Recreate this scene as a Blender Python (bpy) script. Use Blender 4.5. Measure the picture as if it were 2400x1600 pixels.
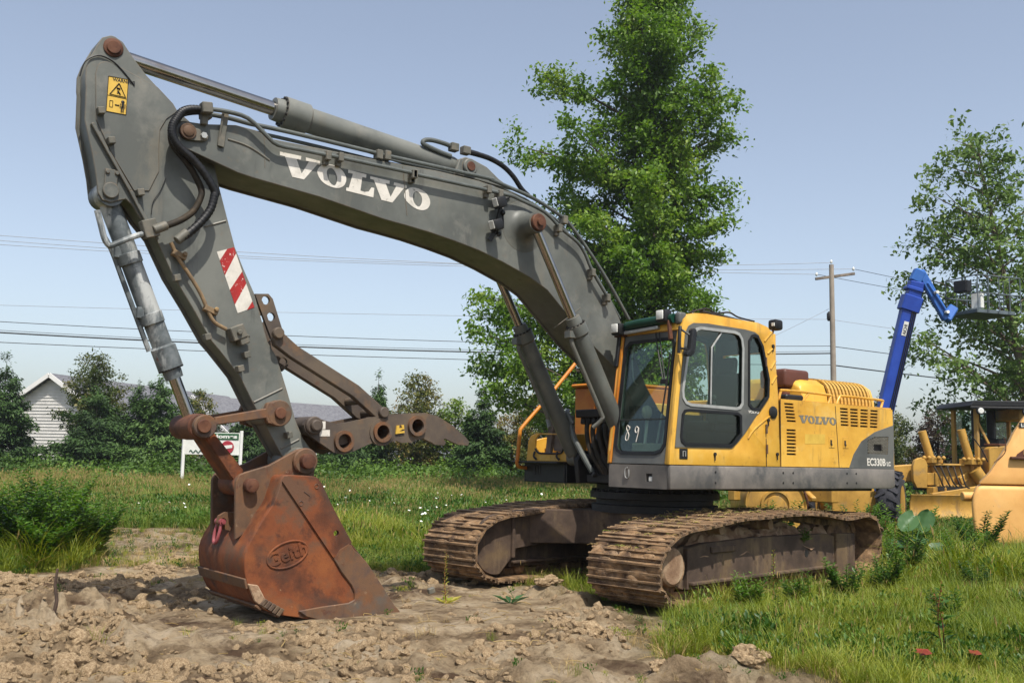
import bpy, bmesh, math, random
import numpy as np
from mathutils import Vector, Matrix
from mathutils.geometry import tessellate_polygon

for o in list(bpy.data.objects):
    bpy.data.objects.remove(o)
S = bpy.context.scene
ROOT = S.collection
R = math.radians

# ------------------------------------------------------------------ camera
def look(yaw, pitch, roll):
    d = Vector((math.cos(pitch) * math.cos(yaw), math.cos(pitch) * math.sin(yaw), math.sin(pitch)))
    r = d.cross(Vector((0, 0, 1))).normalized()
    u = r.cross(d)
    c, s = math.cos(roll), math.sin(roll)
    r2, u2 = c * r + s * u, -s * r + c * u
    return Matrix((r2, u2, -d)).transposed()
CAM = Vector((9.290, 9.184, 1.513))
cd = bpy.data.cameras.new('camera')
cam = bpy.data.objects.new('camera', cd)
ROOT.objects.link(cam)
cam.matrix_world = Matrix.Translation(CAM) @ look(R(-127.136), R(6.625), R(1.156)).to_4x4()
cd.sensor_width = 36.0
cd.lens = 2344.68 / 2400 * 36.0
cd.clip_start, cd.clip_end = 0.1, 5000
S.camera = cam

# ------------------------------------------------------------------ sky, sun, exposure
SUN_AZ, SUN_EL = math.atan2(1.0, 0.28), R(60)        # direction towards the sun
w = bpy.data.worlds.new('World')
S.world = w
w.use_nodes = True
wn = w.node_tree
sky = wn.nodes.new('ShaderNodeTexSky')
sky.sky_type = 'NISHITA'
sky.sun_disc = False
sky.sun_elevation = SUN_EL
sky.sun_rotation = math.pi / 2 - SUN_AZ
sky.air_density, sky.dust_density, sky.ozone_density = 1.0, 2.0, 1.6
sky.altitude = 50
bg = wn.nodes['Background']
bg.inputs['Strength'].default_value = 0.132
hs = wn.nodes.new('ShaderNodeHueSaturation')
hs.inputs['Saturation'].default_value = 0.70
wn.links.new(sky.outputs[0], hs.inputs['Color'])
wn.links.new(hs.outputs[0], bg.inputs['Color'])
ld = bpy.data.lights.new('sun', 'SUN')
ld.energy, ld.angle, ld.color = 4.5, R(0.6), (1.0, 0.95, 0.86)
sun = bpy.data.objects.new('sun', ld)
ROOT.objects.link(sun)
sd = Vector((math.cos(SUN_EL) * math.cos(SUN_AZ), math.cos(SUN_EL) * math.sin(SUN_AZ), math.sin(SUN_EL)))
sun.rotation_euler = sd.to_track_quat('Z', 'Y').to_euler()
sun.location = (0, 0, 30)
S.view_settings.view_transform = 'Standard'
S.view_settings.look = 'None'
S.view_settings.exposure = 0.44
S.view_settings.gamma = 1.0
S.view_settings.use_curve_mapping = False
S.render.engine = 'CYCLES'
S.cycles.use_denoising = True
S.cycles.max_bounces = 8
S.cycles.transparent_max_bounces = 16
S.cycles.caustics_reflective = False
S.cycles.caustics_refractive = False

# ------------------------------------------------------------------ materials
MATS = {}
def srgb(h):
    v = [int(h[i:i + 2], 16) / 255 for i in (0, 2, 4)]
    return tuple((c / 12.92 if c <= 0.04045 else ((c + 0.055) / 1.055) ** 2.4) for c in v) + (1,)
def col(c):
    return srgb(c) if isinstance(c, str) else (tuple(c) + (1,))[:4]
def ramp(nt, stops):
    n = nt.nodes.new('ShaderNodeValToRGB')
    e = n.color_ramp.elements
    while len(e) > 1:
        e.remove(e[-1])
    e[0].position, e[0].color = stops[0][0], col(stops[0][1])
    for p, c in stops[1:]:
        x = e.new(p)
        x.color = col(c)
    return n
def noise(nt, vec, scale, detail=5, rough=0.6, dist=0.0):
    n = nt.nodes.new('ShaderNodeTexNoise')
    n.inputs['Scale'].default_value = scale
    n.inputs['Detail'].default_value = detail
    n.inputs['Roughness'].default_value = rough
    n.inputs['Distortion'].default_value = dist
    if vec is not None:
        nt.links.new(vec, n.inputs['Vector'])
    return n
def pmat(name, cols, scale=2.5, rough=0.5, metal=0.0, spots=(), bump=None, stretch=None, spec=0.4, rvar=0.12, edge=None):
    """Principled paint or metal: mottled base colours, then layers of stains, chips and dust with a shape of their own."""
    m = bpy.data.materials.new(name)
    m.use_nodes = True
    nt = m.node_tree
    b = nt.nodes['Principled BSDF']
    tc = nt.nodes.new('ShaderNodeTexCoord')
    vec = tc.outputs['Object']
    sv = vec
    if stretch:
        mp = nt.nodes.new('ShaderNodeMapping')
        mp.inputs['Scale'].default_value = stretch
        nt.links.new(vec, mp.inputs['Vector'])
        sv = mp.outputs[0]
    n = noise(nt, vec, scale, 6, 0.62)
    k = len(cols)
    rp = ramp(nt, [(0.37 + 0.26 * i / max(1, k - 1), c) for i, c in enumerate(cols)])
    nt.links.new(n.outputs['Fac'], rp.inputs['Fac'])
    out = rp.outputs['Color']
    for c, sc, lo, hi, st in spots:
        sn = noise(nt, sv if st else vec, sc, 7, 0.65, 0.2)
        mr = nt.nodes.new('ShaderNodeMapRange')
        mr.inputs['From Min'].default_value, mr.inputs['From Max'].default_value = lo, hi
        nt.links.new(sn.outputs['Fac'], mr.inputs['Value'])
        mx = nt.nodes.new('ShaderNodeMix')
        mx.data_type = 'RGBA'
        nt.links.new(mr.outputs[0], mx.inputs['Factor'])
        nt.links.new(out, mx.inputs['A'])
        mx.inputs['B'].default_value = col(c)
        out = mx.outputs['Result']
    if edge:                             # paint rubbed off along the edges
        bv = nt.nodes.new('ShaderNodeBevel')
        bv.samples = 3
        bv.inputs['Radius'].default_value = edge[1]
        ge = nt.nodes.new('ShaderNodeNewGeometry')
        dt = nt.nodes.new('ShaderNodeVectorMath')
        dt.operation = 'DOT_PRODUCT'
        nt.links.new(bv.outputs[0], dt.inputs[0])
        nt.links.new(ge.outputs['Normal'], dt.inputs[1])
        en = noise(nt, vec, 9, 6, 0.7)
        ad = nt.nodes.new('ShaderNodeMath')
        ad.operation = 'MULTIPLY_ADD'
        ad.inputs[1].default_value, ad.inputs[2].default_value = 0.30, 0.0
        nt.links.new(en.outputs['Fac'], ad.inputs[0])
        su = nt.nodes.new('ShaderNodeMath')
        su.operation = 'SUBTRACT'
        nt.links.new(ad.outputs[0], su.inputs[0])
        nt.links.new(dt.outputs['Value'], su.inputs[1])
        mr = nt.nodes.new('ShaderNodeMapRange')
        mr.inputs['From Min'].default_value, mr.inputs['From Max'].default_value = -0.82, -0.74
        nt.links.new(su.outputs[0], mr.inputs['Value'])
        mx = nt.nodes.new('ShaderNodeMix')
        mx.data_type = 'RGBA'
        nt.links.new(mr.outputs[0], mx.inputs['Factor'])
        nt.links.new(out, mx.inputs['A'])
        mx.inputs['B'].default_value = col(edge[0])
        out = mx.outputs['Result']
    nt.links.new(out, b.inputs['Base Color'])
    rr = nt.nodes.new('ShaderNodeMapRange')
    rr.inputs['To Min'].default_value, rr.inputs['To Max'].default_value = max(0.02, rough - rvar), min(1, rough + rvar)
    rn = noise(nt, vec, scale * 3.1, 4)
    nt.links.new(rn.outputs['Fac'], rr.inputs['Value'])
    nt.links.new(rr.outputs[0], b.inputs['Roughness'])
    b.inputs['Metallic'].default_value = metal
    b.inputs['Specular IOR Level'].default_value = spec
    if bump:
        bn = noise(nt, vec, bump[0], 6, 0.65)
        bp = nt.nodes.new('ShaderNodeBump')
        bp.inputs['Strength'].default_value = bump[1]
        bp.inputs['Distance'].default_value = bump[2] if len(bump) > 2 else 0.02
        nt.links.new(bn.outputs['Fac'], bp.inputs['Height'])
        nt.links.new(bp.outputs[0], b.inputs['Normal'])
    MATS[name] = m
    return m
def leafmat(name, stops, trans=0.35, rough=0.5, pscale=0.35, tint=None):
    """Leaf or grass blade: colour varies from leaf to leaf and from patch to patch; lets some light through."""
    m = bpy.data.materials.new(name)
    m.use_nodes = True
    nt = m.node_tree
    b = nt.nodes['Principled BSDF']
    oi = nt.nodes.new('ShaderNodeObjectInfo')
    ge = nt.nodes.new('ShaderNodeNewGeometry')
    n = noise(nt, ge.outputs['Position'], pscale, 5, 0.6)
    a1 = nt.nodes.new('ShaderNodeMath')
    a1.operation = 'MULTIPLY_ADD'
    nt.links.new(ge.outputs['Random Per Island'], a1.inputs[0])
    a1.inputs[1].default_value = 0.38
    a0 = nt.nodes.new('ShaderNodeMath')
    a0.operation = 'MULTIPLY'
    a0.inputs[1].default_value = 1.9
    nt.links.new(n.outputs['Fac'], a0.inputs[0])
    nt.links.new(a0.outputs[0], a1.inputs[2])
    a2 = nt.nodes.new('ShaderNodeMath')
    a2.operation = 'MULTIPLY_ADD'
    nt.links.new(oi.outputs['Random'], a2.inputs[0])
    a2.inputs[1].default_value = 0.36
    nt.links.new(a1.outputs[0], a2.inputs[2])
    a3 = nt.nodes.new('ShaderNodeMath')
    a3.operation = 'SUBTRACT'
    nt.links.new(a2.outputs[0], a3.inputs[0])
    a3.inputs[1].default_value = 0.87
    rp = ramp(nt, stops)
    nt.links.new(a3.outputs[0], rp.inputs['Fac'])
    nt.links.new(rp.outputs[0], b.inputs['Base Color'])
    b.inputs['Roughness'].default_value = rough
    b.inputs['Specular IOR Level'].default_value = 0.3
    tr = nt.nodes.new('ShaderNodeBsdfTranslucent')
    hs = nt.nodes.new('ShaderNodeHueSaturation')
    hs.inputs['Value'].default_value = 1.5
    hs.inputs['Saturation'].default_value = 1.1
    nt.links.new(rp.outputs[0], hs.inputs['Color'])
    nt.links.new(hs.outputs[0], tr.inputs['Color'])
    mx = nt.nodes.new('ShaderNodeMixShader')
    mx.inputs[0].default_value = trans
    nt.links.new(b.outputs[0], mx.inputs[1])
    nt.links.new(tr.outputs[0], mx.inputs[2])
    nt.links.new(mx.outputs[0], nt.nodes['Material Output'].inputs['Surface'])
    MATS[name] = m
    return m
def glassmat(name, tint, refl=0.12):
    m = bpy.data.materials.new(name)
    m.use_nodes = True
    nt = m.node_tree
    nt.nodes.remove(nt.nodes['Principled BSDF'])
    t = nt.nodes.new('ShaderNodeBsdfTransparent')
    t.inputs['Color'].default_value = col(tint)
    g = nt.nodes.new('ShaderNodeBsdfGlossy')
    g.inputs['Roughness'].default_value = 0.03
    g.inputs['Color'].default_value = (0.9, 0.95, 0.93, 1)
    fr = nt.nodes.new('ShaderNodeLayerWeight')
    pw = nt.nodes.new('ShaderNodeMath')
    pw.operation = 'POWER'
    pw.inputs[1].default_value = 3.2
    nt.links.new(fr.outputs['Facing'], pw.inputs[0])
    ma = nt.nodes.new('ShaderNodeMath')
    ma.operation = 'MULTIPLY_ADD'
    ma.inputs[1].default_value, ma.inputs[2].default_value = 0.55, refl * 0.4
    nt.links.new(pw.outputs[0], ma.inputs[0])
    mx = nt.nodes.new('ShaderNodeMixShader')
    nt.links.new(ma.outputs[0], mx.inputs[0])
    nt.links.new(t.outputs[0], mx.inputs[1])
    nt.links.new(g.outputs[0], mx.inputs[2])
    nt.links.new(mx.outputs[0], nt.nodes['Material Output'].inputs['Surface'])
    MATS[name] = m
    return m

pmat('boom_paint', ['525450', '60625d', '6e6f69'], 1.1, 0.5, spots=[('7a7870', 3.2, 0.55, 0.8, 0), ('414240', 5, 0.58, 0.75, 1), ('6f6a5e', 2.2, 0.56, 0.72, 1), ('5b3d28', 34, 0.70, 0.76, 0)], bump=(60, 0.08, 0.004), stretch=(1, 1, 0.22), edge=('6b5d4c', 0.012))
pmat('yellow', ['c28f2c', 'cf9d38', 'd7a845'], 1.6, 0.42, spots=[('d6b66c', 2.6, 0.56, 0.82, 0), ('8f6c34', 5, 0.60, 0.78, 1), ('9a8458', 1.4, 0.60, 0.80, 1), ('4a2c14', 40, 0.72, 0.77, 0)], bump=(80, 0.05, 0.003), stretch=(1, 1, 0.2), spec=0.45, edge=('6a4a26', 0.008))
pmat('orange', ['a85f10', 'b5701a', 'bd7c22'], 2.2, 0.5, spots=[('7a4818', 6, 0.6, 0.78, 1)], stretch=(1, 1, 0.2))
pmat('cab_grey', ['4a4b49', '575856', '61615d'], 1.8, 0.5, spots=[('77746a', 4, 0.6, 0.85, 0), ('4a3322', 38, 0.72, 0.77, 0)], stretch=(1, 1, 0.25))
pmat('deck_grey', ['5e5a56', '716b65', '857d75'], 1.3, 0.55, spots=[('4a4948', 0.9, 0.52, 0.62, 0), ('7b5a42', 4.5, 0.64, 0.8, 1), ('5a3620', 30, 0.7, 0.76, 0)], bump=(50, 0.1, 0.004), stretch=(1, 1, 0.2))
pmat('rust', ['472a1c', '5c3420', '733f23', '5e4332'], 2.0, 0.72, spots=[('7f4a28', 2.4, 0.53, 0.68, 0), ('4a352a', 1.1, 0.50, 0.60, 0), ('86705a', 0.9, 0.56, 0.70, 1), ('38261f', 5.0, 0.57, 0.70, 0), ('7c6450', 1.6, 0.58, 0.78, 1), ('4a4440', 3.4, 0.62, 0.74, 1), ('96775a', 22, 0.68, 0.76, 0)], bump=(45, 0.35, 0.006), stretch=(1, 1, 0.3), spec=0.3)
pmat('rust_worn', ['4c3a2d', '5a4535', '674c37', '50413a'], 2.0, 0.68, spots=[('73492a', 3.6, 0.54, 0.7, 0), ('565049', 2.4, 0.56, 0.7, 0), ('54301f', 7, 0.58, 0.7, 0), ('8a7660', 14, 0.64, 0.76, 1)], bump=(45, 0.3, 0.005), spec=0.3)
pmat('thumb_brown', ['403833', '4f453d', '5d5144'], 1.8, 0.62, spots=[('7a5a38', 3.0, 0.55, 0.78, 0), ('5a3019', 8, 0.62, 0.76, 0), ('3c3128', 12, 0.66, 0.78, 0)], bump=(50, 0.2, 0.004), spec=0.35)
pmat('rust_bright', ['43291e', '553526', '64422f'], 5, 0.7, spots=[('3c1c10', 14, 0.58, 0.72, 0), ('8e6a4c', 9, 0.66, 0.8, 0)], bump=(70, 0.35, 0.004), spec=0.3)
pmat('clay', ['7a604c', '8d735c', 'a08970'], 6, 0.9, spots=[('5a4534', 10, 0.6, 0.75, 0)], bump=(40, 0.5, 0.01), spec=0.1)
pmat('track_mud', ['46352a', '65503c', '806549', '9a7f62'], 4.2, 0.85, spots=[('3a3230', 3.0, 0.56, 0.7, 0), ('8d6c4c', 8.5, 0.58, 0.7, 0), ('4d2f1d', 15, 0.62, 0.74, 0)], bump=(55, 0.6, 0.01), spec=0.18, edge=('9c8870', 0.006))
pmat('track_frame', ['41362e', '52443a', '64533f'], 2.5, 0.8, spots=[('7d6a52', 4, 0.56, 0.78, 1), ('3a2a22', 7, 0.6, 0.75, 0)], bump=(50, 0.35, 0.006), stretch=(1, 1, 0.25), spec=0.2)
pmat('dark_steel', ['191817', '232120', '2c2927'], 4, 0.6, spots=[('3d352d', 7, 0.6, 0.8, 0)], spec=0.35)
pmat('cylinder_worn', ['43484a', '545a5c', '696e70'], 6, 0.5, spots=[('a9aba9', 5.0, 0.5, 0.62, 1), ('6a3418', 9, 0.64, 0.69, 1), ('45484a', 11, 0.6, 0.7, 0)], bump=(60, 0.2, 0.003), stretch=(1, 1, 0.25))
pmat('chrome', ['9a9691', 'a8a39d'], 4, 0.16, metal=1.0, spots=[('8a7662', 3, 0.6, 0.9, 1)], rvar=0.06)
pmat('rubber', ['0e0e0f', '17171a'], 12, 0.5, spots=[('3a342d', 6, 0.6, 0.85, 0)], bump=(90, 0.15, 0.003), spec=0.4)
pmat('rubber_dusty', ['24211e', '30291f'], 9, 0.7, spots=[('4d3f2e', 6, 0.52, 0.75, 0)], spec=0.25)
pmat('pipe_grey', ['4c504e', '5b5f5c'], 5, 0.42, spots=[('757771', 7, 0.6, 0.8, 0)])
pmat('pipe_tan', ['6d5b44', '836c4f'], 9, 0.6, spots=[('a08254', 14, 0.56, 0.68, 0), ('5c3017', 12, 0.64, 0.72, 0)])
pmat('clamp', ['55544c', '69645a'], 9, 0.6, spots=[('7d6a4d', 9, 0.58, 0.76, 0)])
pmat('white_vinyl', ['c6c0b6', 'd6d1c8'], 5, 0.5, spots=[('8f8b82', 18, 0.60, 0.70, 0), ('b5b0a6', 3, 0.5, 0.7, 0)])
pmat('red_vinyl', ['8e1e1c', 'a32622'], 5, 0.5, spots=[('d6d1c8', 30, 0.6, 0.64, 0)])
pmat('decal_yellow', ['bf9a3c', 'cca847'], 6, 0.55)
pmat('black_print', ['12110f', '1c1a17'], 8, 0.6)
pmat('grey_print', ['6b675d', '7a766b'], 8, 0.55)
pmat('alloy', ['9a9a97', 'b0b0ac'], 8, 0.4, metal=0.35)
pmat('lamp_white', ['c9c9c4', 'dcdcd6'], 8, 0.25)
pmat('black_plastic', ['101011', '1a1a1b'], 8, 0.5, spots=[('39352f', 6, 0.62, 0.85, 0)])
pmat('seat_cloth', ['0c0c0d', '151516'], 20, 0.85)
pmat('interior_grey', ['1e2221', '2a2f2c'], 4, 0.6)
pmat('beige_trim', ['8d8572', '9d9582'], 4, 0.6)
pmat('brown_box', ['4c2b20', '5a3428'], 3, 0.55)
pmat('pink_paint', ['7e3c40', '90494c'], 9, 0.5, spots=[('6a2a24', 16, 0.6, 0.72, 0)])
pmat('old_wood', ['5b524b', '6f655b', '82766a'], 3, 0.85, spots=[('463c36', 9, 0.56, 0.7, 1)], stretch=(6, 6, 0.6), bump=(60, 0.4, 0.004))
pmat('pole_wood', ['8a7e72', '9b8f81'], 2, 0.85, spots=[('7d7268', 6, 0.58, 0.75, 1)], stretch=(5, 5, 0.3))
pmat('wire_dark', ['17181b', '202226'], 1, 0.6)
pmat('wire_pale', ['8b8f96', '9a9ea5'], 1, 0.6)
pmat('lift_blue', ['1d3b90', '2547a2'], 1.5, 0.42, spots=[('30509c', 4, 0.62, 0.85, 0)])
pmat('lift_pale_blue', ['2b5aa6', '3567b0'], 2, 0.5)
pmat('basket_grey', ['4b5459', '58636a'], 3, 0.6)
pmat('grader_yellow', ['94702f', 'a98138', 'b98f42'], 1.6, 0.55, spots=[('7d6238', 4, 0.56, 0.74, 1), ('6a4a2a', 12, 0.62, 0.72, 0), ('8a7656', 2, 0.56, 0.74, 0)], stretch=(1, 1, 0.25))
pmat('hull_peach', ['cc9754', 'd5a25e', 'dcac69'], 1.0, 0.55, spots=[('b58a55', 2.2, 0.55, 0.75, 1), ('8a6038', 20, 0.68, 0.74, 0), ('c4a27c', 1.2, 0.55, 0.7, 0)], stretch=(1, 1, 0.25))
pmat('tyre', ['26262a', '33333a'], 6, 0.8, spots=[('4b4742', 6, 0.56, 0.8, 0)])
pmat('bark', ['3a3028', '4b4036', '5b4f43'], 3, 0.9, stretch=(6, 6, 0.7), spots=[('2a221d', 9, 0.54, 0.7, 1)], bump=(14, 0.6, 0.03))
pmat('bark_pale', ['6a5d50', '7b6d5f'], 3, 0.9, stretch=(6, 6, 0.7), spots=[('4b4036', 9, 0.54, 0.7, 1)])
pmat('roof_shingle', ['55555a', '626267', '6d6d70'], 5, 0.9, bump=(30, 0.3, 0.01))
pmat('siding', ['bcb9b4', 'cac7c2'], 2, 0.7)
pmat('trim_white', ['d0cecb', 'dad8d4'], 2, 0.6)
pmat('sign_white', ['c9c8c2', 'd6d5cf'], 3, 0.6)
pmat('sign_green', ['1f4a2c', '275634'], 3, 0.6)
pmat('sign_red', ['8c2430', '9c2c38'], 3, 0.6)
pmat('window_dark', ['15191c', '20262a'], 3, 0.15)
pmat('twig', ['3d3027', '54443a'], 10, 0.9)
pmat('petal', ['d9d8d0', 'e4e3dc'], 10, 0.7)
pmat('visor_green', ['123328', '174033'], 3, 0.3)
glassmat('glass', (0.70, 0.80, 0.75))
glassmat('glass_dark', (0.62, 0.72, 0.68))
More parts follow.
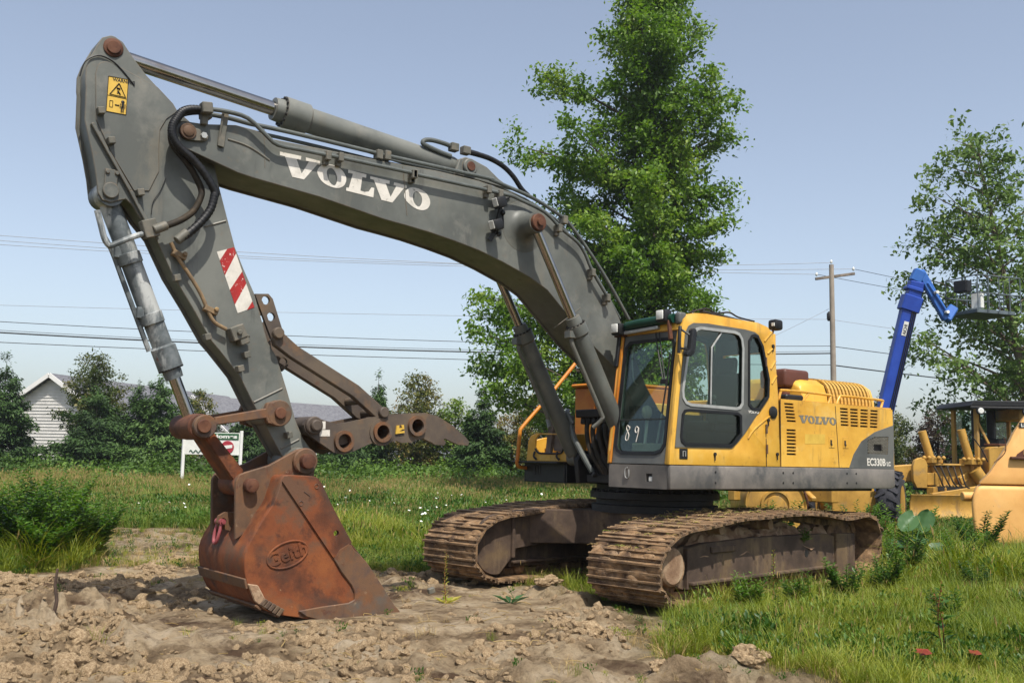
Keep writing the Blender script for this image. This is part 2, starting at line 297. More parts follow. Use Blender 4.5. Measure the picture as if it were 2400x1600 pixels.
# outlines of the machine parts, in metres, in the plane of the boom (x forward, z up)
TR = {
 'boom': [(6.418,4.483),(6.361,4.504),(6.175,4.517),(5.878,4.575),(5.687,4.567),(5.502,4.518),(4.959,4.529),(4.276,4.542),(3.607,4.567),(3.065,4.559),(2.604,4.506),(2.292,4.42),(2.035,4.321),(1.85,4.218),(1.662,4.097),(1.505,3.969),(1.31,3.735),(1.104,3.503),(0.931,3.253),(0.726,2.902),(0.451,2.428),(0.187,2.095),(0.164,1.936),(0.299,1.825),(0.485,1.872),(0.743,2.307),(0.953,2.601),(1.387,2.888),(1.839,3.262),(2.062,3.448),(2.31,3.562),(2.704,3.688),(3.042,3.776),(3.367,3.833),(3.703,3.881),(3.99,3.909),(4.252,3.931),(4.983,4.037),(5.68,4.1),(5.833,4.121),(6.149,4.202),(6.314,4.245),(6.398,4.271),(6.444,4.322),(6.453,4.407)],
 'boom_pin': [(6.335,4.405)],
 'boom_link': [(6.398,4.38),(6.377,4.441),(6.327,4.457),(6.267,4.455),(6.163,4.431),(6.143,4.404),(6.169,4.349),(6.33,4.328),(6.376,4.344)],
 'let_V1': [(5.428,4.408),(5.204,4.408),(5.207,4.369),(5.252,4.369),(5.191,4.235),(5.12,4.368),(5.152,4.371),(5.154,4.405),(4.999,4.399),(5.002,4.359),(5.029,4.359),(5.164,4.181),(5.289,4.184),(5.374,4.372),(5.426,4.372)],
 'let_O1': [(5.026,4.278),(5.015,4.322),(4.977,4.363),(4.918,4.384),(4.838,4.384),(4.756,4.353),(4.709,4.292),(4.707,4.245),(4.728,4.199),(4.778,4.167),(4.848,4.159),(4.929,4.176),(4.99,4.216)],
 'let_O1i': [(4.922,4.289),(4.916,4.327),(4.887,4.351),(4.851,4.344),(4.822,4.308),(4.807,4.264),(4.81,4.217),(4.829,4.183),(4.864,4.188),(4.899,4.223)],
 'let_L': [(4.685,4.372),(4.479,4.362),(4.48,4.326),(4.524,4.327),(4.54,4.182),(4.49,4.176),(4.443,4.19),(4.413,4.238),(4.381,4.237),(4.388,4.137),(4.701,4.153),(4.699,4.186),(4.672,4.186),(4.632,4.34),(4.685,4.339)],
 'let_V2': [(4.431,4.352),(4.203,4.347),(4.205,4.312),(4.251,4.313),(4.186,4.178),(4.12,4.308),(4.153,4.31),(4.149,4.341),(3.994,4.334),(3.998,4.304),(4.026,4.304),(4.162,4.122),(4.292,4.128),(4.39,4.323),(4.431,4.325)],
 'let_O2': [(4.023,4.226),(4.008,4.273),(3.965,4.313),(3.899,4.329),(3.808,4.319),(3.738,4.282),(3.702,4.223),(3.706,4.168),(3.744,4.122),(3.811,4.101),(3.891,4.112),(3.97,4.152),(4.011,4.189)],
 'let_O2i': [(3.917,4.23),(3.908,4.271),(3.875,4.294),(3.835,4.279),(3.805,4.24),(3.803,4.186),(3.824,4.143),(3.858,4.135),(3.892,4.161),(3.913,4.197)],
 'arm': [(7.016,5.185),(6.979,5.183),(6.91,5.152),(6.809,5.026),(6.683,4.895),(6.537,4.776),(6.391,4.636),(6.221,4.527),(6.115,4.385),(6.015,4.212),(5.948,3.972),(5.859,3.703),(5.771,3.441),(5.674,3.244),(5.555,3.02),(5.398,2.574),(5.295,2.429),(5.189,2.155),(5.068,1.826),(4.983,1.659),(4.866,1.525),(4.829,1.422),(4.879,1.326),(4.968,1.297),(5.059,1.325),(5.202,1.494),(5.504,1.959),(5.661,2.224),(5.872,2.453),(5.954,2.534),(6.143,2.821),(6.34,3.098),(6.525,3.434),(6.662,3.577),(6.744,3.688),(6.795,3.726),(6.848,3.705),(6.919,3.673),(6.996,3.683),(7.036,3.745),(7.064,3.908),(7.109,4.095),(7.187,4.37),(7.196,4.666),(7.203,4.703),(7.207,4.83),(7.178,4.939),(7.131,5.05),(7.09,5.144)],
 'arm_panel': [(7.096,4.392),(7.127,4.802),(7.117,4.865),(7.093,4.911),(7.048,4.933),(6.992,4.933),(6.798,4.876),(6.58,4.808),(6.433,4.688),(6.389,4.625),(6.484,4.531),(6.537,4.416),(6.537,4.263),(6.523,4.031),(6.599,3.835),(6.732,3.811),(6.949,4.117)],
 'arm_diag': [(7.129,4.345),(6.77,3.804),(6.589,3.514),(6.504,3.397)],
 'decal_warn': [(7.016,4.803),(6.845,4.813),(6.846,4.487),(7.016,4.482)],
 'decal_stripe': [(5.944,3.371),(5.782,3.438),(5.549,2.888),(5.711,2.816)],
 'lugs': [(7.068,4.463),(6.965,4.215),(6.688,3.797),(6.318,3.071),(6.006,2.56),(5.623,2.425),(5.677,2.291),(5.159,1.688)],
 'arm_top_pin': [(6.99,5.075)],
 'bcyl_pin': [(6.932,3.778)],
 'arm_welds': [(5.506,1.986),(5.226,2.132),(5.212,1.555),(5.029,1.65),(6.074,3.59),(5.875,3.677)],
 'hoseA': [(6.219,4.632),(6.309,4.606),(6.387,4.567),(6.442,4.488),(6.471,4.39),(6.46,4.29),(6.406,4.22),(6.29,4.101),(6.218,4.002),(6.164,3.897),(6.172,3.814),(6.226,3.692),(6.33,3.594),(6.444,3.526),(6.548,3.474)],
 'hoseB': [(6.227,4.629),(6.327,4.611),(6.405,4.567),(6.45,4.496),(6.485,4.417),(6.479,4.327),(6.415,4.24),(6.291,4.154),(6.174,4.044),(6.068,3.898),(6.066,3.847),(6.094,3.72),(6.169,3.596),(6.281,3.467),(6.366,3.4)],
 'pipe_arm': [(6.396,3.383),(6.374,3.346),(6.341,3.281),(6.287,3.208),(6.179,3.07),(6.09,2.94),(6.021,2.806),(5.954,2.701),(5.836,2.646)],
 'valve': [(5.736,2.62)],
 'pipe_low': [(6.541,3.474),(6.643,3.424),(6.753,3.372),(6.861,3.308),(6.923,3.275),(6.956,3.299),(6.982,3.348),(7.016,3.458),(7.051,3.567)],
 'linkarm': [(5.318,1.887)],
 'linkpin': [(6.042,1.739)],
 'bucklink': [(5.579,1.213)],
 'armtip': [(5.042,1.442)],
 'lever': [(5.439,1.929),(5.936,1.825),(5.932,1.752),(5.434,1.837)],
 'conrod': [(5.884,1.693),(5.572,1.345),(5.636,1.217),(5.695,1.277),(5.963,1.638)],
 'bucket_ear': [(5.705,1.248),(5.676,1.31),(5.618,1.333),(5.389,1.4),(5.175,1.518),(5.114,1.552),(5.03,1.566),(4.95,1.529),(4.923,1.445),(4.928,1.224),(5.231,0.97),(5.468,0.85),(5.683,0.721)],
 'bucket_side': [(5.351,1.302),(5.25,1.314),(5.043,1.303),(4.993,1.268),(4.96,1.216),(4.863,1.029),(4.631,0.67),(4.463,0.494),(4.144,0.064),(4.088,-0.021),(4.124,-0.079),(4.499,-0.081),(4.885,-0.035),(5.158,0.029),(5.335,0.065),(5.48,0.121),(5.589,0.203),(5.661,0.363),(5.694,0.539),(5.677,0.658),(5.604,0.797),(5.511,0.954),(5.439,1.063),(5.392,1.198)],
 'bucket_wear': [(4.675,0.677),(4.615,0.617),(4.462,0.483),(4.145,0.066),(4.104,-0.015),(4.498,-0.08),(4.884,-0.03),(5.163,0.089),(4.651,0.126),(4.589,0.185),(4.629,0.289),(4.826,0.544)],
 'bucket_upper': [(5.374,1.257),(5.35,1.304),(5.043,1.299),(4.973,1.233),(4.862,1.03),(4.639,0.682),(4.827,0.55)],
 'bucket_hole': [(4.808,0.776)],
 'emblem': [(5.284,0.597),(5.089,0.66),(5.474,0.542),(5.32,0.705),(5.249,0.483)],
 'digits': [(5.032,1.214),(5.126,1.145),(5.183,1.059)],
 'side_wear': [(5.548,0.176),(5.499,0.226),(5.297,0.111),(5.347,0.049)],
 'shackle': [(5.675,0.842),(5.691,0.648)],
 'thumb': [(5.028,1.789),(4.997,1.846),(4.929,1.87),(4.851,1.852),(4.675,1.809),(4.596,1.823),(4.305,1.888),(4.104,1.926),(3.828,1.952),(3.65,1.965),(3.495,1.936),(3.298,1.843),(3.124,1.724),(3.075,1.671),(3.093,1.635),(3.216,1.641),(3.311,1.673),(3.386,1.702),(3.477,1.684),(3.531,1.649),(3.585,1.666),(3.658,1.694),(3.729,1.685),(3.816,1.652),(3.921,1.642),(3.991,1.663),(4.076,1.638),(4.151,1.607),(4.261,1.634),(4.31,1.618),(4.487,1.542),(4.582,1.511),(4.695,1.531),(4.808,1.599),(4.935,1.673),(5.006,1.727)],
 'thumb_holes': [(4.925,1.786),(4.596,1.643),(4.165,1.746),(3.756,1.822)],
 'thumb_mark': [(3.997,1.818),(3.914,1.829),(3.902,1.747),(4.007,1.732)],
 'thumb_decal': [(4.849,1.828),(4.797,1.833),(4.796,1.755),(4.846,1.753),(4.856,1.746),(4.747,1.749),(4.744,1.687),(4.854,1.684)],
 'brace': [(5.342,2.686),(5.289,2.67),(5.117,2.544),(4.436,2.204),(4.121,1.977),(4.095,1.926),(4.155,1.872),(4.232,1.891),(4.505,2.091),(5.188,2.433),(5.357,2.538),(5.375,2.599)],
 'brace_pins': [(5.341,2.651),(4.158,1.946)],
 'thumb_bracket': [(5.54,3.023),(5.404,3.038),(5.357,2.994),(5.244,2.706),(5.234,2.65),(5.327,2.557),(5.41,2.733)],
 'thumb_bracket_holes': [(5.427,2.972),(5.367,2.818)],
 'lug_eye': [(5.268,2.451),(5.177,2.458),(5.114,2.415),(5.12,2.372),(5.185,2.306),(5.227,2.385)],
 'lug_eye_hole': [(5.179,2.399)],
 'pipe1': [(6.221,4.638),(6.15,4.646),(5.995,4.659),(5.792,4.642),(5.612,4.523),(5.484,4.448),(5.248,4.448),(4.975,4.453),(4.816,4.457),(3.978,4.46),(3.911,4.453),(3.013,4.454),(2.999,4.451),(2.677,4.446),(2.541,4.423),(2.181,4.341),(1.932,4.187),(1.677,4.063),(1.547,3.934),(1.436,3.751),(1.191,3.467),(1.145,3.405)],
 'pipe2': [(6.197,4.614),(6.126,4.627),(5.937,4.633),(5.743,4.624),(5.578,4.628),(5.31,4.63),(4.918,4.626),(4.346,4.616),(4.217,4.614),(2.953,4.619),(2.901,4.612),(2.671,4.576),(2.274,4.503),(1.859,4.362),(1.688,4.258),(1.425,4.015),(1.11,3.688),(0.74,3.239)],
 'clampA': [(4.955,4.443),(4.816,4.457),(3.95,4.45),(3.961,4.446),(2.99,4.46),(2.83,4.435),(1.963,4.182),(1.436,3.726),(1.19,3.45)],
 'clampB': [(4.335,4.609),(4.239,4.619),(1.817,4.328)],
 'boss': [(2.421,4.123),(2.203,4.229)],
 'boom_cyl_pin': [(2.442,4.138)],
 'lamp1': [(2.864,4.326)],
 'lamp2': [(2.904,4.065)],
 'loop': [(3.331,4.83),(3.464,4.845),(3.643,4.879),(3.702,4.898),(3.68,4.938),(3.575,4.96),(3.408,4.954),(3.298,4.936),(3.138,4.932),(2.963,4.926),(3.097,4.925),(2.832,4.915),(2.617,4.861),(2.456,4.763),(2.333,4.639),(2.23,4.576)],
 'ac_bracket': [(3.268,4.793),(3.187,4.833),(3.094,4.828),(2.886,4.775),(2.71,4.665),(2.493,4.577),(2.669,4.577),(3.326,4.611)],
 'acpin': [(3.137,4.726)],
 'cab_side': [(1.284,1.475),(1.271,1.651),(1.172,2.356),(1.091,2.982),(1.057,3.091),(0.988,3.152),(0.868,3.183),(0.676,3.194),(0.136,3.183),(-0.236,3.179),(-0.41,3.144),(-0.498,3.08),(-0.544,2.891),(-0.578,2.514),(-0.599,2.292),(-0.617,1.472)],
 'cab_gray': [(1.199,1.665),(0.261,1.674),(0.152,1.748),(0.023,1.86),(-0.223,2.112),(-0.398,2.28),(-0.416,2.58),(-0.328,2.811),(-0.235,3.027),(-0.159,3.058),(0.01,3.073),(0.677,3.082),(0.901,3.066),(0.985,3.023),(1.036,2.936)],
 'win_door': [(0.892,2.955),(0.85,2.995),(0.781,3.013),(0.213,3.018),(0.131,3.001),(0.085,2.949),(0.064,2.841),(0.084,2.195),(0.121,2.151),(0.185,2.136),(0.952,2.145),(1.027,2.166),(1.069,2.216),(1.077,2.296),(0.994,2.707)],
 'win_low': [(1.077,2.021),(1.044,2.062),(0.986,2.071),(0.167,2.071),(0.112,2.043),(0.111,1.839),(0.242,1.722),(0.296,1.709),(1.036,1.705),(1.093,1.741),(1.102,1.781)],
 'win_quarter': [(-0.102,2.997),(-0.149,3.013),(-0.206,3.0),(-0.291,2.895),(-0.401,2.504),(-0.388,2.305),(-0.224,2.142),(-0.101,2.149),(-0.046,2.195),(-0.054,2.937)],
 'sash': [(0.421,2.998),(0.591,2.81),(0.611,2.164)],
 'cab_panel_line': [(-0.032,1.789),(-0.145,1.901),(-0.414,2.058),(-0.531,2.113),(-0.561,2.189),(-0.35,2.963),(-0.488,3.088),(-0.406,2.817),(-0.534,2.915),(-0.461,2.633),(-0.551,2.74),(-0.478,2.459),(-0.568,2.565)],
 'handle': [(1.126,1.65),(0.994,1.653),(0.994,1.539),(1.126,1.537)],
 'capround': [(-0.492,2.117)],
 'cab_small_text': [(-0.032,2.11),(-0.195,2.108),(-0.195,2.089),(-0.032,2.091)],
 'mirror': [(1.095,2.955),(1.029,2.955),(1.037,2.833),(1.062,2.704),(1.129,2.659),(1.178,2.666),(1.17,2.707),(1.129,2.745)],
 'lampr': [(-0.68,3.204)],
 'side_panel': [(-0.639,2.289),(-1.758,2.287),(-3.027,2.262),(-3.045,1.476),(-0.625,1.473)],
 'seams': [(-1.738,2.253),(-1.799,1.475)],
 'slots1': [(-0.696,2.228),(-0.898,2.23),(-0.735,1.913),(-0.943,1.92)],
 'slotrows': [(-0.797,2.233),(-0.804,2.193),(-0.813,2.151),(-0.825,2.11),(-0.832,2.07),(-0.843,2.028),(-0.836,1.916),(-0.835,1.876),(-0.84,1.834),(-0.839,1.792),(-0.838,1.75),(-0.837,1.707),(-0.836,1.667),(-0.836,1.626)],
 'slotgrid': [(-1.925,2.225),(-2.144,2.225),(-2.372,2.226),(-2.597,2.228),(-1.936,2.019),(-2.149,2.016),(-2.358,2.015),(-2.58,2.016)],
 'side_word': [(-0.986,2.105),(-1.748,2.104),(-1.745,2.012),(-1.036,2.014)],
 'rear_gray': [(-2.009,1.466),(-2.114,1.646),(-2.293,1.819),(-2.593,1.947),(-3.034,2.053),(-3.022,1.467)],
 'mesh': [(-2.425,1.831),(-2.591,1.887),(-2.91,1.896),(-2.885,1.66),(-2.419,1.66)],
 'model_word': [(-2.403,1.622),(-2.822,1.621),(-2.817,1.506),(-2.399,1.507),(-2.851,1.581),(-2.94,1.513)],
 'patch': [(-1.105,1.877),(-1.515,1.889),(-1.511,1.766),(-1.103,1.756)],
 'latches': [(-1.651,1.789),(-1.948,1.788)],
 'rail1': [(-0.719,2.32),(-0.758,2.378),(-0.848,2.407),(-1.711,2.397),(-1.766,2.367),(-1.714,2.297)],
 'rail1b': [(-1.317,2.401),(-1.182,2.303)],
 'rail2': [(-1.89,2.305),(-1.963,2.377),(-2.077,2.4),(-2.879,2.389),(-2.939,2.366),(-2.891,2.301)],
 'hood_rib_top': [(-2.083,2.647),(-2.199,2.65),(-2.612,2.644),(-3.009,2.642),(-3.218,2.371)],
 'hood_front': [(-1.606,2.633),(-2.069,2.654)],
 'muffler': [(-1.413,2.72),(-1.93,2.738),(-1.925,2.508),(-1.409,2.479)],
 'rail_far': [(0.906,1.361),(0.97,1.385),(1.08,1.396),(1.112,1.445),(1.099,1.555),(1.075,1.839),(1.03,1.927),(0.749,2.2),(0.557,2.387),(0.077,2.883)],
}
# ------------------------------------------------------------------ mesh helpers
X, Y, Z = Vector((1, 0, 0)), Vector((0, 1, 0)), Vector((0, 0, 1))
def perp(d):
    a = Z if abs(d.z) < 0.9 else X
    u = d.cross(a).normalized()
    return u, d.cross(u).normalized()
class MB:
    """Collects shapes into one mesh."""
    def __init__(s):
        s.v, s.f = [], []
    def add(s, vs, fs):
        k = len(s.v)
        s.v += [tuple(v) for v in vs]
        s.f += [tuple(k + i for i in f) for f in fs]
        return s
    def prism2(s, poly, o, u, v, n, d0, d1, holes=()):
        loops = [list(poly)] + [list(h) for h in holes]
        o, u, v, n = Vector(o), Vector(u), Vector(v), Vector(n)
        flat = [p for l in loops for p in l]
        N = len(flat)
        vs = [o + u * p[0] + v * p[1] + n * d for d in (d0, d1) for p in flat]
        fs = []
        if holes:
            for t in tessellate_polygon([[Vector((p[0], p[1], 0)) for p in l] for l in loops]):
                fs.append(tuple(t))
                fs.append(tuple(N + i for i in reversed(t)))
        else:
            fs.append(tuple(range(N)))
            fs.append(tuple(N + i for i in reversed(range(N))))
        k = 0
        for l in loops:
            m = len(l)
            for i in range(m):
                j = (i + 1) % m
                fs.append((k + i, k + j, N + k + j, N + k + i))
            k += m
        return s.add(vs, fs)
    def prism(s, poly, y0, y1, holes=()):
        return s.prism2(poly, (0, 0, 0), X, Z, Y, y0, y1, holes)
    def slab(s, poly, z0, z1, holes=()):
        return s.prism2(poly, (0, 0, 0), X, Y, Z, z0, z1, holes)
    def box(s, c, size, rot=None):
        a, b, d = [q / 2 for q in size]
        M = rot or Matrix.Identity(3)
        c = Vector(c)
        vs = [c + M @ Vector((x * a, y * b, z * d)) for x in (-1, 1) for y in (-1, 1) for z in (-1, 1)]
        return s.add(vs, [(0, 1, 3, 2), (4, 6, 7, 5), (0, 4, 5, 1), (2, 3, 7, 6), (0, 2, 6, 4), (1, 5, 7, 3)])
    def bar(s, p0, p1, wd, ht, up=None):
        p0, p1 = Vector(p0), Vector(p1)
        d = p1 - p0
        L = d.length
        d.normalize()
        up = Vector(up) if up else (Z if abs(d.z) < 0.95 else X)
        r = d.cross(up).normalized()
        q = r.cross(d)
        return s.box((p0 + p1) / 2, (L, wd, ht), Matrix((d, r, q)).transposed())
    def cyl(s, p0, p1, r0, r1=None, n=20, cap=True):
        p0, p1 = Vector(p0), Vector(p1)
        r1 = r0 if r1 is None else r1
        d = (p1 - p0).normalized()
        u, v = perp(d)
        vs = []
        for p, r in ((p0, r0), (p1, r1)):
            for i in range(n):
                a = 2 * math.pi * i / n
                vs.append(p + (u * math.cos(a) + v * math.sin(a)) * r)
        fs = [(i, (i + 1) % n, n + (i + 1) % n, n + i) for i in range(n)]
        if cap:
            fs += [tuple(reversed(range(n))), tuple(range(n, 2 * n))]
        return s.add(vs, fs)
    def lathe(s, p0, axis, prof, n=24):
        """prof: list of (distance along the axis, radius)."""
        p0, d = Vector(p0), Vector(axis).normalized()
        u, v = perp(d)
        vs = []
        for t, r in prof:
            for i in range(n):
                a = 2 * math.pi * i / n
                vs.append(p0 + d * t + (u * math.cos(a) + v * math.sin(a)) * r)
        fs = []
        for k in range(len(prof) - 1):
            for i in range(n):
                j = (i + 1) % n
                fs.append((k * n + i, k * n + j, (k + 1) * n + j, (k + 1) * n + i))
        fs.append(tuple(reversed(range(n))))
        fs.append(tuple(range((len(prof) - 1) * n, len(prof) * n)))
        return s.add(vs, fs)
    def tube(s, path, r, n=10, sub=4, rads=None):
        P = smooth_path([Vector(p) for p in path], sub) if sub > 1 else [Vector(p) for p in path]
        m = len(P)
        T = [(P[min(i + 1, m - 1)] - P[max(i - 1, 0)]).normalized() for i in range(m)]
        u, _ = perp(T[0])
        vs = []
        for i in range(m):
            u = (u - T[i] * u.dot(T[i])).normalized()
            v = T[i].cross(u)
            rr = r if rads is None else rads[0] + (rads[1] - rads[0]) * i / (m - 1)
            for k in range(n):
                a = 2 * math.pi * k / n
                vs.append(P[i] + (u * math.cos(a) + v * math.sin(a)) * rr)
        fs = [(i * n + k, i * n + (k + 1) % n, (i + 1) * n + (k + 1) % n, (i + 1) * n + k) for i in range(m - 1) for k in range(n)]
        fs += [tuple(reversed(range(n))), tuple(range((m - 1) * n, m * n))]
        return s.add(vs, fs)
    def ball(s, c, r, n=10, squash=(1, 1, 1)):
        c = Vector(c)
        vs, fs = [], []
        for i in range(n + 1):
            t = math.pi * i / n
            for k in range(2 * n):
                a = math.pi * k / n
                vs.append(c + Vector((math.sin(t) * math.cos(a) * squash[0], math.sin(t) * math.sin(a) * squash[1], math.cos(t) * squash[2])) * r)
        for i in range(n):
            for k in range(2 * n):
                j = (k + 1) % (2 * n)
                fs.append((i * 2 * n + k, (i + 1) * 2 * n + k, (i + 1) * 2 * n + j, i * 2 * n + j))
        return s.add(vs, fs)
    def mesh(s, name, mat, bevel=0.0, smooth=35, seg=1):
        me = bpy.data.meshes.new(name)
        me.from_pydata(s.v, [], s.f)
        bm = bmesh.new()
        bm.from_mesh(me)
        bmesh.ops.remove_doubles(bm, verts=bm.verts, dist=1e-5)
        bmesh.ops.recalc_face_normals(bm, faces=bm.faces)
        if bevel:
            es = [e for e in bm.edges if len(e.link_faces) == 2 and e.calc_face_angle(0) > R(25)]
            bmesh.ops.bevel(bm, geom=es, offset=bevel, segments=seg, affect='EDGES', clamp_overlap=True, profile=0.5)
        bm.to_mesh(me)
        bm.free()
        me.materials.append(MATS[mat])
        if smooth:
            me.polygons.foreach_set('use_smooth', [True] * len(me.polygons))
            me.set_sharp_from_angle(angle=R(smooth))
        return me
    def build(s, name, mat, parent=None, bevel=0.0, smooth=35, seg=1):
        return link(name, s.mesh(name, mat, bevel, smooth, seg), parent)
def smooth_path(P, sub):
    out = []
    m = len(P)
    for i in range(m - 1):
        a, b, c, d = P[max(i - 1, 0)], P[i], P[i + 1], P[min(i + 2, m - 1)]
        for k in range(sub):
            t = k / sub
            out.append(0.5 * (2 * b + (c - a) * t + (2 * a - 5 * b + 4 * c - d) * t * t + (3 * b - a - 3 * c + d) * t ** 3))
    out.append(P[-1])
    return out
def link(name, me, parent=None, loc=None):
    o = bpy.data.objects.new(name, me)
    ROOT.objects.link(o)
    o.parent = parent
    if loc is not None:
        o.location = loc
    return o
def tag(o, label=None, cat=None, group=None, kind=None):
    for k, v in (('label', label), ('category', cat), ('group', group), ('kind', kind)):
        if v:
            o[k] = v
    return o
def thing(name, label, cat, loc=(0, 0, 0), group=None, rz=0):
    o = bpy.data.objects.new(name, None)
    ROOT.objects.link(o)
    o.empty_display_size = 0.3
    o.location = loc
    o.rotation_euler = (0, 0, rz)
    return tag(o, label, cat, group)
def inset(poly, d):
    """Move a simple polygon's edges inwards by d."""
    n = len(poly)
    ar = sum(poly[i][0] * poly[(i + 1) % n][1] - poly[(i + 1) % n][0] * poly[i][1] for i in range(n))
    sg = 1 if ar > 0 else -1
    out = []
    for i in range(n):
        a, b, c = Vector(poly[i - 1]), Vector(poly[i]), Vector(poly[(i + 1) % n])
        e1, e2 = (b - a).normalized(), (c - b).normalized()
        n1, n2 = Vector((-e1.y, e1.x)) * sg, Vector((-e2.y, e2.x)) * sg
        m = n1 + n2
        if m.length < 1e-6:
            m = n1
        m.normalize()
        k = d / max(0.35, m.dot(n1))
        out.append((b.x + m.x * k, b.y + m.y * k))
    return out
def ring(c, r, n=18):
    return [(c[0] + r * math.cos(2 * math.pi * i / n), c[1] + r * math.sin(2 * math.pi * i / n)) for i in range(n)]
def densify(poly, closed=True, sub=3):
    P = [Vector((p[0], p[1], 0)) for p in poly]
    n = len(P)
    out = []
    for i in range(n):
        a, b, c, d = P[i - 1], P[i], P[(i + 1) % n], P[(i + 2) % n]
        for k in range(sub):
            t = k / sub
            q = 0.5 * (2 * b + (c - a) * t + (2 * a - 5 * b + 4 * c - d) * t * t + (3 * b - a - 3 * c + d) * t ** 3)
            out.append((q.x, q.y))
    return out
def text_mesh(txt, size, depth, bold=0.0, sx=1.0, align='LEFT'):
    """Filled letters in the local XY plane, as a mesh."""
    cu = bpy.data.curves.new('lettering', 'FONT')
    cu.body = txt
    cu.size = size
    cu.extrude = depth
    cu.offset = bold
    cu.align_x = align
    ob = bpy.data.objects.new('lettering', cu)
    ROOT.objects.link(ob)
    bpy.context.view_layer.update()
    dg = bpy.context.evaluated_depsgraph_get()
    me = bpy.data.meshes.new_from_object(ob.evaluated_get(dg))
    bpy.data.objects.remove(ob)
    bpy.data.curves.remove(cu)
    if sx != 1.0:
        me.transform(Matrix.Diagonal((sx, 1, 1, 1)))
    return me
def frame(o, u, v):
    u, v = Vector(u).normalized(), Vector(v).normalized()
    n = u.cross(v)
    return Matrix.Translation(Vector(o)) @ Matrix((u, v, n)).transposed().to_4x4()
def put_text(name, txt, o, u, v, size, mat, parent, bold=0.0, sx=1.0, depth=0.001, align='LEFT', width=None):
    me = text_mesh(txt, size, depth, bold, sx, align)
    if width:
        xs = [q.co.x for q in me.vertices]
        me.transform(Matrix.Diagonal((width / (max(xs) - min(xs)), 1, 1, 1)))
    me.transform(frame(o, u, v))
    me.materials.clear()
    me.materials.append(MATS[mat])
    return link(name, me, parent)

# value noise for terrain, in metres
_rs = np.random.RandomState(11)
_G = _rs.rand(256, 256)
def vnoise(x, y, f):
    x, y = np.asarray(x) * f + 1000.3, np.asarray(y) * f + 1000.7
    xi, yi = np.floor(x).astype(int), np.floor(y).astype(int)
    tx, ty = x - xi, y - yi
    tx, ty = tx * tx * (3 - 2 * tx), ty * ty * (3 - 2 * ty)
    g = lambda i, j: _G[(xi + i) % 256, (yi + j) % 256]
    return (g(0, 0) * (1 - tx) + g(1, 0) * tx) * (1 - ty) + (g(0, 1) * (1 - tx) + g(1, 1) * tx) * ty - 0.5
def inpoly(x, y, poly):
    x, y = np.asarray(x, float), np.asarray(y, float)
    r = np.zeros(x.shape, bool)
    n = len(poly)
    for i in range(n):
        x0, y0 = poly[i]
        x1, y1 = poly[(i + 1) % n]
        c = ((y0 > y) != (y1 > y))
        with np.errstate(divide='ignore', invalid='ignore'):
            r ^= c & (x < (x1 - x0) * (y - y0) / (y1 - y0 + 1e-12) + x0)
    return r
def segdist(x, y, poly):
    d = np.full(np.shape(x), 1e9)
    n = len(poly)
    for i in range(n):
        ax, ay = poly[i]
        bx, by = poly[(i + 1) % n]
        vx, vy = bx - ax, by - ay
        t = np.clip(((x - ax) * vx + (y - ay) * vy) / (vx * vx + vy * vy + 1e-9), 0, 1)
        d = np.minimum(d, np.hypot(x - ax - t * vx, y - ay - t * vy))
    return d
DIRT = [(12, -2), (9.0, -3.0), (7.6, -3.9), (6.4, -4.3), (5.6, -4.6), (4.8, -4.2), (3.56, -3.6), (2.8, -2.5), (2.2, -2.1), (1.75, -1.2), (1.6, -0.2), (1.75, 0.9), (2.0, 1.9), (2.8, 2.9), (3.5, 3.6), (3.35, 4.0), (3.3, 4.5), (3.2, 5.0), (5, 9), (14, 9)]
BARE = [(5.7, -4.2), (5.3, -6.5), (4.9, -9.0), (3.6, -11.0), (2.2, -10.5), (2.0, -8.0), (2.9, -5.5), (3.2, -3.5)]
def dirt_mask(x, y):
    """1 on bare earth, 0 in the grass, with a ragged edge between them."""
    jx, jy = x + 0.5 * vnoise(x, y, 1.1) + 0.25 * vnoise(x + 9, y, 3.1), y + 0.5 * vnoise(x, y + 31, 1.1) + 0.25 * vnoise(x, y + 7, 3.1)
    m = np.zeros(np.shape(x))
    for p, wd, top in ((DIRT, 0.8, 1.0), (BARE, 1.3, 0.8)):
        d = segdist(jx, jy, p)
        m = np.maximum(m, top * np.clip(0.5 + np.where(inpoly(jx, jy, p), d, -d) / wd, 0, 1))
    return m
LUMPS = [(6.02, -1.55, .22, .11), (3.67, 2.83, .30, .10), (3.3, 2.95, .22, .06), (3.45, 4.2, .30, .09), (3.75, 4.05, .25, .07), (3.2, 4.75, .3, .10), (2.0, .35, .22, .15), (6.6, -2.6, .3, .12), (7.0, -1.2, .4, .10), (7.3, -.2, .35, .12), (7.4, .9, .4, .10), (6.6, .4, .3, .08), (4.1, -.5, .35, .07), (4.6, 3.6, .3, .08), (2.6, 1.9, .3, .10), (6.9, .1, .28, .12), (7.55, .35, .3, .13), (7.2, 1.3, .3, .1), (6.7, -.6, .3, .1), (2.1, .95, .25, .12)]
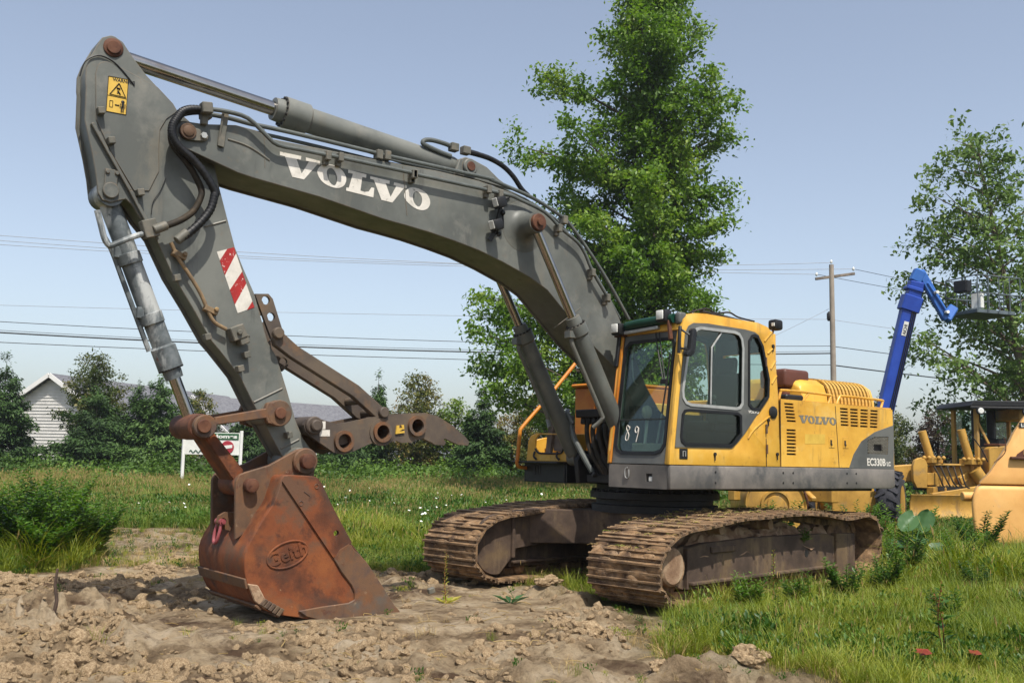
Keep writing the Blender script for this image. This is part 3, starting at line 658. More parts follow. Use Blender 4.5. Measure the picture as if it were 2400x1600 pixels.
def height(x, y):
    x, y = np.asarray(x, float), np.asarray(y, float)
    m = dirt_mask(x, y)
    h = 0.05 * vnoise(x, y, 0.35) + 0.02 * vnoise(x, y, 1.3)
    rough = np.clip(0.66 + 1.5 * vnoise(x + 5, y, 0.45) + 0.35 * (x > 5.9) * np.clip((x - 5.9) / 0.8, 0, 1), 0.12, 1.3)
    cl = np.zeros(np.shape(x))
    for f, a in ((2.0, 0.10), (4.7, 0.085), (9.5, 0.050), (19, 0.026)):
        n = vnoise(x, y, f)
        cl += a * (np.abs(n) * 2 if f < 8 else n + 0.2)
    h = h + np.clip((m - .5) * 2, 0, 1) * rough * (cl - 0.06)
    for lx, ly, lr, lh in LUMPS:
        d = np.hypot(x - lx, y - ly) / lr * (1 + 0.9 * vnoise(x, y, 5.0) + 0.5 * vnoise(x, y, 12.0))
        h = h + lh * np.clip(1.25 - d, 0, 1) ** 0.7 * (0.8 + 0.6 * vnoise(x, y, 14.0))
    # the machine has pressed its tracks and the bucket into the soil
    d = np.hypot(x - 5.0, y) 
    h = np.where(d < 1.6, h * np.clip((d - 0.6) / 1.0, 0.25, 1) - 0.01 * np.clip(1.6 - d, 0, 1), h)
    u, v = x * 0.9905 + y * 0.1375, -x * 0.1375 + y * 0.9905
    on = (np.abs(u + 0.1) < 2.6) & (np.abs(np.abs(v) - 1.33) < 0.55)
    h = np.where(on, np.minimum(h, 0.0) - 0.02, h)
    far = np.hypot(x - CAM.x, y - CAM.y)
    h = h - 0.0 * far
    return h
def h1(x, y):
    return float(height(np.array([x]), np.array([y]))[0])

# ------------------------------------------------------------------ ground: one sheet out to the horizon
def axis(lo, hi, fine, far):
    a = list(np.arange(lo, hi + 1e-6, fine))
    st, p = fine, hi
    while p < far:
        st *= 1.14
        p += st
        a.append(p)
    st, p = fine, lo
    while p > -far:
        st *= 1.14
        p -= st
        a.insert(0, p)
    return np.array(a)
gx, gy = axis(1.6, 8.6, 0.023, 420), axis(-3.6, 5.6, 0.025, 420)
GX, GY = np.meshgrid(gx, gy, indexing='ij')
GZ = height(GX, GY)
GM = dirt_mask(GX, GY)
def grid_mesh(name, VX, VY, VZ):
    n, m = VX.shape
    me = bpy.data.meshes.new(name)
    co = np.stack([VX, VY, VZ], -1).reshape(-1, 3).astype(np.float32)
    idx = np.arange(n * m).reshape(n, m)
    q = np.stack([idx[:-1, :-1], idx[1:, :-1], idx[1:, 1:], idx[:-1, 1:]], -1).reshape(-1, 4)
    return numpy_mesh(me, co, q)
def numpy_mesh(me, co, q):
    k = q.shape[1]
    me.vertices.add(len(co))
    me.vertices.foreach_set('co', np.ascontiguousarray(co, np.float32).ravel())
    me.loops.add(q.size)
    me.loops.foreach_set('vertex_index', np.ascontiguousarray(q, np.int32).ravel())
    me.polygons.add(len(q))
    me.polygons.foreach_set('loop_start', np.arange(0, q.size, k, dtype=np.int32))
    me.update(calc_edges=True)
    me.validate()
    return me
me = grid_mesh('ground', GX, GY, GZ)
me.polygons.foreach_set('use_smooth', [True] * len(me.polygons))
at = me.attributes.new('dirt', 'FLOAT', 'POINT')
at.data.foreach_set('value', GM.ravel().astype(np.float32))
def ground_material():
    m = bpy.data.materials.new('ground')
    m.use_nodes = True
    nt = m.node_tree
    b = nt.nodes['Principled BSDF']
    ge = nt.nodes.new('ShaderNodeNewGeometry')
    pos = ge.outputs['Position']
    a = nt.nodes.new('ShaderNodeAttribute')
    a.attribute_name = 'dirt'
    n1 = noise(nt, pos, 1.6, 8, 0.68)
    r1 = ramp(nt, [(0.34, '665541'), (0.43, '8f7b61'), (0.52, 'ae9a7d'), (0.64, 'c3b197')])
    nt.links.new(n1.outputs['Fac'], r1.inputs['Fac'])
    n2 = noise(nt, pos, 0.9, 6, 0.7, 0.4)
    mr = nt.nodes.new('ShaderNodeMapRange')
    mr.inputs['From Min'].default_value, mr.inputs['From Max'].default_value = 0.53, 0.64
    nt.links.new(n2.outputs['Fac'], mr.inputs['Value'])
    mx = nt.nodes.new('ShaderNodeMix')
    mx.data_type = 'RGBA'
    nt.links.new(mr.outputs[0], mx.inputs['Factor'])
    nt.links.new(r1.outputs[0], mx.inputs['A'])
    mx.inputs['B'].default_value = srgb('5d4a3a')
    n3 = noise(nt, pos, 14, 8, 0.7)
    r3 = ramp(nt, [(0.36, (0.62, 0.6, 0.58)), (0.48, (1, 1, 1)), (0.66, (1.1, 1.08, 1.06))])
    nt.links.new(n3.outputs['Fac'], r3.inputs['Fac'])
    ml = nt.nodes.new('ShaderNodeMix')
    ml.data_type, ml.blend_type = 'RGBA', 'MULTIPLY'
    ml.inputs['Factor'].default_value = 1
    nt.links.new(mx.outputs['Result'], ml.inputs['A'])
    nt.links.new(r3.outputs[0], ml.inputs['B'])
    n4 = noise(nt, pos, 0.6, 6, 0.7)
    r4 = ramp(nt, [(0.3, '33371a'), (0.5, '4a4a22'), (0.7, '5c5630')])
    nt.links.new(n4.outputs['Fac'], r4.inputs['Fac'])
    mg = nt.nodes.new('ShaderNodeMix')
    mg.data_type = 'RGBA'
    nt.links.new(a.outputs['Fac'], mg.inputs['Factor'])
    nt.links.new(r4.outputs[0], mg.inputs['A'])
    nt.links.new(ml.outputs['Result'], mg.inputs['B'])
    nt.links.new(mg.outputs['Result'], b.inputs['Base Color'])
    b.inputs['Roughness'].default_value = 0.95
    b.inputs['Specular IOR Level'].default_value = 0.1
    bn = noise(nt, pos, 17, 11, 0.78)
    bp = nt.nodes.new('ShaderNodeBump')
    bp.inputs['Strength'].default_value = 1.0
    bp.inputs['Distance'].default_value = 0.09
    nt.links.new(bn.outputs['Fac'], bp.inputs['Height'])
    nt.links.new(bp.outputs[0], b.inputs['Normal'])
    MATS['ground'] = m
ground_material()
me.materials.append(MATS['ground'])
tag(link('ground', me), kind='structure')
# ------------------------------------------------------------------ the excavator
EX = thing('excavator', 'large yellow and grey crawler excavator with rusty bucket and thumb', 'excavator')
UY = R(7.903)
UM = Matrix.Rotation(UY, 4, 'Z')
def under(mb):
    mb.v = [tuple(UM @ Vector(v)) for v in mb.v]
    return mb
# --- tracks
TP = [(1.62, 0.05), (0.0, 0.045), (-1.9, 0.05), (-2.25, 0.11), (-2.5, 0.29), (-2.585, 0.52), (-2.5, 0.74), (-2.24, 0.845), (-1.67, 0.825), (-0.99, 0.895), (-0.29, 0.91), (0.30, 0.895), (0.80, 0.885), (1.35, 0.83), (1.78, 0.795), (2.06, 0.71), (2.24, 0.55), (2.285, 0.38), (2.22, 0.21), (2.0, 0.09)]
def closed_path(P, n):
    D = densify(P, sub=16)
    D.append(D[0])
    L = [0.0]
    for a, b in zip(D, D[1:]):
        L.append(L[-1] + math.hypot(b[0] - a[0], b[1] - a[1]))
    out, k = [], 0
    for i in range(n):
        s = L[-1] * i / n
        while L[k + 1] < s:
            k += 1
        t = (s - L[k]) / (L[k + 1] - L[k] + 1e-9)
        p = (D[k][0] + (D[k + 1][0] - D[k][0]) * t, D[k][1] + (D[k + 1][1] - D[k][1]) * t)
        g = (D[k + 1][0] - D[k][0], D[k + 1][1] - D[k][1])
        out.append((p, math.atan2(g[1], g[0])))
    return out, L[-1]
NS = 50
SHOES, PER = closed_path(TP, NS)
pit = PER / NS
# one shoe: plate with three grouser bars, a turned-down leading lip, and slots
shoe = MB()
hw = 0.468
prof = [(-pit * .49, -.012), (pit * .53, -.012), (pit * .53, .012), (pit * .47, .014), (pit * .46, .040), (pit * .38, .042), (pit * .36, .013), (pit * .10, .012), (pit * .085, .036), (pit * .0, .037), (-pit * .02, .012), (-pit * .33, .012), (-pit * .345, .044), (-pit * .44, .045), (-pit * .47, .012), (-pit * .49, .008)]
shoe.prism2(prof, (0, 0, 0), X, Z, Y, -hw, hw)
SHOE = [shoe.mesh('track_shoe', 'track_mud', 0.004)]
rs = random.Random(5)
for k in range(3):                      # shoes caked with dried mud
    m = MB()
    m.v, m.f = list(shoe.v), list(shoe.f)
    for j in range(9):
        cx, cy = rs.uniform(-.4, .4) * pit, rs.uniform(-.42, .42)
        m.ball((cx, cy, .016), rs.uniform(.03, .07), 5, (1.0, rs.uniform(1.2, 2.6), .38))
    mm = m.mesh('track_shoe', 'track_mud', 0)
    SHOE.append(mm)
for sy, tl in ((1.3285, 'near track, mud-caked triple-bar shoes'), (-1.3285, 'far track')):
    ch = MB()                           # the link chain the shoes are bolted to
    for dy in (-.10, .10):
        for (p, a) in SHOES:
            c = Vector((p[0] + math.sin(a) * .045, sy + dy, p[1] - math.cos(a) * .045)) if False else Vector((p[0] - math.sin(a) * -.0, sy + dy, p[1]))
            nrm = Vector((-math.sin(a), 0, math.cos(a)))
            c = c - nrm * .05
            M = Matrix(((math.cos(a), 0, -math.sin(a)), (0, 1, 0), (math.sin(a), 0, math.cos(a))))
            ch.box(c, (pit * .96, .045, .085), M)
    track = under(ch).build('track', 'track_mud', EX)
    track['label'] = tl
    if sy > 0:
        TRACK_NEAR = track
    for i, (p, a) in enumerate(SHOES):
        up = p[1] > 0.55
        me_ = SHOE[rs.choice((0, 1, 2, 3)) if (up or p[0] > 1.5) else 0]
        o = link('track_shoe', me_, track)
        # path runs clockwise seen from the left, so the shoe's outer side is its local -Z turned about
        jit = rs.uniform(-.02, .02)
        o.matrix_basis = UM @ Matrix.Translation((p[0], sy, p[1])) @ Matrix.Rotation(-a + jit, 4, 'Y')
    # side frame with rollers
    s = 1 if sy > 0 else -1
    f = MB()
    yo, yi = sy + .24, sy - .24
    f.prism([(1.52, .17), (1.52, .60), (1.2, .64), (.2, .66), (-1.5, .64), (-1.72, .60), (-1.72, .20), (-1.6, .17)], yi, yo)
    f.prism([(1.5, .215), (1.5, .25), (-1.7, .25), (-1.7, .215)], yi - .05, yo + .06)
    f.prism([(-1.72, .08), (-1.72, .64), (-2.22, .62), (-2.22, .08)], yo - .05, yo + .035)
    f.prism([(1.52, .16), (1.95, .30), (1.95, .52), (1.52, .62)], yi + .05, yo - .05)
    f.prism([(1.1, .53), (1.1, .60), (.62, .60), (.62, .53)], yo + .003, yo + .03)
    tf = under(f).build('track_frame', 'track_frame', EX, 0.008)
    h = MB()
    h.cyl((-1.0, yo - .02, .42), (-1.0, yo + .004, .42), .045)
    under(h).build('inspection_hole', 'dark_steel', tf)
    mu = MB()                           # earth packed on the frame, sloping up to the chain
    nx_, ny_ = 90, 10
    gv, gf = [], []
    for i in range(nx_):
        x_ = 1.5 - 3.15 * i / (nx_ - 1)
        crest = .80 + .05 * math.sin(x_ * 2.3) + .10 * float(vnoise(x_, 3.1, 2.0))
        if x_ > 1.0:
            crest -= .22 * (x_ - 1.0) / .5
        for j in range(ny_):
            q = j / (ny_ - 1)
            zz = .50 + (crest - .50) * q ** .7 + .10 * float(vnoise(x_ * 1.0, j * .13, 5.0)) + .06 * float(vnoise(x_, j * .2, 13.0))
            gv.append((x_, sy + s * (.243 - .25 * q + .05 * float(vnoise(x_, j * .3, 4.0))), zz))
    for i in range(nx_ - 1):
        for j in range(ny_ - 1):
            k = i * ny_ + j
            gf.append((k, k + 1, k + ny_ + 1, k + ny_))
    mu.add(gv, gf)
    mo = under(mu).build('packed_earth', 'clay', tf, 0, 0)
    mo['kind'] = 'stuff'
    for (cx, cz, r, wd, nm) in [(1.84, .42, .365, .17, 'idler'), (-2.10, .46, .37, .16, 'sprocket'), (-.1, .80, .07, .18, 'carrier_roller'), (.92, .78, .07, .18, 'carrier_roller')] + [(x, .135, .085, .2, 'track_roller') for x in (1.25, .8, .35, -.1, -.55, -1.0, -1.4)]:
        m = MB()
        m.lathe((cx, sy - wd - .0, cz), Y, [(0, r * .5), (.03, r * .93), (.05, r), (wd * .8, r), (wd * .85, r * .86), (wd * 1.15, r * .86), (wd * 1.2, r), (2 * wd - .05, r), (2 * wd - .03, r * .93), (2 * wd, r * .5)], 28)
        if nm in ('idler', 'carrier_roller'):
            m.cyl((cx, sy, cz), (cx, sy + s * (.30 if nm == 'idler' else .28), cz), r * (.5 if nm == 'idler' else .8), n=20)
        under(m).build(nm, 'clay' if nm == 'carrier_roller' else 'track_mud', tf)
    if s > 0:
        m = MB()
        m.cyl((1.93, sy + .28, .44), (1.93, sy + .36, .44), .21, .19, n=26)
        under(m).build('idler_cap', 'clay', tf, .02)
    else:
        m = MB()                        # inner face of the far track: round idler guard and frame plate
        yin = sy + .30
        arc = [(1.85 + .36 * math.cos(a), .47 + .36 * math.sin(a)) for a in [R(t) for t in range(-100, 101, 10)]]
        m.prism(arc + [(1.56, .84), (1.56, .32)], yin, yin + .05)
        m.prism([(1.56, .30), (1.61, .30), (1.61, .87), (1.56, .87)], yin + .052, yin + .09)
        m.prism([(1.555, .40), (1.555, .85), (-1.4, .85), (-1.4, .40), (.2, .50), (.7, .50), (1.1, .44)], yin, yin + .048)
        m.prism([(1.555, .853), (1.0, .90), (.2, .90), (.2, .853)], yin - .1, yin + .09)
        under(m).build('guard_plate', 'track_frame', tf, .006)
# --- centre frame and swing bearing
cb = MB()
cb.slab([(1.35, -1.05), (.75, -.55), (.75, .55), (1.35, 1.05), (.7, 1.1), (.45, .85), (-.45, .85), (-.7, 1.1), (-1.35, 1.05), (-.75, .55), (-.75, -.55), (-1.35, -1.05), (-.7, -1.1), (-.45, -.85), (.45, -.85), (.7, -1.1)], .46, .88)
under(cb).build('centre_frame', 'track_frame', EX, .01)
m = MB()
m.lathe((0, 0, .87), Z, [(0, .80), (.09, .80), (.10, .74), (.16, .74), (.17, .82), (.25, .82), (.26, .74), (.335, .74)], 48)
sb = m.build('swing_bearing', 'dark_steel', EX)
m = MB()
for i in range(36):
    a = 2 * math.pi * i / 36
    m.cyl((.78 * math.cos(a), .78 * math.sin(a), 1.12), (.78 * math.cos(a), .78 * math.sin(a), 1.15), .02, n=6)
m.build('bearing_bolts', 'dark_steel', sb)['kind'] = 'stuff'

# --- deck of the upper structure
CY = 1.495
dk = MB()
dk.slab([(1.20, .53), (1.20, 1.44), (-3.0, 1.44), (-3.0, -1.44), (.90, -1.44), (.90, -.66), (.55, -.66), (.55, .53)], 1.205, 1.30)
dk.box((0.0, 0, 1.40), (1.5, 1.0, .3))
dk.build('deck', 'dark_steel', EX, .01)
def skirt(poly, y0, y1, name):
    return MB().prism(poly, y0, y1).build(name, 'deck_grey', EX, .014, seg=2)
sk = skirt([(1.275, 1.205), (1.275, 1.466), (-3.03, 1.466), (-3.03, 1.24), (-2.98, 1.205)], 1.445, CY + .006, 'side_skirt')
m = MB()
m.prism2([(.516, 1.205), (CY - .05, 1.205), (CY - .05, 1.466), (.516, 1.466)], (0, 0, 0), Y, Z, X, 1.2, 1.272, holes=[[(1.12, 1.28), (1.22, 1.28), (1.22, 1.37), (1.12, 1.37)]])
fs = m.build('front_skirt', 'deck_grey', EX, 0)
MB().box((1.22, 1.17, 1.325), (.03, .12, .12)).build('step_recess', 'dark_steel', fs)
MB().box((1.25, 1.185, 1.31), (.03, .06, .055)).build('step_light', 'lamp_white', fs, .006)
m = MB()
m.tube([(1.276, .83, 1.43), (1.283, .80, 1.41), (1.283, .80, 1.33), (1.276, .83, 1.31), (1.283, .86, 1.33), (1.283, .86, 1.41)], .006, 6)
m.build('tie_ring', 'alloy', fs)
for x0 in (.55, -.66, -.85, -1.95, -2.15):
    for zz in (1.28, 1.40):
        MB().cyl((x0, CY + .004, zz), (x0, CY + .012, zz), .012, n=8).build('skirt_bolt', 'dark_steel', sk)
MB().slab([(-.2, .3), (-.2, 1.3), (-2.8, 1.3), (-2.8, -1.3), (-.2, -1.3)], 1.17, 1.204).build('belly_plate', 'dark_steel', EX)
# right front: black platform, tool box, rail, tank
rp = MB()
rp.box((.93, -1.075, 1.335), (.06, .83, .26))
rp.box((.55, -1.46, 1.335), (.82, .05, .26))
rp.box((.55, -.675, 1.335), (.76, .05, .258))
rp.box((1.0, -1.10, 1.462), (.22, .95, .025))
plat = rp.build('front_platform', 'black_plastic', EX, .01)
for k in range(3):
    MB().box((.962, -1.25 + k * .055, 1.36), (.006, .018, .13)).build('vent_slot', 'dark_steel', plat)
tb = MB()
bx0, bx1 = .62, .955
tb.prism2([(-1.455, 1.475), (-.615, 1.475), (-.61, 1.835), (-1.26, 1.845), (-1.37, 1.81), (-1.42, 1.74)], (0, 0, 0), Y, Z, X, bx1 - .03, bx1, holes=[[(-1.2, 1.60), (-1.15, 1.585), (-.75, 1.585), (-.69, 1.62), (-.68, 1.79), (-.70, 1.82), (-1.19, 1.825), (-1.26, 1.77), (-1.27, 1.66)]])
tb.prism([(bx0, 1.475), (bx0, 1.80), (bx1 - .031, 1.74), (bx1 - .031, 1.475)], -1.455, -1.42)
tb.prism([(bx0, 1.475), (bx0, 1.84), (bx1 - .031, 1.83), (bx1 - .031, 1.475)], -.65, -.61)
tb.box((bx0 + .01, -1.03, 1.65), (.02, .76, .34))
tb.box(((bx0 + bx1) / 2 - .03, -1.03, 1.485), (.28, .76, .02))
tbo = tb.build('tool_box', 'yellow', EX, .008)
for y in (-1.27, -.80):
    MB().tube([(.958, y, 1.60), (.99, y + .02, 1.54), (.975, y + .06, 1.50)], .014, 8).build('box_latch', 'dark_steel', tbo)
m = MB()
m.tube([(.965, y, z) for y, z in ((-1.25, 1.64), (-1.2, 1.592), (-1.1, 1.58), (-.78, 1.58), (-.7, 1.60), (-.675, 1.68), (-.69, 1.80))], .012, 8)
m.build('rubber_seal', 'rubber', tbo)
m = MB()
m.tube([(p[0], -1.45, p[1]) for p in TR['rail_far']], .026, 12, 3)
m.tube([(.077, -1.45, 2.883), (-.1, -1.45, 2.95), (-.5, -1.45, 2.95), (-.62, -1.45, 2.85), (-.62, -1.45, 2.1)], .026, 12, 3)
rl = m.build('hand_rail', 'orange', EX)
rl['label'] = 'tall orange grab rail beside the tool box'
MB().cyl((.70, -1.45, 2.235), (.73, -1.45, 2.21), .034, n=12).build('rail_clamp', 'clamp', rl)
m = MB()
m.prism2([(-1.45, 1.30), (-.55, 1.30), (-.60, 2.50), (-1.45, 2.50)], (0, 0, 0), Y, Z, X, -1.2, .12)
m.prism2([(-1.47, 2.503), (-.60, 2.503), (-.60, 2.55), (-1.47, 2.55)], (0, 0, 0), Y, Z, X, -1.2, .18)
tk = m.build('fuel_tank', 'orange', EX, .02)
MB().box((.13, -1.02, 1.95), (.012, .02, 1.0)).build('tank_rib', 'orange', tk)
m = MB()
m.prism2([(-1.45, 2.28), (.45, 2.28), (.45, 2.36), (-1.45, 2.36)], (0, 0, 0), Y, Z, X, -3.0, -1.21)
m.box((-1.6, -.9, 1.8), (2.7, 1.1, .96))
m.build('engine_bay', 'yellow', EX, .02)
# boom foot brackets and base of the boom cylinders
m = MB()
for y in (-.37, .37):
    m.prism([(.98, 1.22), (1.02, 1.5), (.95, 1.62), (.8, 1.62), (.5, 2.08), (.34, 2.14), (.2, 2.05), (-.5, 1.22)], y - .04, y + .04)
m.cyl((.35, -.45, 1.95), (.35, .45, 1.95), .07)
m.cyl((.907, -.62, 1.528), (.907, .62, 1.528), .05)
m.build('boom_bracket', 'dark_steel', EX, .008)

# --- cab
cab = MB()
CS = TR['cab_side']
WIN = [TR['win_door'], TR['win_low'], TR['win_quarter']]
cab.prism(CS, CY - .045, CY - .006, holes=[inset(q, -.012) for q in WIN])
top = CS[3:12]
cab.prism(top + list(reversed(inset(CS, .07)[3:12])), .50, CY - .0455)
cab.prism(CS, .50, .545, holes=[inset(CS, .13)])
cab.prism2([(.546, 1.47), (CY - .046, 1.47), (CY - .046, 3.08), (.546, 3.08)], (0, 0, 0), Y, Z, X, -.612, -.56, holes=[[(.66, 1.95), (1.38, 1.95), (1.38, 2.86), (.66, 2.86)]])
cab.box((.3, 1.0, 1.485), (1.8, .9, .03))
cabo = cab.build('cab', 'yellow', EX, .012, seg=2)
FB, FT = Vector((1.262, 0, 1.478)), Vector((1.055, 0, 3.02))     # sloping front face
fu = (FT - FB).normalized()
FL = (FT - FB).length
fn = Y.cross(fu)
wind = [(.60, .20), (.63, .15), (.70, .12), (1.24, .12), (1.33, .15), (1.375, .22), (1.375, 1.36), (1.33, 1.42), (.66, 1.42), (.60, 1.36)]
m = MB()
m.prism2([(.52, 0), (1.40, 0), (1.40, FL), (.52, FL)], FB, Y, fu, fn, -.05, .0, holes=[wind])
ff = m.build('front_frame', 'cab_grey', cabo, 0)
m = MB()
m.prism2([(1.40, -.005), (CY - .012, -.005), (CY - .012, FL + .02), (1.40, FL + .02)], FB, Y, fu, fn, -.08, .014)
m.build('front_pillar', 'yellow', cabo, .018, seg=2)
m = MB()
m.prism2([(.52, .0), (.558, .0), (.558, FL - .06), (.52, FL - .06)], FB, Y, fu, fn, .001, .03)
m.tube([FB + Y * .50 + fu * .1 + fn * .02, FB + Y * .50 + fu * (FL - .1) + fn * .02], .014, 8, 1)
m.build('front_pillar', 'orange', cabo, .008)
rub = MB()
rub.prism2(inset(wind, -.02), FB, Y, fu, fn, .001, .012, holes=[inset(wind, .018)])
rub.build('window_seal', 'rubber', cabo)
SPL = .50
lowg = [p for p in wind if p[1] < SPL] 
g1 = MB().prism2([(.604, .20), (.634, .154), (.70, .124), (1.24, .124), (1.328, .154), (1.371, .22), (1.371, SPL), (.604, SPL)], FB, Y, fu, fn, -.022, -.016)
lowpane = g1.build('lower_windscreen', 'glass', cabo)
MB().prism2([(.604, SPL + .012), (1.371, SPL + .012), (1.371, 1.356), (1.328, 1.416), (.66, 1.416), (.604, 1.356)], FB, Y, fu, fn, -.022, -.016).build('upper_windscreen', 'glass', cabo)
MB().prism2([(.602, SPL - .002), (1.373, SPL - .002), (1.373, SPL + .014), (.602, SPL + .014)], FB, Y, fu, fn, -.028, -.010).build('windscreen_bar', 'interior_grey', cabo)
def fp(y, s, d=-.012):
    return FB + Y * y + fu * s + fn * d
# chalked number on the lower pane (8 9)
m = MB()
def stroke(pts):
    m.tube([fp(y, s) for y, s in pts], .0055, 6, 4)
c8 = .755
stroke([(c8 + .02, .415), (c8 - .012, .44), (c8 - .028, .41), (c8 - .005, .37), (c8 + .022, .33), (c8 + .012, .27), (c8 - .018, .27), (c8 - .028, .31), (c8 + .0, .37), (c8 + .025, .40), (c8 + .02, .43)])
c9 = .90
stroke([(c9 + .02, .41), (c9 - .01, .425), (c9 - .028, .39), (c9 - .012, .355), (c9 + .015, .37), (c9 + .025, .41), (c9 + .028, .36), (c9 + .005, .25)])
m.build('chalk_number', 'white_vinyl', lowpane)
MB().box((fp(.64, 1.25, .035)), (.02, .02, .02)).build('wiper_pivot', 'black_plastic', cabo)
m = MB()
m.tube([fp(1.09, 1.50, .03), fp(1.15, 1.30, .03), fp(1.28, .92, .025)], .009, 6)
m.tube([fp(1.15, 1.50, .03), fp(1.20, 1.30, .03), fp(1.31, .92, .025)], .007, 6)
m.tube([fp(1.34, 1.25, .02), fp(1.335, .92, .022), fp(1.30, .56, .018)], .010, 6, 1)
m.box(fp(1.30, .92, .03), (.05, .07, .05))
m.build('wiper', 'black_plastic', cabo)
# roof front: green visor, lamps, brackets, grey corner
m = MB()
m.tube([fp(.62, FL + .06, .05), fp(.9, FL + .075, .06), fp(1.38, FL + .085, .05)], .055, 12, 3)
m.build('sun_visor', 'visor_green', cabo)
m = MB()
m.bar(fp(.60, FL - .02, .05), fp(1.15, FL - .0, .05), .05, .04)
m.build('visor_rail', 'alloy', cabo, .006)
m = MB()
m.box(fp(1.43, FL + .09, .0), (.12, .09, .14))
m.build('roof_corner', 'cab_grey', cabo, .03, seg=3)
for (yy, ss) in ((.53, FL + .02), (1.26, FL + .11)):
    m = MB()
    m.box(fp(yy, ss, .10), (.11, .15, .14))
    lb = m.build('work_lamp', 'black_plastic', cabo, .02, seg=2)
    m = MB()
    m.box(fp(yy, ss, .165), (.02, .105, .105))
    m.build('lamp_lens', 'lamp_white', lb, .012, seg=2)
MB().bar(fp(1.33, FL + .06, .08), fp(1.36, FL - .16, .05), .035, .05).build('lamp_bracket', 'rust_bright', cabo, .006)
MB().bar(fp(.50, FL - .06, .03), fp(.50, FL - .42, .03), .05, .06).build('side_bracket', 'black_plastic', cabo, .006)
MB().bar(fp(.42, FL - .04, .03), fp(.60, FL - .04, .03), .06, .03).build('lamp_bracket', 'rust_bright', cabo, .006)
m = MB()
for x0, x1 in ((.55, -.45),):
    m.bar((x0, 1.30, 3.255), (x1, 1.30, 3.185), .06, .03)
    m.bar((x0, .75, 3.255), (x1, .75, 3.185), .06, .03)
    for t in (.1, .4, .75):
        m.bar((x0 + (x1 - x0) * t, .70, 3.225 - .08 * t), (x0 + (x1 - x0) * t, 1.40, 3.215 - .08 * t), .03, .025)
m.tube([(.7, 1.25, 3.23), (.5, 1.32, 3.29), (.3, 1.3, 3.26), (.1, 1.33, 3.285), (-.1, 1.3, 3.25), (-.35, 1.34, 3.22)], .012, 6)
m.build('roof_rack', 'dark_steel', cabo, .004)
m = MB()
m.box((-.70, 1.38, 3.205), (.15, .13, .13))
l3 = m.build('work_lamp', 'black_plastic', cabo, .03, seg=2)
MB().cyl((-.62, 1.38, 3.06), (-.66, 1.38, 3.15), .015, n=8).build('lamp_stalk', 'rust_bright', l3)
MB().box((-.615, 1.41, 3.205), (.012, .04, .04)).build('lamp_lens', 'lamp_white', l3)
# door and quarter panel: grey sheet proud of the yellow wall
m = MB()
m.prism(inset(TR['cab_gray'], .0), CY - .0055, CY + .004, holes=[inset(q, .0) for q in WIN])
dr = m.build('door', 'cab_grey', cabo, 0)
for i, q in enumerate(WIN):
    m = MB()
    m.prism(inset(q, -.022), CY + .0045, CY + .013, holes=[inset(q, .012)])
    m.build('window_seal', 'alloy' if i == 0 else 'rubber', dr)
    MB().prism(inset(q, -.0115), CY - .052, CY - .0057, holes=[inset(q, -.003)]).build('window_reveal', 'rubber', dr)
    MB().prism(inset(q, .006), CY - .022, CY - .017).build('window_pane', 'glass' if i != 1 else 'glass_dark', dr)
m = MB()
sa = TR['sash']
m.tube([(p[0], CY - .008, p[1]) for p in sa], .011, 8, 1)
m.build('window_sash', 'alloy', dr)
hx = [p[0] for p in TR['handle']]
hz = [p[1] for p in TR['handle']]
m = MB()
m.box(((min(hx) + max(hx)) / 2, CY - .0035, (min(hz) + max(hz)) / 2), (max(hx) - min(hx), .012, max(hz) - min(hz)))
dh = m.build('door_handle', 'black_plastic', cabo, .008)
m = MB()
m.tube([((min(hx) + max(hx)) / 2 + dx, CY + .008, z) for dx, z in ((-.02, min(hz) + .03), (-.02, max(hz) - .03), (.02, max(hz) - .03), (.02, min(hz) + .03))], .006, 6, 1)
m.build('grip', 'alloy', dh)
pc = TR['capround'][0]
MB().lathe((pc[0], CY - .006, pc[1]), Y, [(0, .075), (.012, .075), (.02, .06)], 24).build('round_cap', 'black_plastic', cabo)
# pressed ridges in the cab's side
pl = TR['cab_panel_line']
m = MB()
m.tube([(p[0], CY - .006, p[1]) for p in pl[:5]], .011, 8, 3)
for i in (5, 7, 9, 11):
    m.tube([(pl[i][0], CY - .008, pl[i][1]), (pl[i + 1][0], CY - .006, pl[i + 1][1])], .013, 8, 1)
m.build('pressed_ridge', 'yellow', cabo)
m = MB()
m.bar((-.36, CY - .003, 1.47), (-.36, CY - .003, 1.80), .004, .008, up=(1, 0, 0))
m.build('door_gap', 'dark_steel', cabo)
m = MB()
for (hx_, hz_) in ((-.36, 1.62), (-.355, 1.86), (-.355, 2.66)):
    m.cyl((hx_, CY + .01, hz_), (hx_, CY + .01, hz_ + .11), .013, n=8)
m.build('door_hinge', 'rust_worn', cabo)
for (bx_, bz_) in ((-.50, 2.92), (-.56, 1.62), (-.40, 2.02), (.55, 1.44 + .16)):
    m = MB()
    m.cyl((bx_, CY - .006, bz_), (bx_, CY + .012, bz_), .02, n=10)
    m.cyl((bx_, CY + .002, bz_ - .07), (bx_, CY + .004, bz_), .008, n=6)
    m.build('catch_bolt', 'dark_steel', cabo)
q = TR['cab_small_text']
put_text('maker_lettering', 'VOLVO', (q[3][0], CY + .005, q[3][1]), (-1, 0, 0), (0, 0, 1), .045, 'white_vinyl', dr, .0012, 1.25)
MB().prism(densify(TR['mirror'], sub=3), 1.60, 1.66).build('mirror_shell', 'black_plastic', cabo, .012, seg=2)
m = MB()
m.tube([(1.12, CY, 2.98), (1.14, 1.54, 2.96), (1.10, 1.62, 2.90)], .012, 8)
m.tube([(1.15, CY, 2.76), (1.15, 1.56, 2.75), (1.12, 1.62, 2.74)], .012, 8)
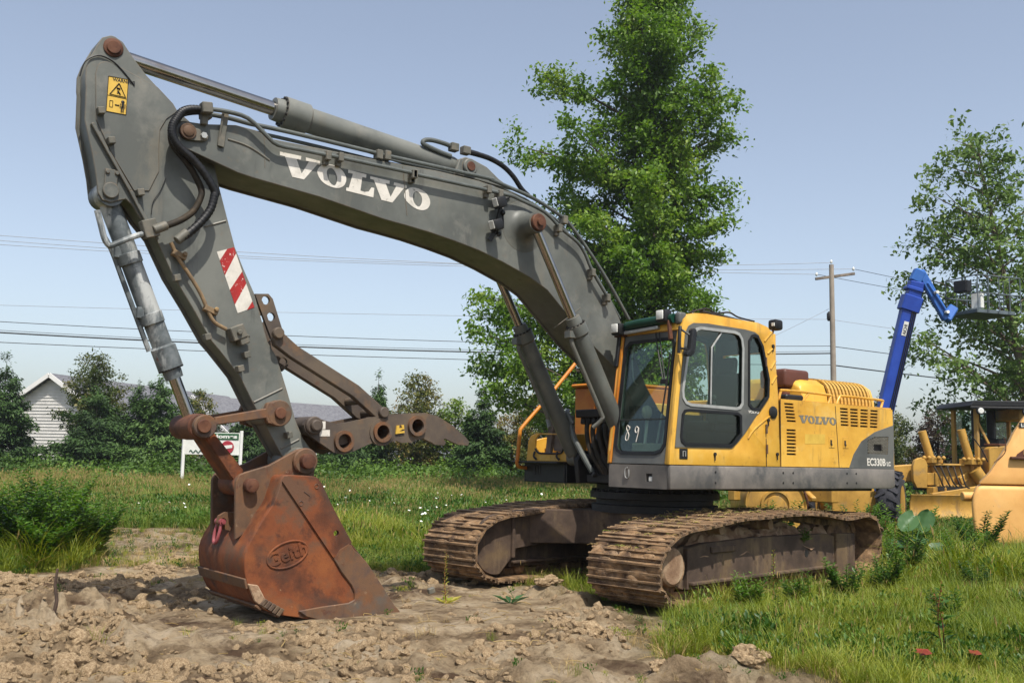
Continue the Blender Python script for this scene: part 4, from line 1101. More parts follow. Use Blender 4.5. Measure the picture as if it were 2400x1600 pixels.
m.tube([(1.13, CY + .01, 3.0), (1.16, CY + .03, 2.9), (1.17, CY + .03, 2.7)], .02, 8)
m.build('mirror_arm', 'black_plastic', cabo)
# inside the cab
m = MB()
ci = inset(CS, .075)
m.prism(ci[3:12] + list(reversed(inset(CS, .09)[3:12])), .548, CY - .05)
m.prism2([(.55, 1.50), (CY - .05, 1.50), (CY - .05, 3.05), (.55, 3.05)], (0, 0, 0), Y, Z, X, -.552, -.535, holes=[[(.66, 1.95), (1.38, 1.95), (1.38, 2.86), (.66, 2.86)]])
m.prism(inset(CS, .02), .548, .56, holes=[inset(CS, .15)])
m.prism([(-.52, 1.50), (1.18, 1.50), (1.18, 1.95), (-.52, 1.95)], .562, .60)
m.build('lining', 'interior_grey', cabo)
m = MB()
m.box((.05, 1.0, 1.93), (.52, .52, .14))
m.box((-.20, 1.0, 2.28), (.14, .50, .62), Matrix.Rotation(R(-8), 3, 'Y'))
m.box((-.25, 1.0, 2.68), (.10, .28, .22), Matrix.Rotation(R(-6), 3, 'Y'))
m.build('seat', 'seat_cloth', cabo, .05, seg=3)
m = MB()
m.box((.05, 1.0, 1.72), (.42, .42, .40))
for y in (.66, 1.34):
    m.box((.15, y, 2.02), (.55, .12, .12))
    m.cyl((.36, y, 2.08), (.38, y, 2.22), .018, n=8)
    m.ball((.385, y, 2.25), .035, 6)
m.box((.85, .64, 1.9), (.35, .12, .5))
m.build('console', 'interior_grey', cabo, .02)
m = MB()
m.cyl((1.0, .82, 1.62), (.95, .82, 2.05), .02, n=8)
m.cyl((1.0, 1.0, 1.62), (.92, 1.04, 2.12), .012, n=8)
m.cyl((1.02, 1.08, 1.55), (.90, 1.12, 2.1), .012, n=8)
m.cyl((1.02, 1.16, 1.55), (.96, 1.16, 1.9), .012, n=8)
m.tube([(.95, .66, 2.4), (1.02, .66, 2.45), (1.05, .66, 2.7), (1.03, .68, 2.85)], .010, 6)
m.build('levers', 'alloy', cabo)
m = MB()
m.ball((1.0, .86, 2.07), .07, 7, (1, .8, 1.2))
m.box((1.05, .95, 1.56), (.14, .5, .05))
m.box((1.08, .95, 1.66), (.02, .5, .10))
m.build('pedals', 'beige_trim', cabo, .01)
m = MB()
m.box((1.02, 1.33, 1.68 + .12), (.10, .012, .17))
m.build('yellow_notice', 'decal_yellow', cabo)

# --- engine side
SP = TR['side_panel']
slots = []
def slot(cx, cz, L, h):
    return [(cx + L / 2, cz - h / 2), (cx + L / 2, cz + h / 2), (cx - L / 2, cz + h / 2), (cx - L / 2, cz - h / 2)]
for cx, cz in TR['slotrows']:
    slots.append(slot(cx, cz, .175, .020))
sg = TR['slotgrid']
for c in range(4):
    for r_ in range(6):
        t = r_ / 5
        cx = sg[c][0] * (1 - t) + sg[4 + c][0] * t
        cz = sg[c][1] * (1 - t) + sg[4 + c][1] * t
        slots.append(slot(cx, cz, .165, .021))
m = MB()
m.prism(SP, CY - .02, CY - .004, holes=slots + [inset(TR['mesh'], -.004)])
m.slab([(-.64, 1.475), (-3.02, 1.475), (-3.02, .30), (-.64, .30)], 2.262, 2.285)
m.box((-.66, 1.0, 1.87), (.03, .92, .80))
sp = m.build('engine_door', 'yellow', EX, 0)
MB().box((-1.85, CY - .075, 1.87), (2.3, .06, .74)).build('slot_shade', 'dark_steel', sp)  # dark backing sheet, stands in for the shade behind slots and mesh
m = MB()
se = TR['seams']
m.bar((se[0][0], CY - .0035, se[0][1]), (se[1][0], CY - .0035, se[1][1]), .004, .010, up=(1, 0, 0))
m.bar((-.632, CY - .0035, 2.28), (-.632, CY - .0035, 1.475), .004, .010, up=(1, 0, 0))
m.build('panel_gap', 'dark_steel', sp)
RG = TR['rear_gray']
rgp = densify(RG[:5], sub=1)
m = MB()
m.prism(RG, CY - .0035, CY + .003, holes=[TR['mesh']])
rg = m.build('rear_quarter_panel', 'cab_grey', EX, 0)
mp_ = TR['mesh']
mx0, mx1 = min(p[0] for p in mp_), max(p[0] for p in mp_)
mz0, mz1 = min(p[1] for p in mp_), max(p[1] for p in mp_)
m = MB()
for k in range(13):
    z = mz0 + (mz1 - mz0) * (k + .5) / 13
    for j in range(15):
        x = mx1 - (mx1 - mx0) * (j + .5 * (k % 2)) / 15
        if not (.32 < (x - mx0) / (mx1 - mx0) < .72 and .12 < (z - mz0) / (mz1 - mz0) < .5):      # torn open here
            if inpoly(np.array([x]), np.array([z]), mp_)[0]:
                m.bar((x, CY - .004, z), (x - .022, CY - .004, z + .010), .006, .006)
                m.bar((x, CY - .004, z), (x - .022, CY - .004, z - .010), .006, .006)
m.build('mesh_grille', 'grey_print', rg, 0, 0)['kind'] = 'stuff'
mw = TR['model_word']
put_text('model_number', 'EC330B', (mw[3][0], CY + .004, mw[3][1]), (-1, 0, 0), (0, 0, 1), .135, 'white_vinyl', rg, .003, .56, width=mw[3][0] - mw[2][0])
put_text('model_number', 'LC', (mw[4][0], CY + .004, mw[3][1]), (-1, 0, 0), (0, 0, 1), .075, 'white_vinyl', rg, .002, .7, width=mw[4][0] - mw[5][0])
# VOLVO letters, drawn once on the boom and fitted to the engine door
LT = {k: TR['let_' + k] for k in ('V1', 'O1', 'O1i', 'L', 'V2', 'O2', 'O2i')}
def fit_letters(tl, tr_, bl):
    o = Vector(LT['V1'][0])
    e = (Vector(LT['V2'][8]) - o).normalized()
    f = Vector((e.y, -e.x))
    if f.y > 0:
        f = -f
    ab = {k: [((Vector(p) - o).dot(e), (Vector(p) - o).dot(f)) for p in v] for k, v in LT.items()}
    A = max(a for v in ab.values() for a, b in v)
    B = max(b for v in ab.values() for a, b in v)
    tl, tr_, bl = Vector(tl), Vector(tr_), Vector(bl)
    return {k: [tuple(tl + (tr_ - tl) * (a / A) + (bl - tl) * (b / B)) for a, b in v] for k, v in ab.items()}
def letters(D, y, mat, parent):
    for k, h in (('V1', None), ('O1', 'O1i'), ('L', None), ('V2', None), ('O2', 'O2i')):
        rnd = h is not None
        pts = densify(D[k], sub=3) if rnd else D[k]
        m = MB()
        m.prism(pts, y, y + .0025, holes=[densify(D[h], sub=3)] if rnd else [])
        m.build('letter', mat, parent, 0, 0)
sw = TR['side_word']
letters(fit_letters(sw[0], sw[1], (sw[0][0], sw[3][1] - .005)), CY - .0035, 'grey_print', sp)
pt = TR['patch']
MB().prism(pt, CY - .0038, CY - .002).build('faded_patch', 'decal_yellow', sp)
for (lx, lz) in TR['latches']:
    m = MB()
    m.box((lx, CY - .002, lz), (.12, .006, .14))
    lo = m.build('door_latch', 'yellow', sp, .004)
    m = MB()
    m.box((lx + .02, CY + .003, lz), (.03, .006, .06))
    m.cyl((lx + .02, CY + .006, lz - .03), (lx + .02, CY + .016, lz - .03), .012, n=8)
    m.build('latch_key', 'dark_steel', lo)
# counterweight
cw = MB()
cwp = [(-2.60, 1.43), (-3.06, 1.475), (-3.14, 1.44), (-3.27, 1.2), (-3.37, .8), (-3.43, .3), (-3.43, -.3), (-3.37, -.8), (-3.27, -1.2), (-3.14, -1.44), (-3.06, -1.475), (-2.60, -1.43)]
cw.slab(cwp, 1.205, 2.262)
cwo = cw.build('counterweight', 'deck_grey', EX, .05, seg=3)
cwo['label'] = 'dented dark grey counterweight at the tail'
m = MB()
m.prism([(-2.85, 1.21), (-2.85, 1.466), (-3.05, 1.466), (-3.10, 1.3), (-3.05, 1.21)], 1.46, 1.500)
# hood with louvres, intake box, rails
m = MB()
hx0, hx1, hx2 = -1.56, -2.09, -3.16
def hood_sec(k):
    return [(1.14, 2.287), (1.13, 2.40), (1.08, 2.55), (.96, 2.63), (.7, 2.66), (-.4, 2.66), (-.5, 2.6), (-.5, 2.287)]
sec = hood_sec(0)
rings = []
for x, sc in ((hx0, .80), (hx0 - .05, .93), (hx0 - .15, .99), (hx1, 1.0)):
    rings.append([Vector((x, y, 2.287 + (z - 2.287) * sc)) for y, z in sec])
n = len(sec)
vs = [v for r_ in rings for v in r_]
fs_ = [(k * n + i, k * n + (i + 1) % n, (k + 1) * n + (i + 1) % n, (k + 1) * n + i) for k in range(len(rings) - 1) for i in range(n)]
fs_ += [tuple(range(n)), tuple(range((len(rings) - 1) * n, len(rings) * n))]
m.add(vs, fs_)
m.prism2([(y, z) for y, z in sec], (0, 0, 0), Y, Z, X, hx2, hx2 + .05)
hd = m.build('engine_hood', 'yellow', EX, .01)
MB().prism2(inset(sec, .035), (0, 0, 0), Y, Z, X, hx2 + .051, hx1 - .001).build('louvre_shade', 'dark_steel', hd)  # dark core, paints the shade in the gaps between louvres
lv = MB()
spath = smooth_path([Vector((0, y, z)) for y, z in sec[:5]] + [Vector((0, .2, 2.66))], 3)
for i in range(len(spath) - 1):
    a, b = spath[i], spath[i + 1]
    lv.bar(a, b + (b - a) * .1, .045, .028, up=Vector((0, -(b - a).z, (b - a).y)))
LV = lv.mesh('louvre', 'yellow', 0)
for k in range(12):
    o = link('louvre', LV, hd)
    o.location = (hx1 - .05 - k * (hx1 - hx2 - .10) / 12, 0, 0)
mf = TR['muffler']
m = MB()
m.slab([(-1.40, .98), (-1.92, .98), (-1.92, .55), (-1.40, .55)], 2.50, 2.745)
m.slab([(-1.42, .96), (-1.55, .96), (-1.55, .60), (-1.42, .60)], 2.287, 2.499)
m.build('air_intake_box', 'brown_box', EX, .045, seg=3)
m = MB()
m.box((-1.25, 1.1, 2.33), (.35, .3, .10))
m.build('black_cover', 'black_plastic', EX, .02)
for nm, rp_ in (('rail1', TR['rail1']), ('rail2', TR['rail2'])):
    m = MB()
    pth = [(p[0], 1.40, p[1]) for p in rp_]
    pth[0] = (pth[0][0], 1.40, 2.27)
    pth[-1] = (pth[-1][0], 1.40, 2.27)
    m.tube(pth, .017, 10, 4)
    if nm == 'rail1':
        m.tube([(p[0], 1.40, z) for p, z in zip(TR['rail1b'], (TR['rail1b'][0][1], 2.27))], .015, 8, 1)
    m.build('hood_rail', 'yellow', EX)

# --- boom
BY = .3
bp_ = TR['boom']
m = MB()
m.prism(bp_, BY - .026, BY)
m.prism(bp_, -BY, -BY + .026)
m.prism(inset(bp_, .022), -BY + .0265, BY - .0265)
boom = m.build('boom', 'boom_paint', EX, .006)
letters(LT, BY + .001, 'white_vinyl', boom)
pn = TR['boom_pin'][0]
m = MB()
m.prism(densify(TR['boom_link'], sub=2), BY + .001, BY + .03)
kp = m.build('pin_keeper', 'clamp', boom, .006)
m = MB()
m.cyl((pn[0], -BY - .04, pn[1]), (pn[0], BY + .045, pn[1]), .075)
m.lathe((pn[0], BY + .045, pn[1]), Y, [(0, .055), (.012, .05)], 16)
m.build('boom_tip_pin', 'rust_worn', boom, .005)
bl_ = TR['boom_link']
m = MB()
m.cyl((bl_[5][0] + .05, BY + .03, bl_[5][1] - .01), (bl_[5][0] + .05, BY + .06, bl_[5][1] - .01), .03, n=6)
m.build('keeper_bolt', 'alloy', kp)
bc = TR['boom_cyl_pin'][0]
m = MB()
m.lathe((bc[0], BY - .01, bc[1]), Y, [(0, .30), (.012, .295), (.03, .20), (.07, .15), (.12, .125), (.28, .115)], 32)
m.build('cylinder_boss', 'boom_paint', boom)
m = MB()
m.lathe((bc[0], -BY + .01, bc[1]), -Y, [(0, .30), (.012, .295), (.03, .20), (.07, .15), (.12, .125), (.28, .115)], 32)
m.build('cylinder_boss', 'boom_paint', boom)
for s in (1, -1):
    m = MB()
    m.lathe((bc[0], s * .50, bc[1]), Y * s, [(0, .06), (0, .098), (.107, .098), (.115, .09), (.115, .045), (.145, .042), (.145, .02)], 24)
    m.build('boss_cap', 'rust_bright', boom)
# weld seams on the side
def seam(a, b, y, mat, par, r=.006):
    mm = MB()
    mm.tube([(a[0], y, a[1]), (b[0], y, b[1])], r, 6, 1)
    mm.build('weld_seam', mat, par)
seam((4.05, 4.53), (3.98, 4.02), BY, 'boom_paint', boom)
seam((5.60, 4.60), (5.57, 4.22), BY, 'boom_paint', boom, .004)
seam((1.55, 3.30), (1.95, 3.02), BY, 'boom_paint', boom, .004)
m = MB()
m.tube([(5.95 - t * .42, BY - .002, 4.42 - t * .12 + .03 * math.sin(t * 3.1)) for t in (0, .3, .6, 1)], .012, 6)
m.build('stiffener_rib', 'boom_paint', boom)
def pipe(name, key, y, r, mat, par, n=10, sub=3):
    mm = MB()
    mm.tube([(p[0], y, p[1]) for p in TR[key]], r, n, sub)
    return mm.build(name, mat, par)
pipe('hydraulic_pipe', 'pipe1', BY + .07, .021, 'pipe_grey', boom)
pipe('hydraulic_pipe', 'pipe2', BY - .02, .022, 'pipe_grey', boom)
m = MB()
m.tube([(p[0] - .03, -.12, p[1] + .06) for p in TR['pipe2'][4:]], .020, 8, 3)
m.tube([(p[0] - .02, .10, p[1] + .03) for p in TR['pipe2'][8:]], .014, 8, 3)
m.build('hydraulic_pipe', 'pipe_grey', boom)
for cx, cz in TR['clampA']:
    m = MB()
    m.box((cx, BY + .055, cz), (.055, .11, .09))
    m.box((cx + .0, BY + .03, cz - .055), (.05, .055, .06))
    m.build('pipe_clamp', 'clamp', boom, .006)
for cx, cz in TR['clampB']:
    m = MB()
    m.box((cx, BY - .02, cz - .01), (.07, .10, .10))
    m.build('pipe_clamp', 'clamp', boom, .008)
m = MB()                                 # hose support hoop near the tip
hp = Vector((6.02, BY, 4.46))
m.tube([hp + Vector((.02, .0, -.12)), hp + Vector((.01, .03, .06)), hp + Vector((0, .03, .18)), hp + Vector((-.02, -.02, .22))], .012, 8)
m.bar(hp + Vector((.0, .015, -.13)), hp + Vector((-.03, .015, .20)), .06, .02, up=(0, 1, 0))
m.build('hose_hoop', 'clamp', boom, .004)
m = MB()
for k_, key in ((BY + .07, 'pipe1'), (BY - .02, 'pipe2')):
    p = TR[key][0]
    m.box((p[0] - .02, k_ + .02, p[1]), (.10, .09, .10), Matrix.Rotation(R(8), 3, 'Y'))
m.box((TR['pipe1'][0][0] - .03, BY + .02, TR['pipe1'][0][1] - .07), (.06, .06, .14))
m.build('hose_block', 'clamp', boom, .008)
# arm-cylinder lugs on the boom's back
m = MB()
ab_ = [tuple(p) for p in TR['ac_bracket']]
for y in (.16, -.20):
    m.prism(ab_, y, y + .04)
m.cyl((TR['acpin'][0][0], -.24, TR['acpin'][0][1]), (TR['acpin'][0][0], .24, TR['acpin'][0][1]), .09)
m.build('cylinder_lug', 'boom_paint', boom, .01)
MB().cyl((TR['acpin'][0][0], -.25, TR['acpin'][0][1]), (TR['acpin'][0][0], .252, TR['acpin'][0][1]), .055).build('lug_pin', 'rust_bright', boom, .006)
m = MB()
lp = [(p[0], .12, p[1]) for p in TR['loop']]
m.tube(lp[:8], .026, 10, 4)
m.build('loop_pipe', 'pipe_grey', boom)
m = MB()
m.tube(lp[8:], .030, 10, 4)
m.build('rubber_hose', 'rubber', boom)
m = MB()
for k in (7, 8):
    m.box(lp[k], (.10, .09, .09))
m.bar((lp[1][0], .12, lp[1][1] - .02), (lp[6][0] - .02, .12, lp[6][1]), .05, .06)
m.build('hose_block', 'clamp', boom, .008)
for key, dz in (('lamp1', 0), ('lamp2', 0)):
    cx, cz = TR[key][0]
    m = MB()
    m.box((cx, .42, cz), (.13, .12, .125), Matrix.Rotation(R(20), 3, 'Y'))
    lb = m.build('work_lamp', 'black_plastic', boom, .02, seg=2)
    m = MB()
    m.box((cx + .066, .425, cz - .012), (.01, .09, .095), Matrix.Rotation(R(20), 3, 'Y'))
    m.build('lamp_lens', 'lamp_white', lb, .01)
m = MB()
l1, l2 = TR['lamp1'][0], TR['lamp2'][0]
m.bar((l1[0] - .05, .38, l1[1] - .05), (l1[0] - .02, .36, l1[1] - .22), .03, .05)
m.tube([(l1[0] - .09, .36, l1[1] - .05), (l1[0] - .13, .33, l1[1] + .06), (l1[0] - .22, .31, l1[1] + .12)], .010, 6)
m.tube([(l1[0] - .08, .36, l1[1] - .05), (l1[0] - .10, .36, l1[1] - .25), (l2[0] - .09, .36, l2[1] + .05)], .012, 6)
m.ball((l1[0] - .07, .39, l1[1] - .10), .030, 5)
m.build('lamp_bracket', 'black_plastic', boom)
m = MB()
m.bar((l2[0] - .04, .38, l2[1] - .03), (l2[0] + .02, .33, l2[1] - .16), .03, .05)
m.ball((l2[0] - .06, .39, l2[1] - .09), .028, 5)
m.build('lamp_bracket', 'black_plastic', boom)

# --- hydraulic cylinders
def ram(name, p0, p1, g, r_tube, r_rod, r_gland, gl, mat, label=None, bolts=True, eye0=.11, eye1=.10, w_=.12):
    """p0: rod eye, p1: base eye, g: share of the length that is bare rod."""
    p0, p1 = Vector(p0), Vector(p1)
    d = (p1 - p0).normalized()
    L = (p1 - p0).length
    m = MB()
    m.lathe(p0 + d * (L * g), d, [(0, r_rod * 1.25), (0, r_gland * .72), (.03, r_gland * .74), (.10, r_gland * .76), (.10, r_gland), (.10 + gl, r_gland), (.12 + gl, r_tube), (L * (1 - g) - .12, r_tube), (L * (1 - g) - .05, r_tube * .9), (L * (1 - g), r_tube * .6)], 28)
    m.cyl(p1 - Y * w_, p1 + Y * w_, eye1, n=24)
    o = m.build(name, mat, EX)
    if label:
        o['label'] = label
    m = MB()
    m.cyl(p0 + d * .02, p0 + d * (L * g + .02), r_rod, n=28)
    m.build('piston_rod', 'chrome', o)
    m = MB()
    m.cyl(p0 - Y * w_, p0 + Y * w_, eye0, n=24)
    m.build('rod_eye', 'rust_bright' if name == 'bucket_cylinder' else mat, o, .01)
    if bolts:
        m = MB()
        u, v = perp(d)
        c = p0 + d * (L * g + .085)
        for i in range(14):
            a = 2 * math.pi * i / 14
            q = c + (u * math.cos(a) + v * math.sin(a)) * r_gland * .88
            m.cyl(q, q + d * .02, .014, n=6)
        m.build('gland_bolts', 'dark_steel', o)['kind'] = 'stuff'
    return o
for s in (1, -1):
    o = ram('boom_cylinder', (bc[0], s * .5, bc[1]), (.907, s * .5, 1.528), .385, .102, .052, .120, .12, 'boom_paint', 'boom lift cylinder nearer the cab' if s > 0 else 'boom lift cylinder beside the tool box', w_=.07, eye0=.10)
    m = MB()
    a, b = Vector((bc[0], s * .5, bc[1])), Vector((.907, s * .5, 1.528))
    d = (b - a).normalized()
    sd_ = Vector((d.z, 0, -d.x))
    if sd_.x < 0:
        sd_ = -sd_
    P_ = lambda t, k, dy=0: a + d * t + sd_ * k + Y * dy
    m.tube([P_(1.35, .10), P_(1.42, .15), P_(1.6, .155), P_(2.3, .15), P_(2.40, .17), P_(2.46, .26, -s * .1)], .026, 10, 4)
    m.box(P_(1.33, .12), (.10, .10, .08))
    m.build('feed_pipe', 'boom_paint', o, 0)
ac = ram('arm_cylinder', (TR['arm_top_pin'][0][0], 0, TR['arm_top_pin'][0][1]), (TR['acpin'][0][0], 0, TR['acpin'][0][1]), .415, .130, .072, .158, .26, 'boom_paint', w_=.12, eye0=.12, eye1=.12)
lk = TR['linkpin'][0]
bkp = TR['bcyl_pin'][0]
bk = ram('bucket_cylinder', (lk[0] - .02, 0, lk[1]), (bkp[0] - .01, 0, bkp[1] - .01), .215, .092, .056, .114, .20, 'cylinder_worn', w_=.14, eye0=.12, eye1=.12)
m = MB()
d = (Vector((bkp[0], 0, bkp[1])) - Vector((lk[0], 0, lk[1]))).normalized()
for t in (1.05, 1.62):
    c = Vector((lk[0], 0, lk[1])) + d * t
    m.cyl(c - d * .05, c + d * .05, .112, n=24)
    m.box(c + Vector((.11, .02, .04)), (.06, .08, .10))
m.build('tube_band', 'cylinder_worn', bk, .004)
m = MB()
m.tube([Vector((lk[0], 0, lk[1])) + d * t + Vector((.155, .0, .06)) for t in (.66, .9, 1.3, 1.62)] + [Vector((lk[0], .05, lk[1])) + d * 1.75 + Vector((.2, 0, .06)), ], .024, 8)
m.build('feed_pipe', 'cylinder_worn', bk)

# --- arm (stick)
AY = .16
ap = TR['arm']
m = MB()
m.prism(ap, AY - .024, AY)
m.prism(ap, -AY, -AY + .024)
core = [p for p in inset(ap, .03)]
m.prism(core, -AY + .0245, AY - .0245)
tipc = TR['armtip'][0]
m.lathe((tipc[0], -.25, tipc[1]), Y, [(0, .10), (0, .125), (.06, .13), (.44, .13), (.5, .125), (.5, .10)], 24)
for c_ in (TR['linkarm'][0], (pn[0], pn[1])):
    m.lathe((c_[0], -.262, c_[1]), Y, [(0, .08), (0, .115), (.524, .115), (.524, .08)], 24)
arm = m.build('arm', 'boom_paint', EX, .006)
m = MB()
m.prism(TR['arm_panel'], AY + .001, AY + .010)
m.build('reinforcing_plate', 'boom_paint', arm, .004)
dg_ = TR['arm_diag']
m = MB()
for a, b in zip(dg_, dg_[1:]):
    m.bar((a[0], AY + .02, a[1]), (b[0], AY + .02, b[1]), .04, .03, up=(1, 0, 0))
m.build('edge_flange', 'boom_paint', arm, .005)
tp_ = TR['arm_top_pin'][0]
m = MB()
m.cyl((tp_[0], -AY - .03, tp_[1]), (tp_[0], AY + .03, tp_[1]), .062)
m.lathe((tp_[0], AY + .002, tp_[1]), Y, [(0, .09), (.012, .085)], 20)
m.build('arm_top_pin', 'rust_bright', arm, .006)
m = MB()
m.cyl((bkp[0], -AY - .03, bkp[1]), (bkp[0], AY + .03, bkp[1]), .07)
m.box((bkp[0] + .005, AY + .012, bkp[1] + .11), (.11, .024, .16))
m.cyl((bkp[0] + .04, AY + .02, bkp[1] + .16), (bkp[0] + .04, AY + .04, bkp[1] + .16), .022, n=6)
m.cyl((bkp[0] - .04, AY + .02, bkp[1] + .16), (bkp[0] - .04, AY + .04, bkp[1] + .16), .022, n=6)
m.build('cylinder_pin', 'boom_paint', arm, .006)
for (lx, lz) in TR['lugs']:
    MB().box((lx, AY + .04, lz), (.06, .08, .06), Matrix.Rotation(R(15), 3, 'Y')).build('cable_lug', 'clamp', arm, .005)
aw = TR['arm_welds']
for i in (0, 2, 4):
    seam(aw[i], aw[i + 1], AY, 'boom_paint', arm, .011)
# decals
dw = [Vector(p) for p in TR['decal_warn']]
m = MB().prism(TR['decal_warn'], AY + .0105, AY + .012)
dec = m.build('warning_decal', 'decal_yellow', arm, 0, 0)
def dq(a, b):
    p = (dw[0] * (1 - a) + dw[1] * a) * (1 - b) + (dw[3] * (1 - a) + dw[2] * a) * b
    return (p.x, AY + .0135, p.y)
m = MB()
m.tube([dq(.55, .16), dq(.12, .50), dq(.92, .52), dq(.55, .16)], .006, 4, 1)
m.tube([dq(0, 0), dq(1, 0), dq(1, 1), dq(0, 1), dq(0, 0)], .003, 4, 1)
m.tube([dq(.0, .54), dq(1, .56)], .002, 4, 1)
m.tube([dq(.45, .30), dq(.62, .31)], .009, 4, 1)
m.tube([dq(.50, .37), dq(.58, .42), dq(.64, .47)], .007, 4, 1)
m.tube([dq(.48, .44), dq(.60, .41)], .005, 4, 1)
m.tube([dq(.15, .68), dq(.30, .68), dq(.30, .86), dq(.15, .86), dq(.15, .68)], .003, 4, 1)
m.tube([dq(.42, .78), dq(.62, .78)], .005, 4, 1)
m.tube([dq(.47, .76), dq(.42, .78), dq(.47, .80)], .003, 4, 1)
m.tube([dq(.57, .76), dq(.62, .78), dq(.57, .80)], .003, 4, 1)
m.tube([dq(.80, .70), dq(.80, .80)], .012, 6, 1)
m.tube([dq(.75, .80), dq(.75, .95)], .006, 6, 1)
m.tube([dq(.84, .80), dq(.84, .95)], .006, 6, 1)
m.tube([dq(.68, .72), dq(.68, .84)], .004, 6, 1)
m.tube([dq(.92, .72), dq(.92, .84)], .004, 6, 1)
m.ball(dq(.80, .665), .016, 5, (1, .3, 1))
m.build('decal_drawing', 'black_print', dec, 0)
put_text('decal_wording', 'WARNING', dq(.22, .115), (dw[1].x - dw[0].x, 0, dw[1].y - dw[0].y), (dw[0].x - dw[3].x, 0, dw[0].y - dw[3].y), .042, 'black_print', dec, .001, .95, .0006)
ds = [Vector(p) for p in TR['decal_stripe']]
st = MB().prism(TR['decal_stripe'], AY + .001, AY + .0025).build('stripe_decal', 'white_vinyl', arm, 0, 0)
def sq_(a, b):
    p = (ds[0] * (1 - a) + ds[1] * a) * (1 - b) + (ds[3] * (1 - a) + ds[2] * a) * b
    return (p.x, p.y)
for pg in ([(.60, 0), (1, 0), (1, .10), (0, .38), (0, .14)], [(1, .40), (1, .60), (0, .86), (0, .62)], [(1, .90), (1, 1), (.55, 1)]):
    MB().prism([sq_(a, b) for a, b in pg], AY + .003, AY + .004).build('red_stripe', 'red_vinyl', st, 0, 0)
# hoses and pipes on the arm
pipe('rubber_hose', 'hoseA', AY + .12, .030, 'rubber_dusty', arm, 12, 4)
hb = pipe('rubber_hose', 'hoseB', AY + .19, .036, 'rubber', arm, 12, 4)
m = MB()                                 # spiral guard wound on the outer hose
Ph = smooth_path([Vector((p[0], AY + .19, p[1])) for p in TR['hoseB']], 12)
for i in range(6, len(Ph) - 6, 3):
    dd = (Ph[i + 1] - Ph[i - 1]).normalized()
    m.cyl(Ph[i] - dd * .008, Ph[i] + dd * .008, .0395, n=12, cap=True)
m.build('spiral_guard', 'rubber', hb, 0)
pipe('steel_pipe', 'pipe_arm', AY + .06, .018, 'pipe_tan', arm)
pipe('steel_pipe', 'pipe_low', AY + .08, .026, 'cylinder_worn', arm)
m = MB()
for k, (a, b) in enumerate(((-1, -2), (-1, -2))):
    key = ('hoseA', 'hoseB')[k]
    p = Vector((TR[key][-1][0], AY + (.12, .19)[k], TR[key][-1][1]))
    q = Vector((TR[key][-3][0], AY + (.12, .19)[k], TR[key][-3][1]))
    dd = (p - q).normalized()
    m.cyl(p - dd * .10, p + dd * .03, .043, n=14)
p = TR['hoseA'][-1]
m.box((p[0] + .05, AY + .08, p[1]), (.13, .10, .16), Matrix.Rotation(R(20), 3, 'Y'))
m.build('hose_fitting', 'clamp', arm, .006)
for i in (2, 6):
    p = TR['pipe_arm'][i]
    m = MB()
    m.box((p[0] - .03, AY + .045, p[1]), (.13, .075, .05), Matrix.Rotation(R(-20), 3, 'Y'))
    m.cyl((p[0] - .07, AY + .08, p[1] + .01), (p[0] - .07, AY + .11, p[1] + .01), .022, n=6)
    m.build('pipe_clamp', 'pipe_tan', arm, .005)
p = TR['valve'][0]
m = MB()
m.box((p[0], AY + .065, p[1]), (.14, .13, .13), Matrix.Rotation(R(25), 3, 'Y'))
m.box((p[0] - .06, AY + .065, p[1] - .06), (.09, .11, .09), Matrix.Rotation(R(25), 3, 'Y'))
m.cyl((p[0], AY + .13, p[1]), (p[0], AY + .155, p[1]), .028, n=6)
m.cyl((p[0] - .13, AY + .06, p[1] - .02), (p[0] - .06, AY + .06, p[1] - .02), .02, n=8)
m.build('shutoff_valve', 'clamp', arm, .008)
m = MB()
for pts in ([(201, 0)],):
    pass
w1 = [(7.06, 4.90), (6.98, 4.97), (6.90, 4.93), (6.80, 4.83)]
m.tube([(a, AY + .014, b) for a, b in ((7.255, 4.74), (7.22, 4.88), (7.12, 4.965), (7.0, 4.95), (6.90, 4.88), (6.79, 4.77))], .007, 6)
m.tube([(a, AY + .012, b) for a, b in ((6.46, 3.98), (6.50, 3.86), (6.56, 3.74), (6.57, 3.62))], .004, 6)
m.build('grease_line', 'black_plastic', arm)

# --- linkage
la, bl2, at_ = TR['linkarm'][0], TR['bucklink'][0], TR['armtip'][0]
for s in (1, -1):
    m = MB()
    y0, y1 = (.265, .335) if s > 0 else (-.335, -.265)
    lv_ = TR['lever']
    m.prism(lv_, y0, y1)
    m.prism(ring((la[0], la[1]), .125, 24) , y0 - .003, y1 + .003)
    m.prism([(la[0] + .02, la[1] + .115), (lv_[0][0] + .0, lv_[0][1] + .05), (lv_[0][0] + .02, lv_[0][1]), (lv_[3][0] + .02, lv_[3][1]), (lv_[3][0], lv_[3][1] - .05), (la[0] + .02, la[1] - .115)], y0 - .001, y1 + .001)
    m.prism(ring((lk[0] - .02, lk[1]), .105, 24), y0 - .002, y1 + .002)
    lo = m.build('lever', 'rust_worn', EX, .008)
    lo['label'] = 'steel lever arm on the near side of the stick' if s > 0 else 'steel lever arm on the far side of the stick'
    e = y1 if s > 0 else y0
    for c, r_ in ((la, .055), ((lk[0], lk[1]), .062)):
        MB().cyl((c[0], e - s * .01, c[1]), (c[0], e + s * .035, c[1]), r_, n=20).build('link_pin', 'rust_bright', lo, .006)
m = MB()
m.cyl((lk[0], -.262, lk[1]), (lk[0], .262, lk[1]), .115, n=28)
m.build('pivot_barrel', 'rust_bright', EX, .012)
m = MB()
m.prism(TR['conrod'], -.17, .17)
m.prism(ring((bl2[0], bl2[1]), .105, 22), -.20, .20)
m.build('bucket_link', 'rust', EX, .012)

